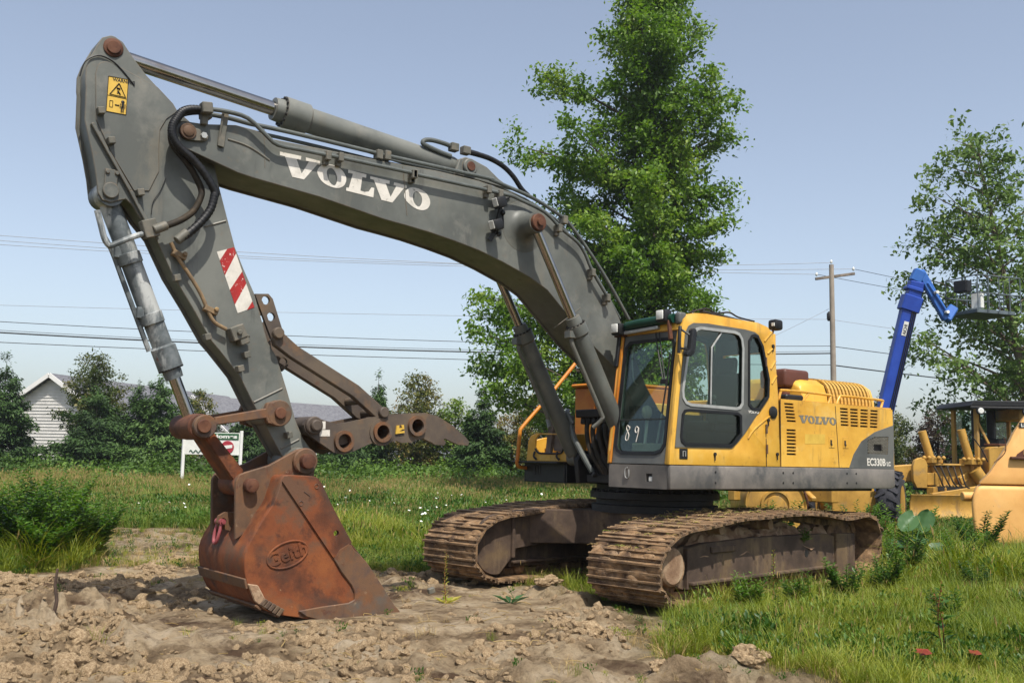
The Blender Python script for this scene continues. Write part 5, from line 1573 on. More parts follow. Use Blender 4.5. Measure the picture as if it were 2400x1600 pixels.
# --- bucket
YB = .57
bsd = TR['bucket_side']
hole = TR['bucket_hole'][0]
bu = MB()
for s in (1, -1):
    a, b = (YB - .03, YB) if s > 0 else (-YB, -YB + .03)
    bu.prism(densify(bsd, sub=2), a, b, holes=[ring(hole, .028, 14)])
wr = [Vector((p[0], p[1])) for p in bsd[10:24] + bsd[0:3]]
wrs = [(v.x, v.y) for v in [Vector((q.x, q.y)) for q in smooth_path([Vector((p.x, p.y, 0)) for p in wr], 4)]]
inn = []
for i in range(len(wrs)):
    a, b = Vector(wrs[max(i - 1, 0)]), Vector(wrs[min(i + 1, len(wrs) - 1)])
    t = (b - a).normalized()
    nrm = Vector((-t.y, t.x))
    c = Vector((4.95, .75))
    q = Vector(wrs[i])
    if (c - q).dot(nrm) < 0:
        nrm = -nrm
    inn.append((q.x + nrm.x * .03, q.y + nrm.y * .03))
vs, fs_ = [], []
n = len(wrs)
for (a, b) in ((-YB + .0305, wrs), (-YB + .0305, inn), (YB - .0305, inn), (YB - .0305, wrs)):
    vs += [(p[0], a, p[1]) for p in b]
for i in range(n - 1):
    for k in range(4):
        l = (k + 1) % 4
        fs_.append((k * n + i, k * n + i + 1, l * n + i + 1, l * n + i))
fs_ += [(0, n, 2 * n, 3 * n), (n - 1, 2 * n - 1, 3 * n - 1, 4 * n - 1)]
bu.add(vs, fs_)
bucket = bu.build('bucket', 'rust', EX, .006)
MB().prism(densify(TR['bucket_wear'], sub=2), YB + .001, YB + .022).build('wear_plate', 'rust_worn', bucket, .008)
m = MB()
m.prism(TR['bucket_upper'], YB + .001, YB + .020, holes=[ring(hole, .029, 14)])
m.build('cheek_plate', 'rust', bucket, .0)
m = MB()
q0, q1 = TR['bucket_upper'][0], TR['bucket_upper'][-1]
for s in (1, -1):
    m = MB()
    a, b = (.27, .32) if s > 0 else (-.32, -.27)
    m.prism(TR['bucket_ear'], a, b)
    er = m.build('hinge_ear', 'rust_worn', bucket, .008)
    e = b if s > 0 else a
    m = MB()
    m.cyl((at_[0], e, at_[1]), (at_[0], e + s * .05, at_[1]), .125, n=28)
    m.build('bush', 'rust_worn', er, .012)
    MB().cyl((at_[0], e, at_[1]), (at_[0], e + s * .12, at_[1]), .072, n=24).build('ear_pin', 'rust_bright', er, .012, seg=2)
    MB().cyl((bl2[0], e, bl2[1]), (bl2[0], e + s * .085, bl2[1]), .066, n=24).build('ear_pin', 'rust_bright', er, .012, seg=2)
m = MB()                                 # torque tube across the top and bottom wear bars across the heel
m.prism([(bsd[23][0] - .02, bsd[23][1] + .05), (bsd[0][0], bsd[0][1]), (bsd[0][0] - .2, bsd[0][1] - .02), (bsd[22][0] - .15, bsd[22][1] - .1)], -YB + .031, YB - .031)
m.build('torque_tube', 'rust', bucket, .01)
def heel(i0, i1, off, th, ya, yb, mat, name):
    out = []
    o2 = []
    for i in range(i0, i1):
        a, b = Vector(wrs[max(i - 1, 0)]), Vector(wrs[min(i + 1, len(wrs) - 1)])
        t = (b - a).normalized()
        nr = Vector((-t.y, t.x))
        if (Vector((4.95, .75)) - Vector(wrs[i])).dot(nr) > 0:
            nr = -nr
        q = Vector(wrs[i])
        out.append(tuple(q + nr * off))
        o2.append(tuple(q + nr * (off + th)))
    return MB().prism(out + o2[::-1], ya, yb).build(name, mat, bucket, .004)
heel(27, 30, .001, .022, -YB, YB + .012, 'rust_worn', 'wear_bar')
heel(21, 24, .001, .022, -YB, YB + .012, 'rust_worn', 'wear_bar')
heel(16, 18, .001, .022, -YB, YB + .012, 'rust_worn', 'wear_bar')
MB().prism([bsd[17], (bsd[17][0] - .10, bsd[17][1] - .02), (bsd[16][0] - .10, bsd[16][1] + .02), (bsd[15][0] - .05, bsd[15][1] + .02), bsd[15], bsd[16]], YB + .001, YB + .022).build('heel_shroud', 'clay', bucket, .008)
swp = [Vector(p) for p in TR['side_wear']]
for k in range(5):
    t0, t1 = k / 5 + .02, (k + 1) / 5 - .02
    pg = [swp[1] * (1 - t0) + swp[2] * t0, swp[1] * (1 - t1) + swp[2] * t1, swp[0] * (1 - t1) + swp[3] * t1, swp[0] * (1 - t0) + swp[3] * t0]
    MB().prism([tuple(p) for p in pg], YB + .001, YB + .035).build('wear_block', 'track_frame', bucket, .005)
m = MB()
tipx, tipz = bsd[10]
m.prism([(tipx - .10, tipz - .015), (tipx - .02, tipz + .05), (tipx + .42, tipz + .02), (tipx + .44, tipz - .02)], -YB - .01, YB + .01)
m.build('cutting_edge', 'rust_worn', bucket, .012)
m = MB()
m.cyl((tipx - .03, YB - .08, tipz + .01), (tipx + .30, YB - .08, tipz - .005), .028, .02, n=12)
m.build('edge_bead', 'rust_worn', bucket)
# raised emblem on the side plate
em = [Vector(p) for p in TR['emblem']]
ec = em[0]
ea = (em[1] - em[2]) / 2
eb = Vector((-ea.y, ea.x)).normalized() * .36 * ea.length * 1.55
m = MB()
m.tube([(ec.x + ea.x * math.cos(t) + eb.x * math.sin(t), YB + .002, ec.y + ea.y * math.cos(t) + eb.y * math.sin(t)) for t in [2 * math.pi * i / 32 for i in range(33)]], .010, 8, 1)
emb = m.build('emblem', 'rust', bucket)
ue = Vector((ea.x, 0, ea.y)).normalized()
ve = Vector((-ue.z, 0, ue.x))
if ve.z < 0:
    ve = -ve
put_text('emblem_lettering', 'Geith', Vector((ec.x, YB + .004, ec.y)) - ve * .05, ue, ve, .17, 'rust', emb, .004, 1.05, .005, 'CENTER')
m = MB()
for k, (px_, pz_) in enumerate(TR['digits']):
    rr = .022
    if k == 1:
        m.tube([(px_ - .03, YB + .022, pz_ - .02), (px_ + .03, YB + .022, pz_ + .02)], .004, 5, 1)
    else:
        m.tube([(px_ + rr * math.cos(t * .1), YB + .022, pz_ + rr * math.sin(t * .1)) for t in range(0, 60, 8)], .004, 5, 1)
m.build('weld_number', 'rust_worn', bucket)

# --- thumb
th = TR['thumb']
tho = TR['thumb_holes']
rad = [.10, .105, .105, .105]
m = MB()
for s in (1, -1):
    a, b = (.21, .25) if s > 0 else (-.25, -.21)
    m.prism(th, a, b, holes=[ring(c, .072, 22) for c in tho[1:]])
m.prism(inset([th[i] for i in range(0, 7)] + [th[i] for i in range(26, 36)], .09), -.2095, .2095)
thumb = m.build('thumb', 'thumb_brown', EX, 0)
for k, c in enumerate(tho):
    m = MB()
    if k == 0:
        m.cyl((c[0], -.29, c[1]), (c[0], .29, c[1]), .088, n=26)
        m.cyl((c[0], -.33, c[1]), (c[0], .34, c[1]), .055, n=22)
        m.build('thumb_pin', 'thumb_brown', thumb, .01)
        continue
    m.prism(ring(c, .105, 28), .2505, .29, holes=[ring(c, .072, 22)])
    m.prism(ring(c, .105, 28), -.29, -.2505, holes=[ring(c, .072, 22)])
    m.prism(ring(c, .082, 22), -.25, .25, holes=[ring(c, .072, 22)])
    m.build('bush_ring', 'rust_worn', thumb, .0)
    MB().cyl((c[0], -.06, c[1]), (c[0], .06, c[1]), .0715, n=22).build('bush_shade', 'dark_steel', thumb)  # dark plug, puts the shade inside the through hole into colour
    if k == 2:
        MB().prism(ring(c, .14, 28), .2502, .265, holes=[ring(c, .106, 28)]).build('flange', 'thumb_brown', thumb, .0)
m = MB()
tmk = [Vector(p) for p in TR['thumb_mark']]
def tq(a, b):
    p = (tmk[0] * (1 - a) + tmk[1] * a) * (1 - b) + (tmk[3] * (1 - a) + tmk[2] * a) * b
    return (p.x, p.y)
MB().prism([tq(0, 0), tq(.35, 0), tq(.35, .35), tq(.75, .35), tq(.6, 0), tq(1, 0), tq(1, .55), tq(.75, .55), tq(.35, .75), tq(1, .75), tq(1, 1), tq(0, 1)], .251, .268).build('thumb_emblem', 'decal_yellow', thumb, 0)
td = TR['thumb_decal']
for q in (td[:4], td[4:]):
    MB().prism(q, .251, .2525).build('paper_decal', 'white_vinyl', thumb, 0, 0)
brp = TR['brace_pins']
for s in (1, -1):
    m = MB()
    a, b = (.16, .245) if s > 0 else (-.245, -.16)
    m.prism(TR['brace'], a, b)
    br = m.build('thumb_brace', 'thumb_brown', EX, .008)
    br['label'] = 'near brace strut of the thumb' if s > 0 else 'far brace strut of the thumb'
    e = b if s > 0 else a
    for c in brp:
        MB().cyl((c[0], e - s * .02, c[1]), (c[0], e + s * .05, c[1]), .055, n=18).build('brace_pin', 'thumb_brown', br, .008)
m = MB()
b0, b1 = Vector((brp[0][0], 0, brp[0][1])), Vector((brp[1][0], 0, brp[1][1]))
for t in (.84, 1.0):
    c = b0 + (b1 - b0) * t
    m.cyl(c - Y * .16, c + Y * .16, .04, n=14)
m.build('brace_spreader', 'thumb_brown', EX)
m = MB()
for a in (.10, -.14):
    m.prism(TR['thumb_bracket'], a, a + .04, holes=[ring(c, .042, 16) for c in TR['thumb_bracket_holes']])
m.prism(TR['lug_eye'], .02, .055, holes=[ring(TR['lug_eye_hole'][0], .042, 16)])
m.build('thumb_bracket', 'thumb_brown', EX, 0)
# --- hose bundle between the cab and the boom foot
hoses = [[(.98, -.30, 2.06), (1.03, -.32, 1.9), (1.02, -.26, 1.65), (.92, -.05, 1.36), (.86, .05, 1.30)],
         [(.92, -.20, 2.04), (.99, -.20, 1.9), (.98, -.13, 1.6), (.9, .05, 1.33)],
         [(.90, -.12, 2.04), (.98, -.10, 1.85), (.97, -.03, 1.6), (.9, .12, 1.30)],
         [(.88, -.02, 2.04), (.97, .0, 1.85), (.96, .08, 1.6), (.9, .2, 1.30)],
         [(.88, .08, 2.02), (.97, .12, 1.85), (.96, .2, 1.6), (.92, .3, 1.32)],
         [(.86, .18, 2.0), (.98, .22, 1.85), (.98, .33, 1.6), (.95, .42, 1.34)]]
m = MB()
for h in hoses[1:]:
    m.tube(h, .030, 10, 5)
m.tube([(.95, .25, 2.15), (1.02, .33, 2.05), (1.03, .42, 1.85), (1.0, .46, 1.68)], .028, 10, 5)
hs_ = m.build('hose_bundle', 'rubber_dusty', EX)
m = MB()
m.tube([(1.05, -.50, 2.12), (1.10, -.44, 2.08), (1.08, -.36, 1.95)], .03, 10, 5)
m.tube([(1.06, -.42, 2.05), (1.07, -.36, 1.8), (1.0, -.2, 1.5), (.96, -.12, 1.36)], .036, 10, 5)
m.build('hose_bundle', 'pipe_grey', hs_)
m = MB()
m.box((.95, -.10, 2.08), (.16, .55, .10))
for i in range(5):
    m.cyl((.95, -.30 + i * .1, 2.03), (.96, -.30 + i * .1, 1.95), .04, n=10)
m.box((.86, .1, 1.28), (.16, .7, .10))
m.cyl((.98, -.02, 1.33), (1.03, -.04, 1.34), .04, n=10)
m.build('hose_manifold', 'dark_steel', EX, .01)
# shackle hanging from the bucket's back, and boards left in the tool box
SH = thing('shackle', 'worn pink lifting shackle hanging from the back of the rusty bucket', 'shackle', (5.68, -.03, .66))
m = MB()
m.tube([(.02, -.045, .20), (.045, -.055, .10), (.06, -.03, .02), (.06, .03, .02), (.045, .055, .10), (.02, .045, .20)], .016, 10, 5)
m.build('bow', 'pink_paint', SH)
m = MB()
m.cyl((.02, -.085, .205), (.02, .095, .205), .018, n=14)
m.cyl((.02, -.07, .205), (.02, -.03, .205), .031, n=16)
m.cyl((.02, .03, .205), (.02, .07, .205), .031, n=16)
m.build('shackle_pin', 'pink_paint', SH)
m = MB()
pad = [(5.50, .80), (5.60, .78), (5.70, .80), (5.735, .86), (5.72, .92), (5.66, .955), (5.56, .95)]
m.prism(pad, -.055, .0, holes=[ring((5.685, .868), .034, 14)])
m.build('lifting_eye', 'rust_worn', bucket, 0)
BD = thing('board_offcuts', 'weathered grey boards propped in the open tool box', 'boards', (.80, -1.0, 1.50))
m = MB()
m.box((.0, -.13, .30), (.05, .10, .62), Matrix.Rotation(R(-9), 3, 'X'))
m.build('board', 'old_wood', BD, .004)
m = MB()
m.prism2([(-.10, .12), (.26, .08), (.27, .36), (.20, .43), (-.12, .42)], (0, 0, 0), Y, Z, X, -.06, -.02)
m.build('board', 'old_wood', BD, .004)
m = MB()
m.box((-.06, -.08, .52), (.035, .05, .40))
m.build('board', 'black_plastic', BD, .004)

# ------------------------------------------------------------------ utility pole and wires
POLE = (-31.6, -19.4)
UP = thing('utility_pole', 'pale wooden utility pole with one crossarm behind the excavator', 'pole', (POLE[0], POLE[1], 0))
MB().cyl((0, 0, -.3), (.28, .18, 11.0), .16, .11, n=14).build('shaft', 'pole_wood', UP)
MB().bar((.95, -.25, 10.28), (-.75, .75, 10.62), .10, .13).build('crossarm', 'old_wood', UP, .01)
for p in ((.9, -.22, 10.42), (-.7, .72, 10.76), (.28, .18, 11.05)):
    MB().lathe(p, Z, [(0, .03), (.05, .06), (.12, .06), (.17, .03)], 10).build('insulator', 'lamp_white', UP)
MB().lathe((.28, .02, 8.3), Z, [(0, .08), (.1, .12), (.35, .12), (.45, .05)], 12).build('cable_bracket', 'dark_steel', UP)
def wire(name, a, b, sag, r, mat, label, n=28):
    a, b = Vector(a), Vector(b)
    P = [a + (b - a) * (i / n) - Z * (sag * 4 * (i / n) * (1 - i / n)) for i in range(n + 1)]
    mm = MB()
    mm.tube(P, r, 5, 1)
    o = mm.build(name, mat)
    return tag(o, label, 'wire', 'overhead wires on the utility pole')
# the line comes in from the left, nearer to us, and runs off to the right past the pole
LEFT = [((8.8, -39.1, 10.35), (POLE[0] + .95, POLE[1] - .2, 10.50), .42, .013, 'wire_pale', 'uppermost thin power line left of the utility pole'),
        ((8.2, -40.9, 10.55), (POLE[0] + .28, POLE[1] + .18, 11.1), .75, .013, 'wire_pale', 'second thin power line from the top, left of the utility pole'),
        ((8.4, -40.4, 10.15), (POLE[0] - .7, POLE[1] + .7, 10.85), .55, .013, 'wire_pale', 'third thin power line from the top, left of the utility pole'),
        ((7.0, -44.9, 7.95), (POLE[0] + .25, POLE[1], 8.38), .18, .011, 'wire_pale', 'faint single wire between the upper and lower lines left of the pole'),
        ((9.4, -37.2, 6.55), (POLE[0] + .2, POLE[1], 7.1), .42, .014, 'wire_dark', 'dark thin cable just above the thick cable left of the pole'),
        ((9.1, -38.0, 6.25), (POLE[0] + .2, POLE[1], 6.75), .50, .030, 'wire_dark', 'thick black telephone cable left of the pole'),
        ((9.1, -38.0, 6.34), (POLE[0] + .2, POLE[1] + .02, 6.85), .50, .010, 'wire_dark', 'thin lashing wire riding just above the thick telephone cable'),
        ((9.5, -37.0, 5.65), (POLE[0] + .18, POLE[1], 6.2), .30, .015, 'wire_dark', 'lowest dark cable left of the utility pole')]
RIGHT = [((POLE[0] + .95, POLE[1] - .2, 10.5), (-76, -11.6, 10.5), .5, .013, 'wire_dark', 'uppermost dark wire descending right of the utility pole'),
         ((POLE[0] - .7, POLE[1] + .7, 10.85), (-77, -10.0, 10.5), .6, .013, 'wire_dark', 'second dark wire descending right of the utility pole'),
         ((POLE[0] + .25, POLE[1], 8.38), (-76, -10.8, 8.4), .4, .011, 'wire_pale', 'faint middle wire descending right of the utility pole'),
         ((POLE[0] + .2, POLE[1], 7.1), (-76, -10.8, 7.1), .4, .018, 'wire_dark', 'dark cable above the lowest cable right of the pole'),
         ((POLE[0] + .18, POLE[1], 6.2), (-76, -10.8, 6.0), .4, .030, 'wire_dark', 'lowest thick cable descending right of the utility pole'),
         ((POLE[0] + .15, POLE[1] - .1, 8.9), (-24.5, -23.5, 5.2), .15, .010, 'wire_pale', 'thin guy wire slanting down left of the utility pole')]
for a in LEFT + RIGHT:
    wire('overhead_wire', *a)

# ------------------------------------------------------------------ houses and the sign behind the trees
def house(name, a, b, zr, ze, dep, label, gable=True):
    """Long house: ridge from a to b (ground points), ridge and eaves heights, half depth."""
    H = thing(name, label, 'house', (a[0], a[1], 0))
    A, B = Vector((0, 0, 0)), Vector((b[0] - a[0], b[1] - a[1], 0))
    e = B.normalized()
    n_ = Vector((-e.y, e.x, 0))
    if n_.dot(Vector((CAM.x - a[0], CAM.y - a[1], 0))) < 0:
        n_ = -n_
    L = B.length
    M_ = lambda t, d, z: A + e * t + n_ * d + Z * z
    m = MB()
    for d in (dep, -dep):
        m.add([M_(0, d, 0), M_(L, d, 0), M_(L, d, ze), M_(0, d, ze)], [(0, 1, 2, 3)])
    for t in (0, L):
        m.add([M_(t, dep, 0), M_(t, -dep, 0), M_(t, -dep, ze), M_(t, 0, zr - .1), M_(t, dep, ze)], [(0, 1, 2, 3, 4)])
    m.build('wall', 'siding', H, 0, 0)
    bat = MB()                           # lapped siding boards on the gable and the front
    k = 0.25
    while k < zr - .3:
        hw_ = dep if k < ze else dep * (zr - k) / (zr - ze)
        bat.bar(M_(-.02, hw_, k), M_(-.02, -hw_, k), .03, .02)
        if k < ze:
            bat.bar(M_(0, dep + .02, k), M_(L, dep + .02, k), .03, .02)
        k += .2
    o = bat.build('siding_boards', 'trim_white', H, 0, 0)
    o['kind'] = 'stuff'
    m = MB()
    ov = .45
    sl = (zr - ze) / dep
    for d in (1, -1):
        for (z0, z1) in ((0, .12),):
            q = [M_(-ov, 0, zr), M_(L + ov, 0, zr), M_(L + ov, d * (dep + ov), ze - ov * sl), M_(-ov, d * (dep + ov), ze - ov * sl)]
            m.add(q + [p + Z * .12 for p in q], [(0, 1, 2, 3), (4, 5, 6, 7), (0, 1, 5, 4), (2, 3, 7, 6), (0, 3, 7, 4), (1, 2, 6, 5)])
    m.build('roof', 'roof_shingle', H, 0, 0)
    m = MB()
    for d in (1, -1):
        for t in (-ov - .03,):
            m.bar(M_(t, 0, zr + .02), M_(t, d * (dep + ov), ze - ov * sl + .02), .06, .26)
    m.bar(M_(-ov, dep + ov + .05, ze - ov * sl), M_(L + ov, dep + ov + .05, ze - ov * sl), .1, .18)
    m.build('fascia', 'trim_white', H, 0, 0)
    for t in np.arange(2.2, L - 1, 3.4):
        w_ = MB()
        w_.bar(M_(t - .5, dep + .04, 1.9), M_(t + .5, dep + .04, 1.9), .05, 1.3)
        wo = w_.build('window', 'trim_white', H, 0, 0)
        MB().bar(M_(t - .42, dep + .07, 1.9), M_(t + .42, dep + .07, 1.9), .03, 1.14).build('pane', 'window_dark', wo, 0, 0)
    return H
house('house', (-5.5, -57.3), (-22.0, -71.3), 6.0, 3.3, 4.2, 'white sided house with long grey roof behind the left evergreens')
house('house', (-17.0, -64.0), (-36.0, -69.5), 5.5, 3.0, 4.0, 'low house with grey roof seen behind the excavator thumb')
SG = thing('sign_board', 'white dealer sign with green header behind the bucket linkage', 'sign', (-5.2, -29.0, 0))
e = Vector((-.797, .603, 0))
nf = Vector((.603, .797, 0))
def sp_(t, z, d=0):
    return e * t + Z * z + nf * d
MB().bar(sp_(-1.15, 1.83), sp_(.98, 1.83), .06, .86).build('panel', 'sign_white', SG, 0, 0)
for t in (-1.2, 1.03):
    MB().bar(sp_(t, -.2), sp_(t, 2.34), .11, .11).build('post', 'trim_white', SG, .01)
MB().bar(sp_(-1.12, 2.11, .04), sp_(.94, 2.11, .04), .02, .24).build('header', 'sign_green', SG, 0, 0)
put_text('sign_lettering', 'Travel Homes', sp_(-1.06, 2.05, .056), e, Z, .20, 'sign_white', SG, .008, 1.0, .004, width=1.95)
m = MB()
m.prism2(ring((0, 0), .25, 28), sp_(.52, 1.70, .035), e, Z, nf, 0, .02)
eb_ = m.build('round_emblem', 'sign_red', SG)
m = MB()
m.prism2([(-.19, -.08), (.19, -.02), (.19, .10), (-.19, .05)], sp_(.52, 1.70, .057), e, Z, nf, 0, .01)
m.build('emblem_band', 'sign_white', eb_, 0, 0)
m = MB()
m.tube([sp_(-.55 + .06 * k, 1.75 + .07 * math.sin(k * 1.3), .05) for k in range(12)], .018, 6)
m.build('script_lettering', 'sign_red', SG)
m = MB()
m.tube([sp_(-.95 + .06 * k, 1.52 + .05 * math.sin(k * 1.9), .05) for k in range(12)], .015, 6)
m.build('script_lettering', 'sign_green', SG)

# ------------------------------------------------------------------ blue boom lift
BLF = thing('boom_lift', 'blue telescopic boom lift with raised jib and grey basket', 'boom lift', (-15.1, -7.8, 0))
o_ = Vector((-15.1, -7.8, 0))
def W(x, y, z):
    return Vector((x, y, z)) - o_
vr_ = Vector((-.797, .603, 0))
m = MB()
m.bar(W(-15.60, -7.10, 1.2), W(-16.28, -6.15, 6.09), .30, .41, up=vr_)
m.bar(W(-16.23, -6.21, 5.80), W(-16.31, -6.10, 6.22), .38, .52, up=vr_)
mbm = m.build('main_boom', 'lift_blue', BLF, .025)
m = MB()
for k in range(3):
    off = vr_ * (.06 + .05 * k) + Vector((.6, .8, 0)) * .17
    m.tube([W(-15.60, -7.10, 1.3) + off, W(-15.95, -6.60, 3.7) + off + Z * .02, W(-16.25, -6.19, 5.85) + off], .018, 6)
m.build('boom_hose', 'rubber', mbm)
m = MB()
m.bar(W(-16.29, -6.12, 6.06), W(-16.33, -5.99, 6.62), .28, .38, up=vr_)
m.bar(W(-16.28, -6.07, 6.36), W(-16.30, -6.05, 6.46), .34, .46, up=vr_)
m.build('fly_section', 'lift_blue', BLF, .02)
m = MB()
m.bar(W(-16.38, -5.91, 6.92), W(-17.04, -5.53, 5.59), .18, .24, up=vr_)
m.bar(W(-16.48, -5.75, 6.60), W(-16.98, -5.42, 5.70), .07, .08)
m.bar(W(-16.30, -6.02, 6.62), W(-16.40, -5.90, 6.95), .24, .30, up=vr_)
m.bar(W(-17.02, -5.55, 5.57), W(-17.30, -5.46, 5.95), .22, .26, up=vr_)
m.build('jib', 'lift_pale_blue', BLF, .03)
m = MB()
for p in ((-16.62, -5.60, 6.30), (-16.90, -5.47, 5.76)):
    m.cyl(W(*p), W(p[0] + .08, p[1] + .12, p[2]), .045, n=10)
m.build('jib_pin', 'lamp_white', BLF)
# maker's plate on the boom's side
bx = (W(-16.28, -6.15, 6.09) - W(-15.60, -7.10, 1.2)).normalized()
by = (vr_ - bx * vr_.dot(bx)).normalized()
nv = bx.cross(by)
if nv.dot(Vector((1, 1, 0))) < 0:
    nv = -nv
q0 = W(-16.17, -6.30, 5.30)
m = MB()
m.prism2([(-.20, -.065), (.20, -.065), (.20, .065), (-.20, .065)], q0 - by * .03, bx, by, nv, .152, .158)
pl_ = m.build('maker_plate', 'sign_white', BLF, 0, 0)
put_text('maker_lettering', 'AICHI', q0 - by * .03 + nv * .160 - bx * .17 + by * .045, bx, -by, .125, 'dark_steel', pl_, .003, .88)
# basket
b0 = W(-17.55, -5.35, 5.80)
ue_ = Vector((-.90, .30, 0)).normalized()
ve_ = Vector((-.30, -.90, 0)).normalized()
m = MB()
m.bar(b0, b0 + ue_ * 1.35, 1.1, .10)
m.build('basket_floor', 'basket_grey', BLF, .01)
m = MB()
for t, s in ((0, -.6), (.75, -.6), (1.5, -.6), (0, .6), (.75, .6), (1.5, .6), (1.5, 0), (.38, .6), (1.12, .6), (.38, -.6), (1.12, -.6)):
    p = b0 + ue_ * t + ve_ * s
    m.tube([p, p + Z * 1.0], .016, 6, 1)
for z in (.5, 1.0):
    m.tube([b0 + ue_ * t + ve_ * s + Z * z for t, s in ((0, -.6), (1.5, -.6), (1.5, .6), (0, .6), (0, -.6))], .018, 6, 1)
m.build('basket_rail', 'basket_grey', BLF)
m = MB()
m.box(b0 + ue_ * .05 + Z * .75, (.30, .4, .34))
m.build('control_box', 'black_plastic', BLF, .03)
m = MB()
m.box(b0 + ue_ * .42 + Z * .36 - ve_ * .15, (.16, .3, .46))
m.build('tool_tray', 'lamp_white', BLF, .02)
m = MB()
m.box((-.1, .0, 1.05), (2.4, 1.9, .6))
m.box((-.3, .3, 1.5), (1.2, 1.0, .4))
m.build('turntable', 'lift_blue', BLF, .05, seg=2)
for sx in (-1, 1):
    for sy in (-1, 1):
        m = MB()
        m.lathe((sx * 1.1, sy * .95 - .15, .45), Y, [(0, .3), (.0, .42), (.05, .45), (.25, .45), (.3, .42), (.3, .25)], 20)
        m.build('wheel', 'tyre', BLF)

# ------------------------------------------------------------------ yellow road grader behind
GR = thing('road_grader', 'old yellow road grader with roofed cab and upright blade cylinders', 'grader', (-14.2, -4.6, 0))
go = Vector((-14.2, -4.6, 0))
gu = Vector((-.797, .603, 0))            # towards the right as we look at it
gw = Vector((-.603, -.797, 0))           # away from us
def G(r, w_, z):
    return gu * r + gw * w_ + Z * z
# main frame beam with saddle
m = MB()
m.bar(G(-2.6, .1, 1.15), G(-.25, .0, 1.35), .34, .42)
m.build('front_beam', 'grader_yellow', GR, .02)
m = MB()
m.prism2([(-.42, .98), (-.16, .98), (-.14, 1.55), (-.20, 1.68), (-.32, 1.72), (-.44, 1.66), (-.50, 1.50), (-.5, 1.15)], go * 0, gu, Z, gw, -.45, -.30)
m.bar(G(-.3, -.30, 1.2), G(.2, -.1, 1.2), .25, .3)
m.prism2([(-.15, 1.02), (1.15, 1.02), (1.30, 1.55), (.95, 1.62), (.65, 1.50), (-.05, 1.50)], go * 0, gu, Z, gw, -.10, .0)
m.bar(G(-.1, -.1, 1.56), G(.85, -.1, 1.56), .30, .05)
m.bar(G(-.1, -.1, 1.04), G(.85, -.1, 1.04), .30, .05)
m.bar(G(.70, -.1, 1.15), G(1.35, .2, 1.60), .30, .18)
m.build('saddle', 'grader_yellow', GR, .012)
for (r0, r1, z0, z1) in ((-.12, .10, 2.38, 1.62), (.86, 1.08, 2.44, 1.60)):
    m = MB()
    m.cyl(G(r0, -.1, z0), G(r1, -.1, z1), .10, n=18)
    m.cyl(G(r1, -.1, z1), G(r1 + .12, -.1, .95), .06, n=14)
    c = m.build('blade_lift_cylinder', 'grader_yellow', GR)
    m = MB()
    m.box(G(r1, -.1, z1 + .04), (.5, .34, .14))
    for k in range(5):
        m.ball(G(r1 - .25 + .12 * k, -.28, z1 + .10), .055, 5)
    m.build('trunnion', 'grader_yellow', c, .03)
m = MB()
m.cyl(G(1.12, -.2, 1.45), G(1.45, -.2, .95), .16, n=18)
m.cyl(G(1.38, -.2, 1.05), G(1.75, -.1, .75), .05, n=12)
m.build('side_shift_cylinder', 'grader_yellow', GR)
m = MB()
m.tube([G(1.25, -.28, 1.35), G(1.5, -.3, 1.15), G(1.62, -.3, .95), G(1.6, -.28, .8)], .02, 6)
m.tube([G(1.0, -.25, 2.35), G(1.25, -.28, 2.0), G(1.42, -.28, 1.65)], .015, 6)
m.build('hydraulic_hose', 'rubber', GR)
# moldboard
m = MB()
cv = [(.02, .95), (.10, .80), (.12, .65), (.08, .48), (.0, .35), (-.08, .35), (.02, .48), (.06, .65), (.04, .80), (-.04, .95)]
m.prism2([(a_, z_ - .12) for a_, z_ in cv], G(-.5, -.7, 0), gw, Z, (gu * .97 + gw * .22).normalized(), -.2, 1.9)
m.build('moldboard', 'grader_yellow', GR, .01)
# clutter around the circle drive: hoses, brackets, ring gear, and a dark box painting in the recess shade
m = MB()
m.lathe(G(.45, .2, .92), Z, [(0, .5), (.0, .66), (.10, .66), (.10, .5)], 28)
m.build('circle_ring', 'dark_steel', GR)
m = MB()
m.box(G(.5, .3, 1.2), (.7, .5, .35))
m.build('recess_shade', 'dark_steel', GR, .03)
m = MB()
m.box(G(.02, -.32, .86), (.24, .2, .3))
m.box(G(.30, -.35, .80), (.16, .16, .42))
m.bar(G(-.1, -.5, .78), G(1.3, -.3, 1.0), .14, .16)
m.build('draw_bar', 'grader_yellow', GR, .015)
m = MB()
for k in range(5):
    m.tube([G(.1 + .16 * k, -.25, 1.52), G(.16 + .16 * k, -.42, 1.25 - .05 * k), G(.3 + .18 * k, -.35, .98), G(.55 + .15 * k, -.2, .9)], .022, 6)
m.build('hose_bundle', 'rubber_dusty', GR)
# cab
m = MB()
for (r, w0) in ((1.30, .0), (2.75, .0), (1.30, 1.3), (2.75, 1.3)):
    m.bar(G(r, w0, 1.3), G(r, w0, 3.0), .10, .10)
m.bar(G(1.33, -.02, 2.62), G(1.65, -.02, 1.95), .05, .06)
m.bar(G(2.45, -.02, 2.62), G(1.98 + .15, -.02, 1.95), .05, .06)
m.prism2([(2.35, 2.72), (2.9, 2.72), (2.9, 3.0), (2.35, 3.0)], go * 0, gu, Z, gw, -.06, 1.35)
m.build('cab_frame', 'grader_yellow', GR, .01)
m = MB()
m.prism2([(.98, 3.02), (3.6, 3.02), (3.6, 3.18), (1.10, 3.16)], go * 0, gu, Z, gw, -.35, 1.7)
m.prism2([(1.0, 2.95), (2.5, 2.95), (2.5, 3.02), (1.0, 3.02)], go * 0, gu, Z, gw, -.36, -.30)
m.build('cab_roof', 'black_plastic', GR, .02)
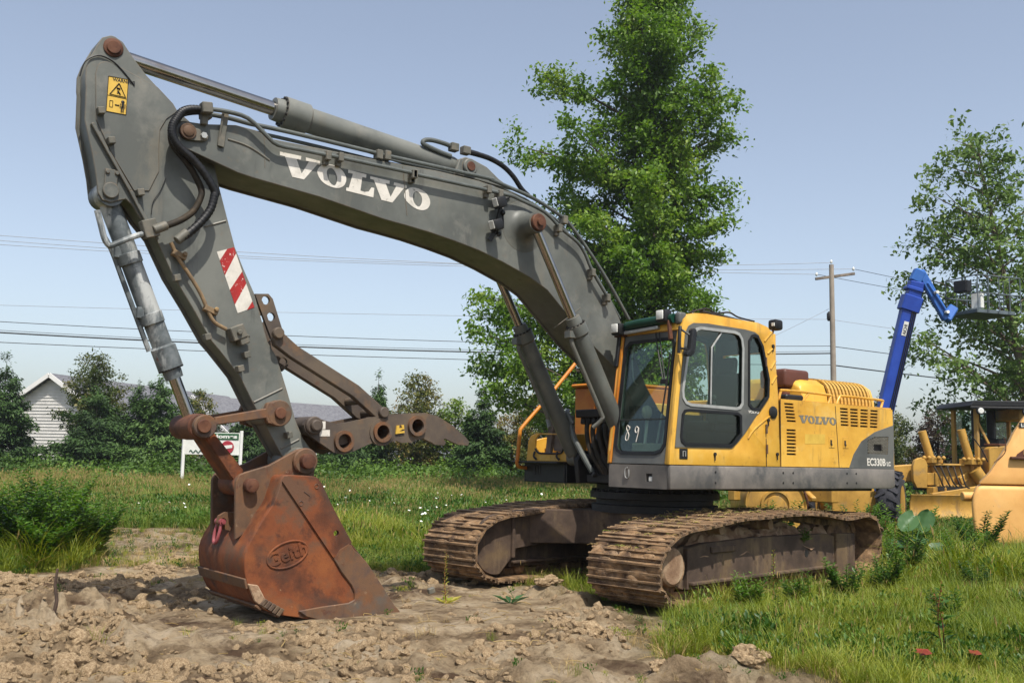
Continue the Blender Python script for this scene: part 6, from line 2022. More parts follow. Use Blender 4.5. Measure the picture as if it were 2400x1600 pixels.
for r in (1.24, 2.38):
    m = MB()
    m.lathe(G(r, -.34, 2.90), -gw, [(0, .10), (.05, .10), (.06, .09)], 16)
    l_ = m.build('head_lamp', 'black_plastic', GR)
    MB().lathe(G(r, -.40, 2.90), -gw, [(0, .075), (.012, .06)], 14).build('lamp_lens', 'lamp_white', l_)
m = MB()
m.prism2([(1.45, 1.35), (2.10, 1.35), (2.10, 2.0), (1.9, 2.05), (1.5, 2.02), (1.45, 1.95)], go * 0, gu, Z, gw, -.3, .3)
m.build('dash_housing', 'grader_yellow', GR, .02)
MB().box(G(1.78, -.02, 2.08), (.5, .4, .05)).build('dash_pad', 'rust_bright', GR, .01)
m = MB()
for r in (1.75, 2.15):
    m.bar(G(r, 1.0, 2.0), G(r, 1.0, 3.0), .2, .16)
m.box(G(2.1, .8, 1.9), (.5, .5, .7))
m.build('cab_interior', 'black_plastic', GR, .03)
MB().prism2([(1.36, 1.95), (2.7, 1.95), (2.7, 2.93), (1.36, 2.93)], go * 0, gu, Z, gw, 1.29, 1.3).build('window_pane', 'glass_dark', GR)
m = MB()
m.prism2([(1.2, .75), (5.5, .75), (5.5, 1.9), (2.95, 1.9), (2.95, 1.3), (1.2, 1.3)], go * 0, gu, Z, gw, .1, 1.2)
m.build('rear_body', 'grader_yellow', GR, .03)
def tyre(parent, c, ax, r, wd, name='wheel'):
    """Lugged tyre with rim: c centre, ax axle direction."""
    c, ax = Vector(c), Vector(ax).normalized()
    m = MB()
    m.lathe(c - ax * wd / 2, ax, [(0, r * .55), (0, r * .80), (wd * .1, r * .93), (wd * .25, r), (wd * .75, r), (wd * .9, r * .93), (wd, r * .80), (wd, r * .55)], 32)
    u, v = perp(ax)
    for i in range(22):
        for s in (-1, 1):
            a = 2 * math.pi * (i + .25 * s) / 22
            d1 = u * math.cos(a) + v * math.sin(a)
            a2 = a + .16
            d2 = u * math.cos(a2) + v * math.sin(a2)
            m.bar(c + ax * (s * wd * .05) + d1 * r * 1.0, c + ax * (s * wd * .48) + d2 * r * .95, .055, .07, up=d1)
    w_ = m.build(name, 'tyre', parent, 0)
    m = MB()
    m.lathe(c - ax * wd * .52, ax, [(0, r * .30), (.0, r * .56), (.04, r * .56), (.06, r * .50), (wd * .2, r * .2), (wd * 1.02, r * .2), (wd * 1.04, r * .56)], 28)
    m.build('rim', 'grader_yellow', w_)
    return w_
tyre(GR, Vector((-11.75, -4.05, .66)) - go, gu * .88 - gw * .48, .72, .50)
tyre(GR, Vector((-11.0, -5.75, .70)) - go, gu * .9 - gw * .45, .72, .42)
m = MB()
c0 = Vector((-11.2, -4.95, .78)) - go
m.prism2([(-.42, -.35), (.55, -.35), (.62, .10), (.40, .34), (-.2, .34), (-.42, .20)], c0, gu, Z, gw, -.55, .45)
m.build('axle_housing', 'grader_yellow', GR, .02)
m = MB()
m.bar(Vector((-11.2, -4.9, .9)) - go, G(-1.9, .1, 1.15), .4, .5)
m.build('nose_frame', 'grader_yellow', GR, .02)
# ------------------------------------------------------------------ steel drum roller under the tail
DR = thing('drum_roller', 'yellow steel drum roller seen under the excavator tail', 'roller', (-8.9, -5.3, 0))
dax = gw
m = MB()
m.lathe(Vector((0, 0, .62)) - dax * .75, dax, [(0, .14), (0, .19), (.03, .20), (.03, .27), (-.02, .28), (-.02, .33), (.03, .34), (.05, .62), (0, .64), (0, .66), (1.5, .66), (1.5, .3)], 44)
m.build('drum', 'grader_yellow', DR)
m = MB()
m.bar(gu * .86 + Z * .75 - dax * .6, gu * .75 + Z * 1.15 + dax * .6, .12, .10)
m.box(gu * 1.0 + Z * .9 + dax * .1, (.25, 1.3, .45))
m.box(gu * -.85 + Z * .80 - dax * .5, (.2, .2, .22))
m.build('yoke', 'grader_yellow', DR, .02)
m = MB()
m.prism2([(.66 + .05 * math.cos(t), 0) for t in (0,)] + [(.70 * math.cos(R(t)), .70 * math.sin(R(t))) for t in range(-10, 75, 8)] + [(.66 * math.cos(R(t)), .66 * math.sin(R(t))) for t in range(75, -10, -8)], Vector((0, 0, .62)) - dax * .74, gu, Z, dax, -.02, .02)
m.build('scraper_strip', 'rust_bright', DR)

# ------------------------------------------------------------------ peach-painted machine at the right edge
HU = thing('machine_hull', 'peach-yellow rounded steel hull of a machine at the right edge', 'machine', (-8.4, -.2, 0))
ho = Vector((-8.4, -.2, 0))
hw_d = Vector((-.883, -.469, 0))         # the hull runs away from us to the right
def H_(r, w_, z):
    return gu * r + hw_d * w_ + Z * z
prof_l = [(-.03, .12), (-.09, .35), (-.12, .60), (-.13, .86), (-.09, 1.05), (.0, 1.20)]
up_l = [(.0, 1.20), (.22, 1.42), (.42, 1.72), (.60, 2.0), (.68, 2.16), (.92, 2.50), (1.1, 2.6)]
m = MB()
lo_sec = prof_l + [(2.6, 1.20), (2.7, .86), (2.65, .5), (2.5, .12)]
m.prism2(lo_sec, ho * 0, gu, Z, hw_d, -.10, 2.2)
hl = m.build('lower_hull', 'hull_peach', HU, .09, seg=5)
m = MB()
m.prism2([(p[0] + .004, p[1] + .012) for p in up_l] + [(2.4, 2.6), (2.56, 1.212)], ho * 0, gu, Z, hw_d, -.08, 2.0)
hu2 = m.build('upper_hull', 'hull_peach', HU, .04, seg=2)
m = MB()
m.prism2([(.70, 1.72), (.72, 1.76), (1.15, 2.05), (1.6, 2.05), (1.6, 1.72)], ho * 0, gu, Z, hw_d, -.115, -.084)
m.build('vent_grille', 'brown_box', hu2, 0)
m = MB()
for k in range(9):
    m.bar(H_(.85 + .06 * k, -.120, 1.75), H_(.85 + .06 * k, -.120, 1.82 + .024 * k), .02, .02)
m.build('grille_bar', 'hull_peach', hu2)
m = MB()
m.bar(H_(.60, -.13, 1.69), H_(1.6, -.13, 1.69), .08, .05)
m.build('grille_ledge', 'rust_bright', hu2, .01)
m = MB()
m.prism2([(.78, 2.24), (1.2, 2.24), (1.2, 2.33), (.78, 2.33)], ho * 0, gu, Z, hw_d, -.095, -.084)
pl2 = m.build('name_plate', 'black_plastic', hu2, 0)
put_text('plate_lettering', 'LEE', H_(.81, -.097, 2.255), gu, Z, .085, 'sign_white', pl2, .003, 1.2)
m = MB()
m.tube([H_(.30, -.085, 1.60), H_(.50, -.085, 1.78), H_(.52, -.085, 1.95), H_(.50, -.085, 2.05)], .008, 5)
m.build('panel_crack', 'rust_bright', hu2)
m = MB()
m.cyl(H_(-.30, .3, .98), H_(.02, .3, .98), .085, n=16)
m.build('hitch_tube', 'hull_peach', HU, .01)
# ------------------------------------------------------------------ trees
leafmat('oak_leaf', [(0.0, '385219'), (0.3, '4d6b24'), (0.6, '64812f'), (1.0, '8d9c48')], .36, .42, .5)
leafmat('tree_leaf', [(0.0, '48602a'), (0.35, '61793c'), (0.7, '7b8d4c'), (1.0, '9ba868')], .30, .5, .5)
leafmat('spruce', [(0.0, '263a19'), (0.4, '354e22'), (0.8, '4a652e'), (1.0, '677f44')], .15, .6, .6)
leafmat('autumn_leaf', [(0.0, '2b3a16'), (0.35, '465423'), (0.7, '6d6a32'), (1.0, '8a6a3c')], .28, .5, .6)
leafmat('purple_leaf', [(0.0, '2a1f1c'), (0.4, '3d2c26'), (0.7, '4c4a28'), (1.0, '5e4a36')], .25, .5, .6)
leafmat('bush_leaf', [(0.0, '334a1a'), (0.35, '4a6524'), (0.7, '657f33'), (1.0, '929c50')], .30, .5, .35)
leafmat('grass_green', [(0.0, '4a5c1c'), (0.3, '6a7926'), (0.65, '8a9034'), (1.0, 'aea356')], .32, .5, .5)
leafmat('grass_field', [(0.0, '4a6222'), (0.35, '657c2d'), (0.65, '7f8d3e'), (1.0, '9c9955')], .32, .6, .12)
leafmat('straw', [(0.0, '8a7448'), (0.5, 'a38c5c'), (1.0, 'bda676')], .25, .7, .5)
leafmat('weed_leaf', [(0.0, '264316'), (0.4, '38591c'), (0.8, '557328'), (1.0, '7f8f40')], .3, .45, .5)
pmat('weed_stem', ['4a5a28', '5d6a34'], 8, 0.6)
leafmat('dock_leaf', [(0.0, '28432a'), (0.5, '375633'), (1.0, '587a4c')], .25, .4, .5)
leafmat('red_leaf', [(0.0, '6a2a1c'), (0.5, '823826'), (1.0, '925036')], .25, .5, .5)
leafmat('seed_head', [(0.0, '5c3420'), (0.5, '7a4a2c'), (1.0, '8f6a3e')], .2, .7, .5)

def leaves(P, N, U, size, aspect=0.55, fold=0.25, rng=None):
    """Folded diamond leaves: centres P, normals N, pointing directions U, sizes per leaf. Returns vertices and triangles."""
    n = len(P)
    Sd = np.cross(N, U)
    Sd /= np.linalg.norm(Sd, axis=1, keepdims=True) + 1e-9
    s = size[:, None]
    a = P - U * s * .5
    b = P + U * s * .5
    c = P + Sd * s * aspect * .5 + N * s * fold * .3 + U * s * .05
    d = P - Sd * s * aspect * .5 + N * s * fold * .3 + U * s * .05
    co = np.stack([a, c, b, d], 1).reshape(-1, 3)
    i = np.arange(n) * 4
    q = np.stack([i, i + 1, i + 2, i, i + 2, i + 3], 1).reshape(-1, 3)
    return co, q
def unit(v):
    return v / (np.linalg.norm(v, axis=-1, keepdims=True) + 1e-9)
def np_object(name, co, q, mat, parent=None, loc=None):
    me = bpy.data.meshes.new(name)
    numpy_mesh(me, co, q)
    me.materials.append(MATS[mat])
    return link(name, me, parent, loc)
def broad_tree(name, label, loc, H, prof, mat, trunk_r, seed, nl=130, leaf=.16, per=420, clump=.55, bark='bark', group=None, lean=(0, 0), lo=.12, squash=.7, extra=(), twigs=6.0, twig_len=.75):
    """Trunk, limbs that reach to the outline given by prof(h) -> radius, leaf clumps along the outer part of every limb."""
    rg = np.random.RandomState(seed)
    T = thing(name, label, 'tree', loc, group)
    wood = MB()
    def tr_at(z):
        t = z / H
        return Vector((lean[0] * t + .12 * math.sin(z * .9 + seed), lean[1] * t + .10 * math.cos(z * .7 + seed), z))
    wood.tube([tr_at(H * k / 10) for k in range(11)], trunk_r, 10, 2, rads=(trunk_r, trunk_r * .10))
    limbs = []
    for k in range(nl):
        t = lo + (1 - lo) * ((k + rg.rand()) / nl) ** .92
        az = k * 2.39996 + rg.uniform(-.5, .5)
        rmax = prof(t, az)
        if rmax > 0:
            limbs.append((H * t, az, rmax * (rg.uniform(.6, 1.0) if rg.rand() < .7 else rg.uniform(.25, .6))))
    LP, LU = [], []                      # leaf places and the direction of the twig that carries them
    for z1, az, reach in limbs + list(extra):
        z0 = max(.06 * H, z1 - reach * rg.uniform(.4, .75))
        a = tr_at(min(z0, H * .98))
        b = tr_at(min(z1, H)) + Vector((math.cos(az) * reach, math.sin(az) * reach, 0))
        mid = (a + b) / 2 + Vector((rg.uniform(-.2, .2), rg.uniform(-.2, .2), reach * .05))
        wood.tube([a, mid, b], .02, 5, 3, rads=(min(trunk_r * .4, .014 + .016 * reach), .006))
        for j in range(max(4, int(reach * twigs))):
            f = 1 - .75 * rg.rand() ** 1.3
            p = a * (1 - f) ** 2 + mid * 2 * f * (1 - f) + b * f * f
            d = Vector((math.cos(az), math.sin(az), 0)) * rg.uniform(.1, .9) + Vector((rg.normal(), rg.normal(), rg.normal() * .6 + .12)) * .6
            d.normalize()
            L = twig_len * rg.uniform(.5, 1.25)
            q = p + d * L
            q.z -= .12 * L
            wood.add([p + Vector((.006, 0, 0)), p + Vector((-.004, .005, 0)), p + Vector((-.004, -.005, 0)), q], [(0, 1, 3), (1, 2, 3), (2, 0, 3)])
            m_ = int(per * rg.uniform(.6, 1.3))
            tt = .25 + .78 * rg.rand(m_) ** .5
            base_ = np.array(p)[None] + np.outer(tt, np.array(q - p))
            LP.append(base_ + rg.normal(size=(m_, 3)) * clump * np.array([1, 1, squash]) * (.6 + .6 * tt[:, None]))
            LU.append(np.repeat(np.array(d)[None], m_, 0))
    wood.build('trunk', bark, T, 0)
    P, D_ = np.concatenate(LP), np.concatenate(LU)
    n = len(P)
    N = unit(np.array([0, 0, .9]) + rg.normal(size=(n, 3)) * .6)
    U = unit(D_ * .5 + rg.normal(size=(n, 3)) * .7 + np.array([0, 0, -.3]))
    co, q = leaves(P, N, U, leaf * rg.uniform(.55, 1.3, n), .55, .3)
    np_object('crown', co, q, mat, T)
    return T
def spruce_tree(name, label, loc, H, Rb, mat, seed, n=9000, spray=.26, group=None, power=.85, droop=.35):
    rg = np.random.RandomState(seed)
    T = thing(name, label, 'tree', loc, group)
    wd = MB()
    wd.cyl((0, 0, 0), (0, 0, H * .96), .03 * H / 2, .006, n=8)
    # whorls of boughs
    n = int(n * 2.2)
    nb = int(H * 40)
    z = H * (1 - (rg.rand(nb)) ** .52 * .97)
    az = rg.rand(nb) * 2 * np.pi
    lob = 1 + .28 * np.sin(az * 3 + z * 2.1 + seed) * np.sin(z * 1.7 + seed)
    L = Rb * ((1 - z / H) ** power) * rg.uniform(.5, 1.15, nb) * lob + .07
    k = rg.choice(nb, n, p=(L + .12) / (L + .12).sum())
    f = rg.rand(n) ** .62
    r = L[k] * f
    dirv = np.stack([np.cos(az[k]), np.sin(az[k]), np.zeros(n)], 1)
    P = dirv * r[:, None]
    P[:, 2] = z[k] - droop * r * (.5 + .2 * f) + .22 * L[k] * f * f + rg.normal(size=n) * .09
    side = np.stack([-np.sin(az[k]), np.cos(az[k]), np.zeros(n)], 1)
    P += side * (rg.normal(size=n) * .22 * (L[k] * (1 - f * .5)))[:, None] + rg.normal(size=(n, 3)) * .05
    U = unit(dirv * .8 + side * rg.normal(size=n)[:, None] * .7 + np.array([0, 0, -.45]) + rg.normal(size=(n, 3)) * .35)
    N = unit(np.array([0, 0, 1.0]) + dirv * .3 + rg.normal(size=(n, 3)) * .6)
    co, q = leaves(P, N, U, spray * rg.uniform(.5, 1.15, n) * (.5 + .5 * np.clip(L[k] / Rb * 1.6, 0, 1)), .32, .3)
    wd.build('trunk', 'bark', T, 0)
    np_object('crown', co, q, mat, T)
    return T
# the tall tree behind the cab. az = 0 points along +X; the picture's left is about +X-Y
LEFT_AZ = math.atan2(-.603, .797)
def oak_prof(t, az):
    # outline read off the tree: (height share, left reach, right reach)
    tab = [(0.0, 0, 0), (.14, 3.6, 1.0), (.22, 5.4, 1.8), (.30, 5.6, 2.3), (.36, 4.9, 2.3), (.44, 4.4, 2.2), (.52, 4.6, 2.6), (.58, 4.4, 2.7), (.66, 3.6, 2.5), (.74, 3.3, 2.2), (.82, 2.7, 1.9), (.9, 2.0, 1.4), (1.0, .3, .3)]
    for (a, l0, r0), (b, l1, r1) in zip(tab, tab[1:]):
        if a <= t <= b:
            k = (t - a) / (b - a)
            l, r_ = l0 + (l1 - l0) * k, r0 + (r1 - r0) * k
            break
    c = math.cos(az - LEFT_AZ)
    lump = .74 + .22 * math.sin(t * 31 + az * 2.0) + .18 * math.sin(t * 17 - az * 3.0 + 1.3)
    return lump * (l * (1 + c) + r_ * (1 - c)) / 2 * (.82 + .18 * abs(c)) if True else 0
ax_r = LEFT_AZ + math.pi
oak_extra = [(12.2, ax_r, 2.7), (10.6, ax_r, 2.3), (8.2, ax_r + .2, 2.0), (5.6, ax_r, 1.9), (5.0, ax_r - .2, 1.8), (13.4, ax_r, 2.2), (13.9, LEFT_AZ, 3.6), (11.6, LEFT_AZ, 4.4), (9.6, LEFT_AZ, 4.6), (6.6, LEFT_AZ, 5.2), (5.4, LEFT_AZ + .1, 5.6), (4.6, LEFT_AZ - .1, 5.3), (3.6, LEFT_AZ, 5.0), (6.2, LEFT_AZ - .25, 5.4)]
broad_tree('oak_tree', 'tall leafy green tree standing right behind the excavator cab', (-13.4, -13.35, 0), 18.0, oak_prof, 'oak_leaf', .27, 3, nl=200, leaf=.165, per=84, clump=.18, extra=oak_extra, twigs=4.4, twig_len=.7)
def r1_prof(t, az):
    c = math.cos(az - LEFT_AZ)
    base = 3.7 * math.sin(math.pi * min(1, max(0, (t - .02) * 1.0)) ** .75) if t < 1 else 0
    tab = [(0, .5), (.2, 2.4), (.3, 3.4), (.45, 3.7), (.6, 3.1), (.75, 2.3), (.9, 1.4), (1.0, .4)]
    for (a, l0), (b, l1) in zip(tab, tab[1:]):
        if a <= t <= b:
            k = (t - a) / (b - a)
            base = 1.32 * (l0 + (l1 - l0) * k)
            break
    return base * (.75 + .25 * c)
broad_tree('slender_tree', 'slender pale-leaved tree behind the blue lift basket', (-25.3, -6.9, 0), 12.7, r1_prof, 'tree_leaf', .19, 8, nl=105, leaf=.19, per=24, clump=.15, bark='bark_pale', lean=(2.4, -.6), lo=.16, twigs=5.0, twig_len=.9)
broad_tree('edge_tree', 'darker leafy tree cut off by the right edge of the picture', (-27.5, -6.1, 0), 11.5, lambda t, az: 3.2 * math.sin(math.pi * min(1, t)) ** .8 + .2, 'oak_leaf', .2, 12, nl=90, leaf=.19, per=24, clump=.16, lo=.10, twigs=6, twig_len=.9)
# hedge row of evergreens and small trees along the far edge of the field
def at_px(bx, by):
    return (bx, by, 0)
spruce_tree('spruce', 'pointed spruce at the left edge, in front of the house gable', (.5, -39.2, 0), 5.75, 2.18, 'spruce', 21, 15000)
spruce_tree('spruce', 'broad dark spruce below the rust-tinged tree on the left', (-3.1, -38.0, 0), 4.5, 2.58, 'spruce', 22, 16250)
broad_tree('maple', 'rust-tinged round tree on the left above the dark spruce', (-3.5, -39.9, 0), 5.9, lambda t, az: 1.6 * math.sin(math.pi * min(1, max(0, t)) ** 1.25) + .1, 'autumn_leaf', .1, 23, nl=70, leaf=.13, per=22, clump=.10, twigs=11, twig_len=.45, lo=.25)
spruce_tree('spruce', 'dense dark evergreen just left of the bucket cylinder rod', (-5.6, -36.9, 0), 5.2, 1.73, 'spruce', 24, 13750, power=.6)
spruce_tree('spruce', 'small bright-topped evergreen leaning by the rod, beside the dense one', (-4.9, -37.9, 0), 4.9, 1.29, 'spruce', 25, 8750)
broad_tree('young_tree', 'small light green tree seen between arm and lever link', (-9.3, -42.5, 0), 4.6, lambda t, az: 1.5 * math.sin(math.pi * t ** .9) + .1, 'autumn_leaf', .08, 26, nl=45, leaf=.13, per=22, clump=.10, twigs=11, twig_len=.45, lo=.2)
spruce_tree('spruce', 'dark evergreen behind the lever link and the arm tip', (-9.0, -34.3, 0), 3.7, 1.88, 'spruce', 27, 11250, power=.6)
broad_tree('young_tree', 'thin light tree right of the arm, behind the thumb pin', (-13.2, -42.0, 0), 4.3, lambda t, az: .9 * math.sin(math.pi * t ** .9) + .05, 'tree_leaf', .07, 28, nl=30, leaf=.13, per=22, clump=.10, twigs=11, twig_len=.45, lo=.3)
spruce_tree('spruce', 'thin spire-topped spruce above the thumb brace end', (-14.2, -32.2, 0), 5.5, 1.23, 'spruce', 29, 8125)
broad_tree('maple', 'round light-green tree above the thumb tip', (-15.2, -30.2, 0), 5.25, lambda t, az: 1.75 * math.sin(math.pi * t ** 1.05) + .1, 'autumn_leaf', .1, 30, nl=70, leaf=.13, per=22, clump=.10, twigs=11, twig_len=.45, lo=.12)
broad_tree('maple', 'low round green tree between thumb tip and pointed spruce', (-16.6, -29.1, 0), 4.0, lambda t, az: 1.7 * math.sin(math.pi * t ** .8) + .1, 'bush_leaf', .09, 31, nl=60, leaf=.13, per=22, clump=.10, twigs=11, twig_len=.45, lo=.08)
spruce_tree('spruce', 'pointed spruce with bare leader left of the tool box', (-16.6, -27.0, 0), 4.75, 1.73, 'spruce', 32, 15000, power=.9)
broad_tree('maple', 'bushy green tree behind the orange grab rail', (-19.0, -26.6, 0), 4.3, lambda t, az: 2.2 * math.sin(math.pi * t ** .8) + .1, 'autumn_leaf', .1, 33, nl=80, leaf=.13, per=22, clump=.10, twigs=11, twig_len=.45, lo=.06)
spruce_tree('spruce', 'low dark evergreen behind the tool box and far boom cylinder', (-20.6, -26.0, 0), 3.6, 1.88, 'spruce', 34, 11250, power=.6)
spruce_tree('spruce', 'short dark evergreen under the thumb between the pipe bushes', (-12.4, -32.0, 0), 2.9, 1.88, 'spruce', 35, 10000, power=.55)
broad_tree('plum_tree', 'purple and green plum tree behind the yellow grader', (-29.5, -15.6, 0), 4.3, lambda t, az: 2.1 * math.sin(math.pi * t ** .75) + .1, 'autumn_leaf', .1, 36, nl=70, leaf=.13, per=22, clump=.10, twigs=11, twig_len=.45, lo=.06)
broad_tree('plum_tree', 'dark purple tree just right of the excavator tail', (-28.6, -16.9, 0), 4.0, lambda t, az: 1.4 * math.sin(math.pi * t ** .75) + .1, 'purple_leaf', .1, 37, nl=50, leaf=.13, per=22, clump=.10, twigs=11, twig_len=.45, lo=.06)
broad_tree('plum_tree', 'purple-tinted tree behind the grader cab', (-31.2, -13.9, 0), 3.9, lambda t, az: 1.8 * math.sin(math.pi * t ** .75) + .1, 'purple_leaf', .1, 38, nl=55, leaf=.13, per=22, clump=.10, twigs=11, twig_len=.45, lo=.06)

# ------------------------------------------------------------------ brush, grass, weeds
VD = Vector((math.cos(R(-127.136)), math.sin(R(-127.136)), 0))
VR = Vector((VD.y, -VD.x, 0))
def depth_side(x, y):
    dx, dy = x - CAM.x, y - CAM.y
    return dx * VD.x + dy * VD.y, dx * VR.x + dy * VR.y
def seen(x, y, margin=.66, pad=1.2):
    d, s = depth_side(x, y)
    return (d > 4) & (np.abs(s) < d * margin * .9 + pad)
rg = np.random.RandomState(77)
def brush():
    """Tangled shrubs at the foot of the hedge row: one leafy mass."""
    P, Sz = [], []
    for k in range(1000):
        d, s = rg.uniform(35.5, 48), rg.uniform(-.78, .16)
        s *= d
        x, y = CAM.x + VD.x * d + VR.x * s, CAM.y + VD.y * d + VR.y * s
        if -.36 < s / d < -.24 and d < 41:
            if d > 36.5:
                continue
        hh = rg.uniform(.5, 1.25) * (.62 if d < 38 else 1.0 if d < 42 else 1.25)
        P.append((x, y, hh * .45))
        Sz.append((rg.uniform(.6, 1.3), hh))
    for k in range(200):
        d, s = rg.uniform(27, 40), rg.uniform(.2, .8)
        s *= d
        x, y = CAM.x + VD.x * d + VR.x * s, CAM.y + VD.y * d + VR.y * s
        hh = rg.uniform(.6, 1.5)
        P.append((x, y, hh * .45))
        Sz.append((rg.uniform(.6, 1.3), hh))
    P, Sz = np.array(P), np.array(Sz)
    n = 150
    idx = np.repeat(np.arange(len(P)), n)
    d = unit(rg.normal(size=(len(idx), 3)))
    rad = rg.rand(len(idx)) ** .4
    Q = P[idx] + d * rad[:, None] * np.stack([Sz[idx, 0], Sz[idx, 0], Sz[idx, 1] * .6], 1)
    Q[:, 2] = np.abs(Q[:, 2])
    N = unit(d * .4 + np.array([0, 0, .8]) + rg.normal(size=d.shape) * .5)
    U = unit(np.cross(N, unit(rg.normal(size=d.shape))) + np.array([0, 0, .2]))
    co, q = leaves(Q, N, U, rg.uniform(.10, .22, len(idx)), .55, .3)
    o = np_object('brush', co, q, 'bush_leaf')
    tag(o, 'tangled green brush along the far edge of the field', 'brush', kind='stuff')
brush()
# grass: tuft meshes, scattered as instances
def tuft_mesh(name, mat, n, h, spread, width, bend, seed, seed_mat=None, seeds=0.0):
    r = np.random.RandomState(seed)
    vs, fs, mi = [], [], []
    for k in range(n):
        a = r.rand() * 2 * math.pi
        rr = spread * math.sqrt(r.rand())
        b = np.array([rr * math.cos(a), rr * math.sin(a), 0])
        az = a + r.normal() * .9
        dv = np.array([math.cos(az), math.sin(az), 0])
        sv = np.array([-dv[1], dv[0], 0])
        L = h * r.uniform(.45, 1.1)
        bd_ = bend * r.uniform(.3, 1.3)
        w0 = width * r.uniform(.6, 1.2)
        i0 = len(vs)
        for t, wf in ((0, .8), (.35, 1), (.7, .75)):
            c = b + dv * L * bd_ * t * t + np.array([0, 0, L * (t - .28 * bd_ * t * t)])
            vs += [c - sv * w0 * wf / 2, c + sv * w0 * wf / 2]
        vs.append(b + dv * L * bd_ + np.array([0, 0, L * (1 - .28 * bd_)]))
        fs += [(i0, i0 + 1, i0 + 3, i0 + 2), (i0 + 2, i0 + 3, i0 + 5, i0 + 4), (i0 + 4, i0 + 5, i0 + 6)]
        mi += [0, 0, 0]
        if r.rand() < seeds:
            c = vs[-1]
            i1 = len(vs)
            for q_ in range(3):
                vs += [c + np.array([0, 0, -.03]) + sv * .003 * (q_ - 1), c + np.array([0, 0, .06]) + dv * .02, c + sv * .006 * (1 - q_) + dv * .004 * q_ + np.array([0, 0, .02])]
                fs.append((i1 + 3 * q_, i1 + 3 * q_ + 2, i1 + 3 * q_ + 1))
                mi.append(1)
    me = bpy.data.meshes.new(name)
    me.from_pydata([tuple(v) for v in vs], [], fs)
    me.materials.append(MATS[mat])
    me.materials.append(MATS[seed_mat or mat])
    me.polygons.foreach_set('material_index', mi)
    return me
def leafy_tuft(name, mat, n, h, seed, leaf=.07):
    """Low broad-leaved weed: short stems with leaves."""
    r = np.random.RandomState(seed)
    P = np.stack([r.normal(size=n) * h * .35, r.normal(size=n) * h * .35, np.abs(r.rand(n)) * h], 1)
    out = P * np.array([1, 1, 0])
    U = unit(out + np.array([0, 0, .25]) + r.normal(size=(n, 3)) * .4 * h)
    N = unit(np.array([0, 0, 1.0]) + r.normal(size=(n, 3)) * .5)
    co, q = leaves(P, N, U, leaf * r.uniform(.5, 1.3, n), .42, .3)
    me = bpy.data.meshes.new(name)
    numpy_mesh(me, co, q)
    me.materials.append(MATS[mat])
    return me
def scatter(name, pts, protos, rots, scales, idx, label, cat):
    """One object whose points carry tufts as instances (nobody could count the blades)."""
    colp = bpy.data.collections.new(name + '_tufts')
    for i, p in enumerate(protos):
        o = bpy.data.objects.new('tuft_%02d' % i, p)
        colp.objects.link(o)
    me = bpy.data.meshes.new(name)
    me.vertices.add(len(pts))
    me.vertices.foreach_set('co', np.asarray(pts, np.float32).ravel())
    for nm, ty, arr in (('idx', 'INT', idx), ('scl', 'FLOAT', scales)):
        a = me.attributes.new(nm, ty, 'POINT')
        a.data.foreach_set('value', arr)
    a = me.attributes.new('rot', 'FLOAT_VECTOR', 'POINT')
    a.data.foreach_set('vector', np.asarray(rots, np.float32).ravel())
    o = link(name, me)
    ng = bpy.data.node_groups.new(name, 'GeometryNodeTree')
    ng.interface.new_socket('Geometry', in_out='INPUT', socket_type='NodeSocketGeometry')
    ng.interface.new_socket('Geometry', in_out='OUTPUT', socket_type='NodeSocketGeometry')
    N_, L_ = ng.nodes, ng.links
    gi, gou = N_.new('NodeGroupInput'), N_.new('NodeGroupOutput')
    ci = N_.new('GeometryNodeCollectionInfo')
    ci.inputs['Collection'].default_value = colp
    ci.inputs['Separate Children'].default_value = True
    ci.inputs['Reset Children'].default_value = True
    ip = N_.new('GeometryNodeInstanceOnPoints')
    ip.inputs['Pick Instance'].default_value = True
    def attr(nm, ty):
        n = N_.new('GeometryNodeInputNamedAttribute')
        n.data_type = ty
        n.inputs['Name'].default_value = nm
        return [s_ for s_ in n.outputs if s_.enabled and s_.name == 'Attribute'][0]
    L_.new(gi.outputs[0], ip.inputs['Points'])
    L_.new(ci.outputs[0], ip.inputs['Instance'])
    L_.new(attr('idx', 'INT'), ip.inputs['Instance Index'])
    L_.new(attr('rot', 'FLOAT_VECTOR'), ip.inputs['Rotation'])
    L_.new(attr('scl', 'FLOAT'), ip.inputs['Scale'])
    L_.new(ip.outputs[0], gou.inputs[0])
    md = o.modifiers.new('scatter', 'NODES')
    md.node_group = ng
    return tag(o, label, cat, kind='stuff')
GP = [tuft_mesh('g', 'grass_green', 26, .26, .07, .007, .55, 1), tuft_mesh('g', 'grass_green', 24, .34, .08, .007, .7, 2), tuft_mesh('g', 'grass_green', 30, .18, .09, .006, .5, 3), tuft_mesh('g', 'grass_green', 20, .42, .06, .006, .8, 4),
      leafy_tuft('g', 'weed_leaf', 60, .22, 5), leafy_tuft('g', 'weed_leaf', 46, .14, 6, .055), tuft_mesh('g', 'straw', 22, .16, .10, .005, 1.0, 7), tuft_mesh('g', 'grass_green', 9, .50, .05, .004, .6, 8, 'straw', .25), leafy_tuft('g', 'bush_leaf', 50, .24, 9, .05), leafy_tuft('g', 'grass_green', 70, .12, 10, .035), tuft_mesh('g', 'straw', 12, .30, .12, .006, 1.2, 17)]
FP = [tuft_mesh('f', 'grass_field', 26, .55, .16, .014, .5, 11, 'straw', .05), tuft_mesh('f', 'grass_field', 26, .70, .18, .013, .6, 12, 'straw', .15), tuft_mesh('f', 'grass_field', 30, .42, .2, .015, .5, 13), tuft_mesh('f', 'straw', 16, .62, .16, .010, .4, 14, 'straw', .7),
      leafy_tuft('f', 'weed_leaf', 70, .45, 15, .11), leafy_tuft('f', 'bush_leaf', 60, .34, 16, .10)]
